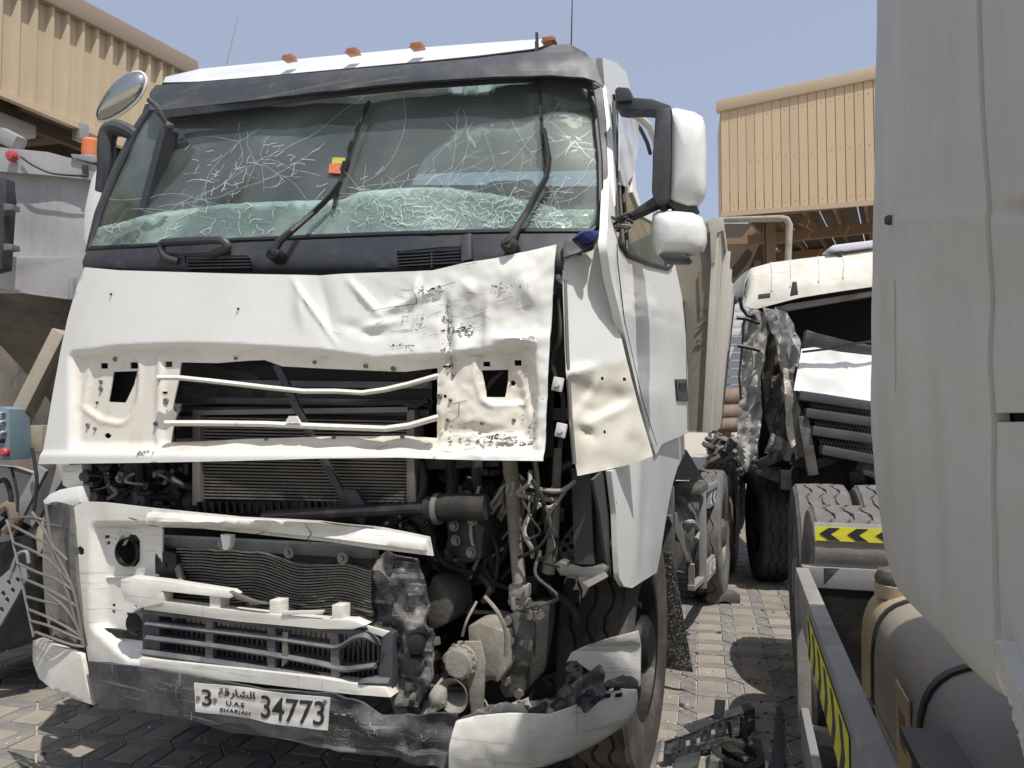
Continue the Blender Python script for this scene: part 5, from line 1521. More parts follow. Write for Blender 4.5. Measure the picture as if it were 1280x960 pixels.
on_plate('U.A.E', -.19, -.08, .15, .14)
on_plate('SHARJAH', -.19, -.34, .16, .235)
for u, v in ((-.47, .0), (-.345, -.02), (.47, .36)):
    MB().lathe([(.008, 0), (.008, .004)], pl(u, v), (0, -1, 0), 8).build('plate_screw', mt['steel'], plate)

# ---- torn white bumper corner on the right
def rb(x, y): return MT.sy(x, y, lambda X, Z: -.06 + .08 * max(0, X - .7) + 1.7 * max(0, X - 1.02) ** 1.3 + .1 * max(0, .75 - X))
def rbd(x, y): return .045 * math.cos((y - (925 - (x - 570) * .22)) / 45 * 1.2) + .004 * nz(x, y, 2, .06)
rbc = MB().sheet([(575, 897), (600, 891), (640, 887), (690, 888), (720, 878), (745, 866), (768, 857), (798, 858), (800, 870), (796, 888), (780, 905), (750, 925), (715, 945), (680, 958), (640, 965), (600, 966), (566, 958), (569, 925)], rb, 6, (), rbd, .012).build('bumper_corner', mt['bumper'], truck, ang=70, label='torn white bumper corner')
MB().sheet([(575, 897), (600, 891), (640, 887), (690, 888), (720, 878), (745, 866), (768, 857), (798, 858), (797, 835), (760, 850), (735, 862), (700, 872), (650, 878), (602, 882), (590, 890)], lambda x, y: MT.z(x, y, .72) if False else MT.sy(x, y, lambda X, Z: .10 + .8 * max(0, X - .9) + .9 * (Z - .66)), 6, (), lambda x, y: .012 * nz(x, y, 3, .08), .01, (0, 0, -1)).build('step_tread', mt['bumper_dark'], rbc, ang=60)
MB().sheet([(708, 828), (714, 816), (730, 808), (760, 797), (799, 787), (801, 800), (800, 858), (770, 860), (752, 858), (740, 840), (725, 830)], lambda x, y: MT.sy(x, y, lambda X, Z: .32 + .35 * (X - 1.0)), 6, [[(757, 796), (760, 795), (760, 798)]], lambda x, y: .02 * smooth01((812 - y) / 14) + .004 * nz(x, y, 1, .1), .01).build('corner_upright', mt['bumper'], rbc, ang=60)
MB().sheet([(708, 828), (722, 830), (726, 845), (718, 862), (702, 878), (686, 888), (692, 870), (706, 856)], Yp(.22), 5, (), lambda x, y: .03 * nz(x, y, 1, .1), .02).build('torn_edge', mt['bumper_dark'], rbc)
for i in range(2):
    for j in range(2):
        x = 758 + i * 14 + j * 2; y = 866 + j * 8 - i * 1
        MB().prism([rb(a, b) - Vector((0, .05, -.03)) for a, b in ((x, y), (x + 8, y - 1), (x + 7, y + 3), (x - 1, y + 4))], (0, -.004, .004)).build('tread_hole', mt['black'], rbc)
for i, (ol, Y, m) in enumerate((([(690, 878), (720, 850), (748, 832), (756, 842), (750, 860), (728, 868), (735, 880), (712, 890), (692, 896)], 0.10, mt['castdk']),
                              ([(722, 870), (748, 860), (756, 866), (752, 878), (730, 890), (720, 884)], .06, mt['dark']),
                              ([(600, 888), (605, 874), (612, 880), (640, 880), (660, 872), (668, 880), (690, 876), (700, 892), (660, 900), (612, 902)], .16, mt['cast']))):
    MB().sheet(ol, Yp(Y), 4, (), lambda x, y: .05 * nz(x, y, i, .07) + .012 * nz(x, y, 9, .22), .012).build('crumpled_piece', m, rbc, ang=40)

# ---- steering gear, horn, shaft and the rest of the open bay
bay = MB().prism([MT.y(x, y, 1.0) for x, y in ((500, 540), (735, 540), (735, 900), (500, 900))], (0, .1, 0)).build('bay_wall', mt['black'], truck)
MB().box((0, 1.6, 1.25), (2.2, 1.4, .06)).build('cab_underside', mt['oily'], truck)
for X in (-.42, .42):
    MB().box((X, 4.0, .85), (.09, 6.6, .28)).build('chassis_rail', mt['oily'], truck)
MB().box((0, 1.35, .95), (.8, .9, .7), bev=.08).build('engine_block', mt['oily'], truck)
def at(x, y, Y): return MT.y(x, y, Y)
# dusty casting carrying the horn
MB().prism([at(x, y, .18) for x, y in ((583, 782), (600, 778), (632, 790), (634, 838), (622, 856), (606, 846), (588, 848))], (0, .22, 0), .02).build('gear_casting', mt['cast'], truck)
gb = MB().prism([at(x, y, .25) for x, y in ((628, 770), (655, 764), (672, 764), (668, 790), (662, 830), (656, 868), (630, 876), (622, 860), (630, 830))], (0, .25, 0), .025).build('steering_box', mt['castdk'], truck)
for x, y in ((636, 775), (664, 768), (640, 800), (634, 850), (650, 866), (676, 768)):
    MB().lathe([(.016, 0), (.016, .02)], at(x, y, .245), (0, -1, 0), 6).build('gear_bolt', mt['steel'], gb)
plt = MB().prism([at(x, y, .12) for x, y in ((571, 802), (600, 802), (606, 830), (603, 890), (588, 892), (586, 850), (568, 832))], (0, .015, 0), .004).build('horn_bracket', mt['cast'], truck)
hb = at(576, 827, .10)
horn = MB().lathe([(.048, .03), (.052, 0), (.052, -.02), (.044, -.024), (.044, -.03), (.012, -.032)], hb, (0, 1, 0), 24).build('horn', mt['cast'], truck)
MB().lathe([(.058, -.006), (.058, .008)], hb, (0, 1, 0), 24).build('horn_flange', mt['cast'], horn)
for k in range(14):
    a = 2 * math.pi * k / 14
    MB().lathe([(.006, 0), (.006, .012)], hb + Vector((.053 * math.cos(a), -.004, .053 * math.sin(a))), (0, -1, 0), 6).build('flange_bolt', mt['cast'], horn)
MB().lathe([(.012, .12), (.018, .06), (.026, .02), (.040, -.015), (.056, -.035), (.060, -.037), (.057, -.030), (.038, -.004), (.020, .03), (.010, .06)], at(572, 865, .10), (0.1, 1, 0.05), 28, cap=False).build('trumpet', mt['cast'], horn)
for x in (568, 580):
    MB().lathe([(.009, 0), (.009, .01)], at(x, 807, .115), (0, -1, 0), 8).build('bracket_bolt', mt['steel'], plt)
# shaft with universal joint
sh = MB().tube([at(636, 560, .30), at(644, 660, .30), at(649, 728, .30)], [.028, .027, .025], 14).build('steering_shaft', mt['cast'], truck)
mb = MB(); mb.box(at(650, 738, .29), (.07, .06, .05), bev=.01); mb.box(at(644, 750, .285), (.016, .05, .06), bev=.004); mb.box(at(656, 750, .285), (.016, .05, .06), bev=.004); mb.lathe([(.016, -.04), (.016, .04)], at(650, 752, .285), (1, 0, 0), 10)
mb.build('universal_joint', mt['cast'], sh)
mb = MB(); mb.prism([at(x, y, .27) for x, y in ((640, 760), (650, 748), (658, 752), (660, 768), (640, 770))], (0, .06, 0), .01); mb.build('joint_yoke', mt['cast'], sh)
MB().tube([at(697, 560, .45), at(694, 640, .44), at(690, 690, .42), at(685, 716, .42)], [.016, .018, .024, .026], 10).build('drag_link', mt['cast'], truck)
MB().tube(spline([at(596, 752, .12), at(584, 775, .08), at(578, 795, .09)]), .005, 6).build('horn_wire', mt['cast'], truck)
MB().tube(spline([at(606, 746, .12), at(622, 765, .10), at(632, 790, .12), at(632, 820, .14)]), .007, 6).build('air_line', mt['cast'], truck)
# cable fan
rnd = random.Random(4)
for i in range(20):
    x1 = 650 + (i - 10) * 4.2 + rnd.uniform(-3, 3)
    pts = [at(635 + rnd.uniform(-5, 5), 588 + rnd.uniform(-6, 4), .36), at(640 + (x1 - 640) * .4, 612 + rnd.uniform(-6, 6), .30 + rnd.uniform(-.03, .03))]
    if i % 2: pts += [at(x1 + 20 * (rnd.random() - .2), 622 + rnd.uniform(-10, 18), .3), at(x1 + 30, 606 + rnd.uniform(-8, 14), .34)]
    else: pts += [at(x1 - 26, 660 + rnd.uniform(-20, 20), .38), at(x1 - 50 + rnd.uniform(-10, 30), 705 + rnd.uniform(-30, 20), .42)]
    MB().tube(spline(pts), rnd.choice((.0055, .007, .009)), 6).build('cable', mt['wirewhite'] if i % 3 else mt['rubber'], truck)
MB().prism([at(x, y, .33) for x, y in ((632, 578), (643, 580), (652, 640), (640, 642))], (0, .03, 0), .004).build('cable_clip', mt['steel'], truck)
# pump block, hydraulic cylinder
pb = MB().prism([at(x, y, .2) for x, y in ((556, 650), (590, 640), (606, 660), (600, 700), (580, 706), (560, 690))], (0, .25, 0), .02).build('pump', mt['engine'], truck)
for x, y in ((569, 657), (571, 675), (592, 650), (590, 690)):
    MB().lathe([(.02, 0), (.02, .012), (.012, .012), (.012, .026)], at(x, y, .2), (0, -1, 0), 10).build('pump_bolt', mt['steel'], pb)
MB().tube([at(534, 636, .14), at(560, 634, .14), at(608, 634, .15)], [.044, .05, .046], 14).build('cylinder', mt['engine'], truck)
MB().tube([at(545, 636, .14), at(551, 636, .14)], .056, 14).build('clamp_ring', mt['steel'], truck)
for i, (pts, r) in enumerate((([(490, 650), (510, 642), (528, 652), (540, 672)], .022), ([(478, 660), (500, 655), (520, 668), (530, 690)], .018), ([(530, 730), (545, 760), (536, 800), (546, 850)], .028),
                              ([(600, 560), (596, 600), (610, 640)], .02), ([(560, 560), (566, 600), (560, 640)], .026), ([(520, 560), (530, 600), (524, 630)], .016), ([(120, 580), (130, 620), (150, 640)], .02),
                              ([(170, 570), (176, 610), (160, 640)], .028), ([(200, 580), (215, 600), (240, 610)], .016), ([(600, 720), (612, 735), (604, 752)], .012), ([(665, 560), (672, 610), (664, 660), (676, 700)], .010), ([(604, 650), (622, 690), (616, 740)], .009), ([(540, 680), (556, 705), (590, 716)], .012), ([(490, 640), (500, 655), (490, 668), (505, 668), (498, 655)], .010))):
    P = spline([at(x, y, .3 + .04 * math.sin(x * .1 + k)) for k, (x, y) in enumerate(pts)], 6)
    if r == .022 or r == .018:
        rs_ = [r * (1.12 if k % 2 else .92) for k in range(len(P) * 3)]
        P = [P[0].lerp(P[-1], 0) if False else p for p in P]
        Q = []
        for a, b in zip(P, P[1:]):
            Q += [a, a.lerp(b, .33), a.lerp(b, .66)]
        MB().tube(Q, rs_[:len(Q)], 10).build('corrugated_hose', mt['engine'], truck)
    else:
        MB().tube(P, r, 10).build('hose', mt['rubber'] if i % 2 else mt['engine'], truck)
rnd = random.Random(21)
pieces = []
for (xr, yr, n, Yr) in (((100, 240), (584, 640), 34, (.22, .4)), ((515, 625), (578, 720), 34, (.35, .6)), ((535, 566), (690, 860), 22, (.3, .5)), ((605, 700), (690, 870), 12, (.7, .95)), ((190, 222), (688, 745), 5, (.05, .12)), ((690, 760), (560, 740), 8, (.5, .7)), ((500, 540), (790, 880), 12, (.04, .12))):
    for i in range(n):
        x = rnd.uniform(*xr); y = rnd.uniform(*yr); Y = rnd.uniform(*Yr)
        P = at(x, y, Y)
        m = rnd.choice((mt['engine'], mt['oily'], mt['engine'], mt['steel'], mt['castdk'], mt['dark']))
        k = rnd.random()
        mb = MB()
        if k < .55:
            s = (rnd.uniform(.02, .08), rnd.uniform(.03, .08), rnd.uniform(.02, .09))
            mb.box(P, s, (rnd.uniform(-.4, .4), rnd.uniform(-.4, .4), rnd.uniform(-.5, .5)), bev=.007)
            mb.lathe([(.012, 0), (.012, .012)], P - Vector((0, s[1] / 2, 0)), (0, -1, 0), 6)
            mb.build('bracket', m, truck)
        elif k < .8:
            r = rnd.uniform(.012, .03)
            mb.lathe([(r * .8, 0), (r, .01), (r, .06), (r * 1.15, .065), (r * 1.15, .085), (r * .5, .09)], P, (rnd.uniform(-.5, .5), -1, rnd.uniform(-.6, .6)), 14)
            mb.build('canister', m, truck)
        else:
            q = P + Vector((rnd.uniform(-.15, .15), rnd.uniform(-.05, .05), rnd.uniform(-.18, .18)))
            mb.tube(spline([P, (P + q) / 2 + Vector((rnd.uniform(-.05, .05), -.04, rnd.uniform(-.05, .05))), q]), rnd.uniform(.006, .016), 8)
            mb.build('pipe', m, truck)
rnd = random.Random(55)
for i in range(34):      # torn wiring and thin hoses hanging in the bay
    x = rnd.choice((rnd.uniform(505, 625), rnd.uniform(660, 700), rnd.uniform(100, 235))); y = rnd.uniform(575, 690) if x > 300 else rnd.uniform(578, 610)
    L_ = rnd.uniform(20, 90) if x > 300 else rnd.uniform(10, 30)
    Y_ = rnd.uniform(.16, .4)
    pts = [at(x, y, Y_), at(x + rnd.uniform(-14, 14), y + L_ * .4, Y_ - .03), at(x + rnd.uniform(-22, 22), y + L_ * .8, Y_ + rnd.uniform(-.05, .05)), at(x + rnd.uniform(-34, 34), y + L_, Y_ + .04)]
    MB().tube(spline(pts, 5), rnd.choice((.004, .006, .009)), 6).build('torn_wire', rnd.choice((mt['rubber'], mt['castdk'], mt['wirewhite'], mt['engine'])), truck)
# battered vertical rib panel beside the condenser
def crp(x, y): return .05 * nz(x, y, 3, 1 / 24.) + .012 * nz(x, y, 5, 1 / 8.)
MB().sheet([(488, 700), (520, 705), (530, 740), (536, 800), (540, 850), (520, 885), (500, 880), (494, 850), (490, 800)], Yp(.02), 5, [[(515, 812), (524, 808), (528, 826), (518, 834)]], crp, .02).build('crushed_support', mt['crushdk'], truck, ang=50)
MB().sheet([(500, 870), (530, 880), (548, 850), (556, 862), (556, 884), (540, 892), (500, 892)], Yp(.06), 5, (), crp, .02).build('crushed_support', mt['cast'], truck, ang=50)
MB().prism([at(x, y, .2) for x, y in ((538, 720), (560, 735), (566, 760), (560, 780), (536, 790), (530, 760))], (0, .2, 0), .02).build('mount_casting', mt['castdk'], truck)
MB().prism([at(x, y, .3) for x, y in ((530, 560), (620, 560), (624, 584), (530, 588))], (0, .2, 0), .01).build('hinge_beam', mt['oily'], truck)
# step frame on the right
sf = MB().bar(at(728, 585, .42), at(732, 705, .40), .075, .05, (0, 1, 0), .006).build('step_frame', mt['dark'], truck)
MB().bar(at(748, 585, .46), at(748, 705, .46), .05, .05, (0, 1, 0), .006).build('step_post', mt['dark'], sf)
st = MB().prism([at(x, y, .36) for x, y in ((692, 706), (700, 700), (730, 712), (752, 706), (757, 712), (754, 722), (700, 720))], (0, .16, 0), .008).build('step_plate', mt['steel'], sf)
MB().sheet([(690, 694), (700, 678), (716, 656), (722, 664), (722, 704), (700, 704)], Yp(.44), 5, [sq(706, 672, 6, 6), sq(713, 664, 6, 6), sq(702, 684, 6, 6), sq(712, 680, 6, 6)], lambda x, y: .02 * nz(x, y, 1, .1), .01).build('perforated_plate', mt['dark'], sf)
MB().prism([at(x, y, .34) for x, y in ((728, 728), (754, 716), (758, 722), (736, 734))], (0, .03, 0)).build('torn_tab', mt['alu'], sf)
# ---- white fender behind the corner panel
fen_s = lambda x, y: MT.sx(x, y, lambda Y, Z: 1.255 - .10 * max(0, .75 - Y) - .04 * max(0, Y - 1.0))
def fd(x, y): return .015 * smooth01((x - 800 + (y - 590) * .05) / 12) 
fen = MB().sheet([(764, 589), (795, 572), (825, 557), (850, 540), (858, 541), (859, 566), (850, 585), (843, 610), (836, 650), (830, 690), (825, 716), (806, 728), (790, 735), (780, 733), (774, 722), (772, 690), (770, 640)], fen_s, 7, [sq(770, 627, 2, 3)], lambda x, y: -fd(x, y), .02, (-1, 0, 0)).build('wheel_fender', mt['paint'], truck, ang=50)
MB().sheet([(764, 589), (772, 640), (774, 722), (768, 700), (760, 640), (752, 600)], lambda x, y: fen_s(x, y) - Vector((.03, 0, 0)), 7, (), None, .01, (-1, 0, 0)).build('fender_liner', mt['dark'], fen)

# ---- wheels
def make_tyre(r, w, seg=72, zig=True, rim=.55, deep=.012):
    """Tread centre at origin, axis +X; outer side at +w/2."""
    h = w / 2
    prof = [(rim * r, -h * .78), (rim * r * 1.12, -h * .92), (r * .84, -h * 1.0), (r * .95, -h * .95), (r * .985, -h * .84)]
    tr = [-.84, -.52, -.5, -.44, -.42, -.06, -.04, .04, .06, .42, .44, .5, .52, .84]
    groove = {2: 1, 3: 1, 6: 1, 7: 1, 10: 1, 11: 1}
    base = len(prof)
    for i, q in enumerate(tr):
        prof.append((r - (deep if i in groove else 0) - .006 * abs(q) ** 3, h * q))
    prof += [(r * .985, h * .84 + .002), (r * .95, h * .95), (r * .84, h), (rim * r * 1.12, h * .92), (rim * r, h * .78)]
    tr_n = len(tr)
    def fn(j, k, rr, t):
        i = j - base
        if zig and 1 <= i <= tr_n - 2:
            t = t + h * .09 * (1 if (k // 2) % 2 == 0 else -1)
        if i in (0, tr_n - 1) and (k % 4 == 0): rr = rr - deep * .8
        if i == -1 and k % 4 == 0: rr -= deep * .5
        return rr, t
    return MB().lathe(prof, (0, 0, 0), (1, 0, 0), seg, cap=False, fn=fn)
def make_wheel(par, loc, r, w, sgn, tm, rm_, name='wheel', spin=0.0, seg=72, deep=.012):
    """sgn +1: outer side at +X."""
    ri = .56 * r
    prof = [(ri * 1.02, .40 * w), (ri * 1.06, .43 * w), (ri * .96, .42 * w), (ri * .92, .25 * w), (ri * .80, .12 * w), (ri * .62, .12 * w), (ri * .55, .20 * w), (ri * .42, .22 * w)]
    mb = MB(); mb.lathe([(a, b * sgn) for a, b in prof], (0, 0, 0), (1, 0, 0), 36, cap=False)
    mb.lathe([(ri, -.35 * w * sgn), (ri, .40 * w * sgn)], (0, 0, 0), (1, 0, 0), 36, cap=False)
    wh = mb.build(name, rm_, par)
    wh.location = loc
    wh.rotation_euler = (spin, 0, 0)
    make_tyre(r, w, seg, deep=deep).build('tyre', tm, wh, ang=28)
    mb = MB(); mb.lathe([(ri * .42, .2 * w * sgn), (ri * .40, .42 * w * sgn), (ri * .30, .5 * w * sgn), (.0001, .5 * w * sgn)], (0, 0, 0), (1, 0, 0), 24, cap=False)
    mb.build('hub', rm_, wh)
    for k in range(10):
        mb = MB()
        a = 2 * math.pi * k / 10
        mb.lathe([(.02, .11 * w * sgn), (.018, .24 * w * sgn), (.01, .25 * w * sgn)], Vector((0, ri * .70 * math.cos(a), ri * .70 * math.sin(a))), (1, 0, 0), 6)
        mb.build('wheel_nut', mt['steel'], wh)
    return wh
def wheel_copy(src, par, loc):
    c = tree_copy(src, loc, None, par)
    return c
fw = make_wheel(truck, (1.05, 1.24, .565), .57, .30, 1, mt['tyre_brown'], mt['oily'], deep=.022)
wheel_copy(fw, truck, (-1.05, 1.24, .565))
rwm = make_wheel(truck, (1.10, 4.9, .57), .57, .30, 1, mt['tyre_dusty'], mt['castdk'])
wheel_copy(rwm, truck, (-1.10, 4.9, .57))
wheel_copy(rwm, truck, (1.10, 6.25, .57)); wheel_copy(rwm, truck, (-1.10, 6.25, .57))
MB().tube([(-1.0, 1.3, .56), (1.0, 1.3, .56)], .06, 10).build('front_axle', mt['oily'], truck)
MB().tube([(-1.0, 4.9, .57), (1.0, 4.9, .57)], .08, 10).build('rear_axle', mt['oily'], truck)
# mud flap behind the front wheel
MB().grid(lambda u, v: Vector((.84 + (.42 - .10 * v) * u, 2.20 + .10 * (1 - v) + .02 * math.sin(u * 5) + .01 * nz(u * 40, v * 60, 1), .13 + .70 * v)), 16, 24, (0, .02, 0)).build('mud_flap', mt['mud'], truck, ang=60)
# ---- side guard and tank step behind the cab
gX = 1.20
def gp(x, y, X=gX): return MT.x(x, y, X)
sg = MB()
A1 = gp(881, 612); A2 = gp(910, 598); B1 = gp(880, 722); B2 = gp(911, 680)
sg.bar(A1, A2, .03, .05, bev=.004)
guard = sg.build('side_guard', mt['galv'], truck)
MB().bar(gp(878, 612), gp(879, 735), .05, .05, (0, 1, 0), .005).build('guard_post', mt['galv'], guard)
MB().bar(A2, gp(911, 690), .04, .04, (0, 1, 0), .005).build('guard_post', mt['galv'], guard)
l = A1 + Vector((-.75, .0, 0)); MB().bar(l, A1, .05, .05, bev=.005).build('guard_rail', mt['galv'], guard)
MB().prism([A1 + Vector((-.5, .01, -.03)), A1 + Vector((-.02, .01, -.03)), A1 + Vector((-.02, .01, -.10)), A1 + Vector((-.5, .01, -.10))], (0, .01, 0)).build('guard_plate', mt['guard'], guard)
def gboard(name, q, m, o=.0, t=.03):
    return MB().prism([gp(x, y) + Vector((o, 0, 0)) for x, y in q], (-t, 0, 0), .004).build(name, m, guard)
gboard('guard_board', [(882, 706), (911, 674), (911, 694), (885, 727), (881, 726)], mt['galv'])
gboard('guard_board', [(886, 614), (909, 604), (909, 622), (886, 636)], mt['galv'])
def chev(P00, P10, P11, P01, n, m, par, nvec, base=None, flip=False, name='chevron', wd=.40, tp=.34):
    """arrow marks across a quad (P00 left-bottom, P10 right-bottom, P11 right-top, P01 left-top)"""
    def q(u, v): return P00.lerp(P10, u).lerp(P01.lerp(P11, u), v) + Vector(nvec) * .003
    if base is not None:
        MB().prism([q(0, 0), q(1, 0), q(1, 1), q(0, 1)], Vector(nvec) * -.002).build('reflective_tape', base, par)
    for i in range(n):
        u0 = (i + .15) / n; w = wd / n; tip = tp / n
        if flip: a = [(u0 + tip, .05), (u0 + tip + w, .05), (u0 + w, .5), (u0 + tip + w, .95), (u0 + tip, .95), (u0, .5)]
        else: a = [(u0, .05), (u0 + w, .05), (u0 + w + tip, .5), (u0 + w, .95), (u0, .95), (u0 + tip, .5)]
        a = [(min(max(u, .005), .995), v) for u, v in a]
        mb = MB(); mb.prism([q(u, v) + Vector(nvec) * .002 for u, v in a], Vector(nvec) * -.0015); mb.build(name, m, par, smooth=False)
chev(gp(888, 631), gp(907, 618), gp(907, 607), gp(888, 616), 5, mt['dark'], guard, (1, 0, 0), mt['tape_w'], True)
chev(gp(887, 719), gp(909, 694), gp(909, 682), gp(887, 704), 5, mt['guard'], guard, (1, 0, 0), mt['tape_w'], True)
# strap, tank, handle
MB().lathe([(.30, 0), (.33, .02), (.33, 1.3), (.30, 1.32)], (.82, 2.5, .78), (0, 1, 0), 28).build('air_tank', mt['castdk'], truck)
MB().box((.8, 2.35, .95), (.7, .12, .5), bev=.02).build('battery_box', mt['castdk'], truck)
MB().tube(spline([gp(852, 665, 1.1), gp(856, 655, 1.15), gp(866, 653, 1.2), gp(872, 662, 1.2), gp(870, 675, 1.2)]), .018, 8).build('grab_handle', mt['galv'], truck)
MB().prism([gp(x, y, 1.15) for x, y in ((836, 645), (846, 640), (862, 680), (866, 705), (858, 700), (850, 678))], (-.02, 0, 0), .004).build('ladder_side', mt['steel'], guard)
MB().bar(gp(864, 735, 1.15), gp(880, 720, 1.2), .05, .03).build('guard_foot', mt['galv'], guard)
MB().bar(gp(864, 705, 1.15), gp(865, 738, 1.15), .04, .03, (0, 1, 0)).build('guard_foot', mt['galv'], guard)
MB().sheet([(845, 600), (848, 565), (858, 562), (866, 575), (880, 600)], lambda x, y: MT.x(x, y, 1.12), 6, (), None, .02, (-1, 0, 0)).build('fender_flap', mt['dark'], truck)
MB().box((1.05, 3.15, 1.12), (.4, .5, .06), bev=.02).build('box_lid', mt['castdk'], truck)
# ---- tipper body behind the cab
def bodyfr(u, v): return None
f0 = MT.y(905, 280, 2.4); f1 = MT.y(884, 532, 2.4)
zt_, zb_ = 2.80, 1.52
tb = MB()
n0 = [Vector((-1.44, 2.4, zt_)), Vector((1.44, 2.4, zt_)), Vector((1.36, 2.4, zb_)), Vector((-1.36, 2.4, zb_))]
n1 = [Vector((-1.2, 6.6, zt_ + .1)), Vector((1.2, 6.6, zt_ + .1)), Vector((1.05, 6.6, zb_)), Vector((-1.05, 6.6, zb_))]
tb.poly([n0[0], n0[1], n0[2], n0[3]])
tb.prism(n0, (0, .04, 0), .01)
body = tb.build('tipper_body', mt['tipper'], truck)
for s in ((0, 3), (1, 2)):
    a, b = n0[s[0]], n0[s[1]]; c_, d_ = n1[s[1]], n1[s[0]]
    MB().prism([a + Vector((0, .04, 0)), b + Vector((0, .04, 0)), c_, d_], (-.05 if s[0] else .05, 0, 0)).build('body_side', mt['tippersd'], body)
MB().prism([n0[3] + Vector((0, .04, 0)), n0[2] + Vector((0, .04, 0)), n1[2], n1[3]], (0, 0, .04)).build('body_floor', mt['tipper'], body)
MB().bar(n0[1] + Vector((-.02, 0, -.02)), n1[1], .07, .08, bev=.01).build('top_rail', mt['tipper'], body)
for t in (.18, .36, .54, .72, .9):
    MB().bar(n0[1].lerp(n1[1], t) + Vector((.02, 0, -.05)), n0[2].lerp(n1[2], t) + Vector((.01, 0, 0)), .05, .04, (0, 1, 0), .006).build('body_rib', mt['tippersd'], body)
MB().bar(n0[1] + Vector((-.02, -.03, 0)), n0[2] + Vector((-.02, -.03, 0)), .04, .02, (0, 1, 0), .004).build('corner_post', mt['tipper'], body)
MB().prism([MT.y(x, y, 2.38) for x, y in ((885, 282), (893, 272), (903, 275), (905, 290), (896, 292), (894, 330), (889, 330), (889, 292))], (0, -.03, 0), .004).build('body_hook', mt['tipper'], body)
for pts in ([(874, 340), (876, 390), (882, 388)], [(870, 428), (874, 424), (878, 426)], [(872, 410), (882, 400)]):
    MB().tube([MT.y(x, y, 2.385) for x, y in pts], .006, 5).build('weld_mark', mt['rust'], body)

# ================================================================== GREY TIPPER (left edge)
LT = Frame(-3.1, 4.7, 9)
lt = thing('tipper_truck', 'grey tipper truck with orange beacon and rusty underbody at the left edge', 'truck', fr=LT)
def l0(x, y, Y=0.0): return LT.y(x, y, Y)
lbody = MB().sheet([(-70, 200), (0, 212), (60, 219), (112, 224), (150, 228), (150, 330), (98, 322), (-70, 322)], lambda x, y: l0(x, y), 14, (), lambda x, y: .02 * nz(x, y, 1, .02), .05).build('tipper_body', mt['greybody'], lt, ang=60)
MB().prism([l0(x, y, -.06) for x, y in ((-70, 176), (0, 184), (60, 190), (112, 204), (150, 212), (150, 230), (108, 224), (60, 219), (0, 214), (-70, 204))], (0, .18, 0), .015).build('top_rim', mt['greybody'], lbody)
MB().prism([l0(x, y, -.05) for x, y in ((-70, 320), (98, 321), (150, 326), (150, 380), (88, 374), (40, 368), (0, 361), (-70, 352))], (0, .10, 0), .012).build('lower_lip', mt['greybody'], lbody)
MB().prism([l0(x, y, -.08) for x, y in ((85, 346), (91, 346), (91, 374), (85, 374))], (0, .06, 0), .004).build('lip_bracket', mt['galv'], lbody)
MB().grid(lambda u, v: LT.y(-70 + 240 * u, 365, .0) + Vector((0, .05 + 1.1 * math.sin(v * 1.5), -1.25 * v * (1 - .18 * v))), 10, 10, (0, .04, 0)).build('body_belly', mt['brownunder'], lbody)
for s in (-1, 1):
    pass
MB().prism([l0(x, y, .02) for x, y in ((150, 228), (160, 228), (150, 372), (140, 372))], (0, 4.5, 0)).build('body_side', mt['greybody'], lbody)
MB().box((-.8, 1.9, 1.6), (4.4, .06, 2.6)).build('rear_panel', mt['brownunder'], lt)
MB().prism([l0(x, y, -.15) for x, y in ((-80, 690), (40, 672), (52, 800), (-80, 840))], (0, .7, 0), .02).build('shade_box', mt['oily'], lt)  # added dark box, stands in for deep shade and shadows the ground
# beacon and lamps on the rim
P = l0(114, 186, .0)
bc = MB().lathe([(.052, -.055), (.055, -.02), (.052, .045), (.04, .06), (.0001, .064)], P, (0, 0, 1), 20, cap=False).build('beacon', mt['orange'], lt)
MB().lathe([(.064, -.095), (.062, -.055), (.05, -.05)], P, (0, 0, 1), 20).build('beacon_base', mt['galv'], bc)
MB().prism([l0(x, y, -.08) for x, y in ((88, 192), (127, 195), (128, 202), (115, 203), (90, 197))], (0, .2, 0), .004).build('beacon_shelf', mt['galv'], bc)
P = l0(14, 175, -.02)
wl_ = MB().box(P, (.15, .1, .1), (0, R(28), 0), bev=.03).build('work_lamp', mt['galv'], lt)
MB().tube(spline([l0(18, 182, 0), l0(24, 172, -.03), l0(28, 178, 0), l0(26, 190, 0)]), .008, 6).build('lamp_bracket', mt['steel'], wl_)
P = l0(17, 196, -.08)
MB().lathe([(.036, 0), (.036, -.015), (.026, -.036), (.0001, -.04)], P, (0, 1, 0), 16, cap=False).build('red_lamp', mt['lamp_red'], lt)
MB().tube(spline([l0(26, 196, -.08), l0(40, 206, -.09), l0(62, 216, -.09), l0(85, 219, -.09), l0(110, 220, -.08)]), .006, 6).build('lamp_cable', mt['rubber'], lt)
MB().prism([l0(x, y, -.05) for x, y in ((106, 208), (111, 208), (113, 219), (107, 218))], (0, -.03, 0), .003).build('rim_clip', mt['dark'], lt)
bar_ = MB().prism([l0(x, y, -.25) for x, y in ((-14, 222), (6, 222), (7, 245), (2, 336), (-14, 340))], (0, .08, 0), .01).build('lamp_bar', mt['dark'], lt)
for y in (258, 308):
    MB().prism([l0(x, q, -.28) for x, q in ((4, y - 4), (15, y - 3), (15, y + 4), (4, y + 5))], (0, .06, 0), .004).build('bar_clamp', mt['steel'], bar_)
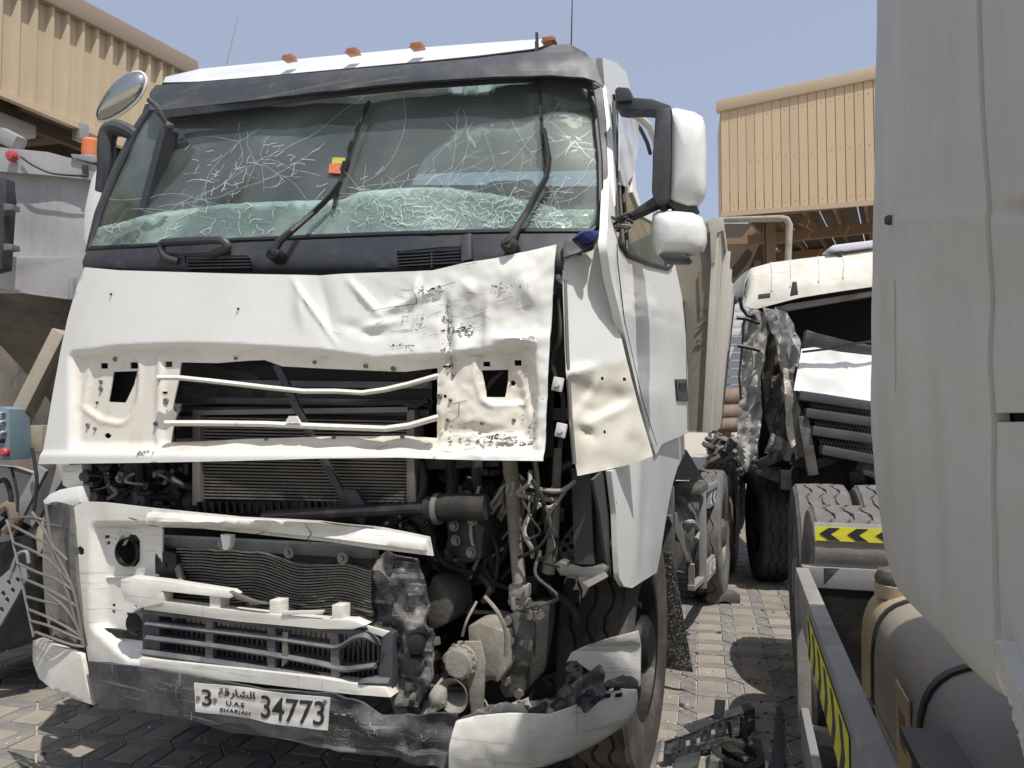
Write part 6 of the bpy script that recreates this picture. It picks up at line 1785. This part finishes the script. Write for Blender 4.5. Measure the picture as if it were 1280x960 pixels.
# chassis pieces under the body
MB().bar(l0(80, 415, -.1), l0(22, 530, -.12), .09, .10, (0, 1, 0), .01).build('diagonal_beam', mt['beam'], lt)
MB().bar(l0(-60, 552, -.05), l0(62, 548, -.05), .12, .16, bev=.01).build('cross_beam', mt['beam'], lt)
cb = MB().prism([l0(x, y, -.28) for x, y in ((-40, 508), (2, 508), (11, 511), (12, 575), (-40, 576))], (0, .16, 0), .008).build('control_box', mt['bluebox'], lt)
for i, (x, y, r, m) in enumerate(((5, 517, .014, 'alu'), (5, 528, .015, 'alu'), (6, 541, .014, 'alu'), (4, 551, .012, 'oily'), (8, 565, .026, 'lamp_red'))):
    MB().lathe([(r, 0), (r, .02), (r * .6, .03)], l0(x, y, -.285), (0, -1, 0), 12).build('control_button', mt[m], cb)
MB().prism([l0(x, y, -.20) for x, y in ((4, 510), (19, 512), (19, 574), (4, 575))], (0, .06, 0), .004).build('control_plate', mt['castdk'], cb)
MB().prism([l0(x, y, .05) for x, y in ((-40, 580), (10, 584), (50, 600), (72, 578), (78, 600), (40, 660), (10, 640), (-40, 690))], (0, .1, 0), .01).build('chassis_bracket', mt['greybody'], lt)
MB().bar(l0(54, 585, -.1), l0(0, 690, -.12), .07, .03, (0, 1, 0), .006).build('chassis_stay', mt['galv'], lt)
MB().bar(l0(70, 640, -.1), l0(28, 720, -.1), .09, .04, (0, 1, 0), .006).build('chassis_stay', mt['beam'], lt)
for pts, r, m in (([(-10, 610), (6, 600), (14, 625), (4, 645)], .014, 'rubber'), ([(0, 640), (12, 632), (18, 650), (8, 664)], .03, 'rust'), ([(14, 584), (22, 620), (20, 650)], .008, 'rubber'), ([(40, 560), (46, 600), (42, 640)], .010, 'rubber')):
    MB().tube(spline([l0(x, y, -.2) for x, y in pts]), r, 8).build('hose', mt[m], lt)
pp_ = MB().sheet([(-20, 742), (0, 722), (20, 705), (33, 712), (34, 722), (18, 752), (0, 782), (-20, 800)], lambda x, y: LT.y(x, y, -.35), 5,
                 [[(x + 3 * math.cos(k), y + 4 * math.sin(k)) for k in range(0, 6)] for x, y in ((2, 762), (9, 750), (16, 738), (22, 725), (4, 742), (11, 728))], None, .02).build('perforated_step', mt['galv'], lt, label='perforated pale metal step')
MB().tube(spline([l0(14, 714, -.36), l0(22, 694, -.36), l0(33, 690, -.36), l0(36, 704, -.36)]), .010, 6).build('step_hook', mt['galv'], lt)
MB().box(LT.y(-30, 600, 2.0) + Vector((-.6, 1.5, -.1)), (.1, 6, .3)).build('chassis_rail', mt['oily'], lt)
MB().box((.55, 3.0, .95), (.1, 6, .3)).build('chassis_rail', mt['oily'], lt)
w0 = make_wheel(lt, (.50, 1.7, .57), .57, .3, 1, mt['tyre'], mt['oily'])
wheel_copy(w0, lt, (-1.3, 1.7, .57)); wheel_copy(w0, lt, (.5, 3.1, .57)); wheel_copy(w0, lt, (-1.3, 3.1, .57))

# ================================================================== WRECKED CREAM TRUCK (right, behind)
WT = Frame(2.55, 7.0, 8)
wt = thing('truck', 'wrecked cream truck with crushed cab pillar and dark open windscreen hole', 'truck', fr=WT)
def w_(x, y, Y=0.0): return WT.y(x, y, Y)
rf = MB()
rpx = [(929, 372), (931, 352), (937, 337), (962, 330), (1000, 325), (1050, 319), (1100, 312)]
rbt = [(934, 383), (936, 385), (946, 386), (965, 381), (1000, 372), (1050, 364), (1100, 357)]
def rff(u, v):
    x = 929 + 171 * u
    yt = interp(rpx, x) if x > 929 else 372
    yb = interp(rbt, max(934, x))
    a = w_(x, yb, .0 + .12 * (1 - u) ** 3); b = w_(x, yt, .45 + .1 * (1 - u) ** 3)
    P = a.lerp(b, v)
    return P - Vector((0, .13 * math.sin(v * 2.6) + .006 * nz(x, v * 60, 2, .05), 0))
rf.grid(rff, 40, 14, (0, .03, 0))
wroof = rf.build('roof', mt['wcream'], wt, ang=70)
rtop = [w_(x, y, .45) for x, y in rpx]
mb = MB(); n = len(rtop)
mb.grid(lambda u, v: rtop[min(n - 1, int(u * (n - 1) + .01))] + Vector((0, 1.6 * v, .05 * math.sin(v * 3.1))), n - 1, 5, (0, 0, -.03)); mb.build('roof_top', mt['wcream'], wroof)
for k in (962, 985, 1020, 1050):
    MB().tube([rff((k - 929) / 171, v) - Vector((0, .008, 0)) for v in (.3, .5, .75, 1)], .006, 6).build('roof_rib', mt['wcream'], wroof)
MB().prism([w_(x, y, -.14) for x, y in ((948, 368), (963, 366), (963, 372), (948, 374))], (0, .02, 0), .003).build('roof_vent', mt['dark'], wroof)
MB().prism([w_(x, y, -.14) for x, y in ((991, 352), (996, 352), (998, 368), (988, 370))], (0, .03, 0), .004).build('roof_latch', mt['dark'], wroof)
mb = MB(); mb.prism([w_(x, y, .3) for x, y in ((1035, 311), (1042, 306), (1100, 299), (1100, 307), (1050, 314))], (0, .25, 0), .012); sp = mb.build('roof_hatch', mt['farwhite'], wt)
MB().prism([w_(x, y, .3) for x, y in ((1049, 314), (1053, 313), (1053, 322), (1049, 323))], (0, .05, 0)).build('hatch_hinge', mt['dark'], sp)
# dark gutted cab
cabx = MB()
a_, b_ = w_(960, 380, .9), w_(1180, 600, .9)
cabx.box(((a_.x + b_.x) / 2, 1.6, (a_.z + b_.z) / 2), (b_.x - a_.x, .05, a_.z - b_.z + .6)); cabx.build('cab_rear_wall', mt['black'], wt)
MB().box(((a_.x + b_.x) / 2 + .1, .9, a_.z + .12), (b_.x - a_.x, 1.5, .04)).build('headlining', mt['black'], wt)
MB().box(((a_.x + b_.x) / 2 + .1, .9, 1.5), (b_.x - a_.x, 1.5, .04)).build('cab_floor', mt['black'], wt)
MB().prism([w_(x, y, .2) for x, y in ((968, 384), (985, 380), (1100, 362), (1100, 368), (985, 388))], (0, .1, 0), .01).build('header_rail', mt['crush'], wt)
# crumpled pillar and door sheets
def crum(seed, a1=.16, a2=.07):
    def f(x, y):
        w = (x + 9 * nz(y, seed * 7, 1, 1 / 34.) + .18 * (y - 480)) / 7.5
        fold = abs((w % 2) - 1)
        return .075 * fold + a1 * .6 * nz(x, y, seed, 1 / 40.) + a2 * .35 * nz(x, y, seed + 3, 1 / 10.)
    return f
for ol, Y, m, sd in (([(926, 405), (940, 388), (956, 392), (958, 430), (950, 470), (952, 520), (946, 560), (934, 592), (922, 574), (921, 520), (927, 470)], .10, mt['crush'], 1),
                     ([(944, 388), (962, 392), (976, 440), (984, 480), (978, 520), (988, 560), (980, 574), (962, 560), (954, 500), (952, 440)], .22, mt['castdk'], 2),
                     ([(968, 384), (984, 392), (1002, 430), (996, 446), (990, 470), (1000, 520), (1004, 570), (992, 574), (984, 530), (976, 470), (966, 420)], .02, mt['crush'], 3),
                     ([(950, 384), (966, 388), (996, 440), (1000, 460), (990, 458), (966, 420)], -.08, mt['galv'], 4),
                     ([(976, 460), (984, 462), (990, 510), (994, 556), (988, 560), (982, 520)], -.10, mt['wcream'], 5),
                     ([(962, 540), (1000, 560), (996, 580), (970, 572), (955, 566)], .1, mt['crush'], 6)):
    MB().sheet(ol, lambda x, y: WT.y(x, y, Y), 3.2, (), crum(sd), .012).build('crushed_sheet', m, wt, ang=50)
for pts, r in (([(925, 372), (927, 385), (934, 394), (944, 396)], .018), ([(921, 397), (932, 398), (950, 404)], .02), ([(922, 432), (935, 434), (950, 438)], .02), ([(930, 400), (928, 430), (924, 470), (926, 500)], .01)):
    MB().tube([w_(x, y, -.05) for x, y in pts], r, 6).build('bent_rod', mt['oily'], wt)
MB().bar(w_(1003, 520, -.15), w_(1016, 594, -.15), .09, .05, (0, 1, 0), .006).build('bent_stay', mt['castdk'], wt)
# hood, wiper, grille
def hsf(x, y): return WT.y(x, y, -.05 - .15 * (y - 440) / 60)
MB().sheet([(1002, 436), (1018, 434), (1050, 440), (1110, 446), (1110, 505), (1060, 497), (1030, 492), (992, 488)], hsf, 7, (), lambda x, y: .02 * nz(x, y, 1, .05), .02).build('bonnet', mt['paint'], wt, ang=60)
MB().prism([w_(x, y, -.02) for x, y in ((1008, 412), (1020, 416), (1060, 426), (1110, 436), (1110, 448), (1060, 442), (1004, 434))], (0, .1, 0), .01).build('cowl', mt['visor'], wt)
wp = MB().bar(w_(1003, 440, -.14), w_(1070, 432, -.16), .02, .03, (0, -1, 0)).build('wiper', mt['rubber'], wt)
MB().bar(w_(1040, 433, -.16), w_(1110, 424, -.16), .02, .02, (0, -1, 0)).build('wiper_arm', mt['rubber'], wp)
gl_ = MB().prism([w_(x, y, .05) for x, y in ((998, 490), (1110, 506), (1110, 580), (1030, 566), (1014, 548), (1002, 510))], (0, .1, 0), .01).build('grille', mt['black'], wt)
for k, (ya, yb_) in enumerate(((494, 508), (516, 528), (538, 549), (562, 575))):
    x0 = (998, 1006, 1014, 1026)[k]
    MB().bar(w_(x0, ya, -.16), w_(1110, yb_ + 3, -.16), .10, .085, bev=.012).build('grille_bar', mt['wgrille'], gl_)
for k in range(3):      # expanded-metal mesh
    y0 = (503, 525, 547)[k]
    mb = MB()
    for i in range(24):
        x = 1012 + k * 6 + i * 4
        mb.bar(w_(x, y0 + (x - 1012) * .11, -.02), w_(x + 5, y0 + 13 + (x - 1012) * .11, -.02), .008, .008)
        mb.bar(w_(x + 5, y0 + (x - 1012) * .11, -.015), w_(x, y0 + 13 + (x - 1012) * .11, -.015), .008, .008)
    mb.build('grille_mesh', mt['steel'], gl_, smooth=False, kind='stuff')
MB().prism([w_(x, y, .1) for x, y in ((1000, 560), (1110, 580), (1110, 640), (1000, 620))], (0, .3, 0), .02).build('lower_panel', mt['black'], wt)
rnd = random.Random(31)
for i in range(14):
    P = w_(rnd.uniform(960, 1090), rnd.uniform(572, 600), rnd.uniform(-.1, .3))
    MB().box(P, (rnd.uniform(.08, .3), .1, rnd.uniform(.06, .25)), (0, rnd.uniform(-.6, .6), 0), bev=.01).build('engine_piece', rnd.choice((mt['oily'], mt['engine'], mt['castdk'])), wt)
q = w_(965, 655, .55)
ww = make_wheel(wt, (q.x, .75, .56), .56, .3, -1, mt['rubber'], mt['oily'])
wheel_copy(ww, wt, (q.x + 1.9, .75, .56)); wheel_copy(ww, wt, (q.x + .1, 4.2, .56)); wheel_copy(ww, wt, (q.x + 1.9, 4.2, .56))
for X in (.3, 1.1):
    MB().box((q.x + X, 3.2, .85), (.1, 5.5, .28)).build('chassis_rail', mt['oily'], wt)

# ================================================================== NEAR TRUCK (right edge, in shade)
RT = Frame(1.41, 3.72, 16.7)
rt = thing('truck', 'near truck in shade at the right edge with pale cab side and fuel tank', 'truck', fr=RT)
def rx(x, y, X=0.0): return RT.x(x, y, X)
def ry(x, y, Y): return RT.y(x, y, Y)
def bulge(x, y):
    e = interp([(-40, 1097), (60, 1095), (200, 1093), (350, 1090.5), (480, 1088), (540, 1089), (600, 1094), (690, 1105), (735, 1118), (780, 1150), (868, 1240)], y)
    k = max(0.0, 1 - (x - e) / 34.0)
    d = .010 * k * k
    s_ = interp([(-40, 1212), (100, 1218), (250, 1229), (440, 1231), (530, 1233), (868, 1241)], y)
    d += .004 * math.exp(-((x - s_) / 8.0) ** 2)
    # pressed fold that runs across at mid height, soft dents
    d -= .003 * math.exp(-((y - (274 - (x - 1110) * .02)) / 9.0) ** 2) * smooth01((x - 1110) / 20)
    d += .012 * math.exp(-((x - 1262 + (y - 265) * 1.3) / 26.0) ** 2 - ((y - 262) / 10.0) ** 2)
    d += .010 * gauss(x, y, 1160, 690, 22, 120, 1) - .006 * gauss(x, y, 1190, 640, 16, 120, 1)
    d += .003 * nz(x, y, 4, .012) 
    return d
cab_ol = [(1087, -40), (1085, 60), (1083, 200), (1081, 350), (1079, 480), (1080, 540), (1085, 600), (1097, 690), (1104, 720), (1114, 738), (1150, 778), (1185, 815), (1215, 850), (1240, 869), (1238, 800), (1233, 530), (1231, 440), (1229, 250), (1218, 100), (1213, -40)]
slit = [(1118, 350), (1120, 352), (1120.6, 420), (1119.6, 490), (1118.2, 490), (1117.2, 420)]
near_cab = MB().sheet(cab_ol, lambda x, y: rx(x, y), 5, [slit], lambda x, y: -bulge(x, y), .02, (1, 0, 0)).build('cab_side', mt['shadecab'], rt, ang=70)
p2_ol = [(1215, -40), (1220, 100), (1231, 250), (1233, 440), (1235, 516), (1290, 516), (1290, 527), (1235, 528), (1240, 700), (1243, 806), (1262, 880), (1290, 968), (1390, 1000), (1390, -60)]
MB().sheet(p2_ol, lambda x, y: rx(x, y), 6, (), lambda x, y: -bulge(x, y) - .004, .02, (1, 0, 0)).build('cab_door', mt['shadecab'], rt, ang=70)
MB().prism([rx(x, y, .03) for x, y in ((1232, 510), (1320, 510), (1320, 534), (1232, 534))], (.02, 0, 0)).build('door_slot', mt['black'], near_cab)
MB().prism([rx(x, y, .06) for x, y in ((1104, 330), (1135, 330), (1135, 510), (1104, 510))], (.02, 0, 0)).build('slit_backing', mt['black'], near_cab)
P = rx(1113, 275, -.002)
MB().lathe([(.0095, .01), (.010, -.004), (.007, -.010), (.0001, -.011)], P, (1, 0, 0), 14, cap=False).build('rubber_plug', mt['dark'], near_cab)
# roughly torn dusty edge below the door
MB().sheet([(1241, 806), (1247, 800), (1262, 838), (1278, 872), (1300, 910), (1300, 980), (1284, 958), (1264, 890)], lambda x, y: rx(x, y, -.012), 5, (), lambda x, y: -.004 * nz(x, y, 2, .2), .02, (1, 0, 0)).build('sill_edge', mt['shadecab'], rt)
# rear and roof of the cab, so it is a body
e0 = rx(1098, -40); e1 = rx(1105, 690)
yb0 = rx(1090, 400).y
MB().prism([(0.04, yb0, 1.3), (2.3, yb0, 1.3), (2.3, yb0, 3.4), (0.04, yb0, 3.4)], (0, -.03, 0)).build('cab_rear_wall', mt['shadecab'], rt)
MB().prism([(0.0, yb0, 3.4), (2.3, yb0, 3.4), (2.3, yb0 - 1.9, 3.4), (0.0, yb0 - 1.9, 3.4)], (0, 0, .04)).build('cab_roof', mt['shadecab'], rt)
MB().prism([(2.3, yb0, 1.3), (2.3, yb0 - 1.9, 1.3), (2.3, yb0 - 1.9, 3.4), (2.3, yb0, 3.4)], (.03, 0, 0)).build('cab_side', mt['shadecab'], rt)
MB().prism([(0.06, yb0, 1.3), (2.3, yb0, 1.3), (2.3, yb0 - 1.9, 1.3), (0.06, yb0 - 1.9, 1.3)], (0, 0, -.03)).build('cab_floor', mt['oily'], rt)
# tank with straps, cap, label
tx0, tx1, tz0, tz1 = .13, .80, .32, 1.0
def tprof(k, o=0.0):
    n_ = 40; a = 2 * math.pi * k / n_
    cx, cz = (tx0 + tx1) / 2, (tz0 + tz1) / 2
    hw, hh = (tx1 - tx0) / 2 + o, (tz1 - tz0) / 2 + o
    c_, s_ = math.cos(a), math.sin(a)
    p = 2 / 4.2
    return (cx + hw * (abs(c_) ** p) * (1 if c_ > 0 else -1), cz + hh * (abs(s_) ** p) * (1 if s_ > 0 else -1))
def tanktube(ya, yb, o, m, name, par, cap=True, round_=0.0):
    mb = MB(); rows = []
    st = [(ya, 1.0), (yb, 1.0)] if not round_ else [(ya + .03, 1), (ya, .97), (ya - .0, .9)]
    if round_: st = [(ya, .90), (ya - .02, .965), (ya - .06, 1.0), (yb, 1.0)]
    cx, cz = (tx0 + tx1) / 2, (tz0 + tz1) / 2
    for y, k_ in st:
        rows.append([mb.bm.verts.new((cx + (tprof(k, o)[0] - cx) * k_, y, cz + (tprof(k, o)[1] - cz) * k_)) for k in range(40)])
    for a, b in zip(rows, rows[1:]):
        for k in range(40): mb.bm.faces.new([a[k], a[(k + 1) % 40], b[(k + 1) % 40], b[k]])
    mb.bm.faces.new(rows[0]); mb.bm.faces.new(rows[-1][::-1])
    return mb.build(name, m, par)
tank = tanktube(-1.085, -2.9, 0, mt['tank'], 'fuel_tank', rt)
tanktube(-.74, -1.08, 0, mt['tanktan'], 'tank_end', tank, round_=1)
for y, w in ((-1.08, .012), (-1.80, .016)):
    tanktube(y + w, y - w, .008, mt['rubber'], 'tank_strap', tank)
cp = ry(1098, 737, -.95); cp.x = max(cp.x, .30); cp.z = 1.0
for y in (-1.08, -1.80):
    MB().box((tx0 - .014, y, .62), (.02, .05, .06), bev=.004).build('strap_buckle', mt['steel'], tank)
MB().tube([(tx0 - .004, -1.12, .645), (tx0 - .004, -2.0, .645)], .004, 5).build('tank_weld', mt['tank'], tank)
cap = MB().lathe([(.085, -.02), (.085, .025), (.07, .03)], (.25, -.90, .985), (0, 0, 1), 24).build('filler_neck', mt['tanktan'], tank)
MB().lathe([(.08, .025), (.082, .05), (.07, .075), (.03, .08), (.03, .09), (.0001, .09)], (.25, -.90, .985), (0, 0, 1), 18, cap=False, fn=lambda j, k, r, t: (r * (1.05 if (k % 2 and j in (1, 2)) else 1), t)).build('filler_cap', mt['castdk'], cap)
lb = [(tx0 - .006, -1.52, .86), (tx0 - .006, -1.70, .86), (tx0 - .004, -1.70, .50), (tx0 - .004, -1.52, .50)]
MB().prism(lb, (.005, 0, 0)).build('tank_label', M('faded_label', (.42, .31, .15), .6, 0, .7, (.42, .37, .28), 14), tank)
MB().prism([(tx0 - .0075, -1.57, .8), (tx0 - .0075, -1.65, .8), (tx0 - .006, -1.65, .7), (tx0 - .006, -1.57, .7)], (.0035, 0, 0)).build('label_mark', mt['rust'], tank)
MB().box((.30, -2.5, .68), (.46, .96, .40), bev=.02).build('battery_box', mt['dark'], rt)
MB().box((.30, -2.5, .89), (.50, 1.0, .025), bev=.008).build('box_lid', mt['dark'], rt)
# side guard
gz = .985
gd = MB().bar((-.06, -.62, gz), (-.06, -3.3, gz + .01), .05, .03, bev=.005).build('side_guard', mt['guard'], rt)
MB().prism([(-.075, -.62, gz - .015), (-.075, -3.3, gz - .005), (-.075, -3.3, gz - .19), (-.075, -.62, gz - .19)], (.02, 0, 0), .004).build('guard_board', mt['guard'], gd)
MB().box((-.06, -.62, .66), (.05, .05, .62), bev=.004).build('guard_post', mt['guard'], gd)
MB().box((-.05, -1.9, .66), (.04, .05, .62), bev=.004).build('guard_post', mt['guard'], gd)
MB().prism([(-.075, -.60, .45), (-.075, -3.3, .45), (-.075, -3.3, .28), (-.075, -.60, .28)], (.03, 0, 0), .004).build('guard_board', mt['galv'], gd)
MB().bar((-.06, -.62, .34), (.5, -.62, .34), .05, .06, bev=.004).build('guard_arm', mt['galv'], gd)
MB().bar((-.06, -.60, gz - .02), (.62, -.60, gz - .02), .06, .085, bev=.006).build('guard_arm', mt['galv'], gd)
MB().prism([(.02, -.63, gz + .02), (.08, -.63, gz + .02), (.02, -.63, gz - .05)], (0, .02, 0)).build('gusset', mt['dark'], gd)
chev(Vector((-.078, -1.15, gz - .185)), Vector((-.078, -2.2, gz - .18)), Vector((-.078, -2.2, gz - .045)), Vector((-.078, -1.15, gz - .05)), 6, mt['dark'], gd, (-1, 0, 0), mt['tape_y'], False, wd=.30, tp=.26)
# wheels and mudguard flap
w1 = make_wheel(rt, (.17, 0, .595), .595, .33, -1, mt['tyre_dusty'], mt['galv'], deep=.014)
w2 = wheel_copy(w1, rt, (.17, 1.22, .60)); wheel_copy(w1, rt, (.525, 1.22, .60)); wheel_copy(w1, rt, (.525, 0, .595))
for X in (1.9, 2.25):
    wheel_copy(w1, rt, (X, 0, .595)); wheel_copy(w1, rt, (X, 1.22, .60))
mg = MB()
mg.grid(lambda u, v: Vector((-.01 + .62 * v, -.60 - .035 * math.sin(u * 3.1), .98 + .20 * u)), 6, 6, (0, .02, 0))
flap = mg.build('mudguard', mt['guard'], rt)
fl = lambda u, v: Vector((-.01 + .62 * u, -.64, 1.115 + .055 * v))
chev(fl(0, 0), fl(1, 0), fl(1, 1), fl(0, 1), 6, mt['ink'], flap, (0, -1, 0), mt['tape_y'], True)
MB().grid(lambda u, v: Vector((-.01 + .62 * v, -.62 + .02 * u, .98 - .62 * u)), 6, 3, (0, .02, 0)).build('mudguard_lower', mt['oily'], rt)
for X in (.85, 1.55):
    MB().box((X, .2, .95), (.09, 7, .26)).build('chassis_rail', mt['oily'], rt)
MB().tube([(.1, 0, .59), (2.3, 0, .59)], .09, 10).build('axle', mt['oily'], rt)
MB().tube([(.1, 1.22, .59), (2.3, 1.22, .59)], .09, 10).build('axle', mt['oily'], rt)
mud = MB()
mud.grid(lambda u, v: Vector((.02 + .10 * u + .02 * nz(u * 30, v * 50, 1), -.48 + .03 * nz(u * 40, v * 70, 3), .30 + .42 * v)), 12, 26, (0, .05, 0)); mud.build('caked_concrete', mt['concrete'], rt, ang=60)

# ================================================================== LOOSE PIECES ON THE PAVING
W0 = Frame(0, 0, 0)
def gnd(px, py, z=0.0): return W0.z(px, py, z)
# perforated bumper bracket
a = gnd(829, 952, .03); b = gnd(944, 918, .06)
d = (b - a); L = d.length; d.normalize(); nrm = Vector((d.y, -d.x, 0)).normalized()
br = thing('broken_bracket', 'broken black perforated bracket lying on the paving by the front wheel', 'car part', loc=(a.x, a.y, 0))
O = Vector((0, 0, 0))
def bp_(u, v): return d * (L * u) + Vector((0, 0, .015 + .03 * u + .105 * v))
bpo = [(0, .1), (.02, .95), (.3, .9), (.62, 1.0), (.8, 1.05), (1.0, 1.0), (1.0, .1), (.94, -.1), (.6, -.05), (.3, .05), (.05, -.1)]
hol = [[(x - .022, y - .12), (x + .022, y - .12), (x + .022, y + .12), (x - .022, y + .12)] for x, y in ((.26, .55), (.37, .5), (.53, .62), (.70, .45), (.78, .72), (.16, .35), (.94, .6))]
S = 200
mb = MB().sheet([(x * S * 4, y * S * .5) for x, y in bpo], lambda x, y: bp_(x / S / 4, y / S * 2), 12, [[(x * S * 4, y * S * .5) for x, y in h] for h in hol], lambda x, y: .012 * nz(x, y, 1, .03), .006, (0, 1, 0))
mb.build('bracket_plate', mt['bumper_dark'], br, ang=40)
MB().prism([bp_(.0, .95), bp_(.3, .9), bp_(.62, 1.0), bp_(1.0, 1.0), bp_(1.0, 1.0) + Vector((-.01, .07, .0)), bp_(.3, .95) + Vector((-.02, .08, 0)), bp_(.06, .95) + Vector((.12, .07, 0))], (0, 0, .006)).build('bracket_flange', mt['bumper_dark'], br)
for u in (.68, .83):
    MB().prism([bp_(u, .95), bp_(u + .012, .95), bp_(u + .012, -.1) - nrm * -.02, bp_(u, -.1) - nrm * -.02], nrm * .03).build('bracket_rib', mt['bumper_dark'], br)
MB().box(bp_(.62, 1.15) + Vector((.0, .03, .03)), (.05, .01, .09), (0, .1, 0), bev=.003).build('bracket_tab', mt['dark'], br)
# hub ring
P = gnd(921, 948, .04)
hr = MB().lathe([(.115, -.04), (.125, .0), (.12, .03), (.085, .034), (.08, .02), (.075, -.04)], (0, 0, 0.04), (.1, -.15, 1), 32, cap=False)
hr = tag(hr.build('broken_hub', mt['engine'], loc=(P.x, P.y, 0.0)), 'round grey lamp hub ring lying in front of the broken bracket', 'car part')
MB().box((0, 0, .055), (.06, .17, .03), (0, 0, .4), bev=.006).build('hub_bridge', mt['engine'], hr)
for k in range(3):
    an = 2.1 * k + .6
    MB().lathe([(.012, 0), (.012, .012)], (.1 * math.cos(an), .1 * math.sin(an), .075), (0, 0, 1), 8).build('hub_bolt', mt['alu'], hr)
def debris(name, label, px, m, z=0.0, h=.02, tilt=.0, cat='debris'):
    pts = [gnd(x, y, z) for x, y in px]
    c_ = sum(pts, Vector()) / len(pts); c_.z = 0
    mb = MB(); mb.prism([p - c_ + Vector((0, 0, tilt * (p.y - c_.y))) for p in pts], (0, 0, h), .004)
    return tag(mb.build(name, m, loc=c_), label, cat)
debris('metal_bar', 'long dark metal bar lying on the paving beside the right truck', [(971, 891), (978, 891), (981, 975), (962, 975)], mt['dark'], .004, .035, cat='bar')
debris('plastic_shard', 'dark flat plastic shard under the left end of the broken bracket', [(848, 946), (878, 941), (872, 962), (838, 975)], mt['dark'], .004, .03, .1)
debris('plastic_shard', 'narrow grey plastic shard upright beside the round hub ring', [(890, 946), (900, 944), (906, 975), (884, 975)], mt['bumper_dark'], .02, .05, .1)
debris('plastic_shard', 'curved grey plastic shard right of the round hub ring', [(944, 925), (950, 932), (956, 958), (944, 965), (938, 950)], mt['bumper_dark'], .004, .05, .1)
debris('metal_shard', 'small torn silver shard at the foot of the front wheel', [(815, 945), (822, 938), (828, 935), (824, 948), (815, 970), (806, 970)], mt['bright'], .004, .02, .2)
debris('metal_shard', 'pale crumpled strip at the lower right of the broken bracket', [(950, 953), (962, 954), (960, 965), (948, 963)], mt['bright'], .004, .01, .1)
# wheel chock
P = gnd(904, 755, 0)
mb = MB()
prof = [(-.145, 0), (-.15, .05), (-.13, .095), (-.03, .09), (.0, .075), (.04, .085), (.12, .095), (.15, .08), (.15, 0), (.06, 0), (.03, .03), (-.02, .03), (-.04, 0)]
mb.prism([(x, -.06, z) for x, z in prof], (0, .14, 0), .008)
tag(mb.build('wheel_chock', mt['castdk'], loc=(P.x, P.y + .06, 0)), 'dusty grey wheel chock on the paving below the rear wheel', 'chock')
# small stones, glass bits and chips swept along the paving
rnd = random.Random(77)
for nm, m, n, lab, lo, hi in (('grit', mt['concrete'], 420, 'loose pale grit and chips scattered over the block paving', .003, .012), ('broken_glass', mt['crack_lit'], 160, 'tiny bits of broken windscreen glass scattered on the paving', .002, .006), ('plastic_bits', mt['dark'], 90, 'small dark plastic bits scattered around the smashed truck', .005, .022)):
    mb = MB()
    for i in range(n):
        q = rnd.random()
        if q < .6: px, py = rnd.uniform(815, 990), rnd.uniform(720, 960)
        elif q < .8: px, py = rnd.gauss(900, 50), rnd.uniform(890, 975)
        else: px, py = rnd.uniform(0, 420), rnd.uniform(860, 970)
        P = gnd(px, py, .002); s = rnd.uniform(lo, hi)
        mb.box(P, (s * rnd.uniform(.6, 1.8), s, s * .5), (rnd.uniform(-.4, .4), rnd.uniform(-.4, .4), rnd.uniform(0, 3)))
    tag(mb.build(nm, m, smooth=False), lab, 'grit' if nm == 'grit' else 'debris', kind='stuff')
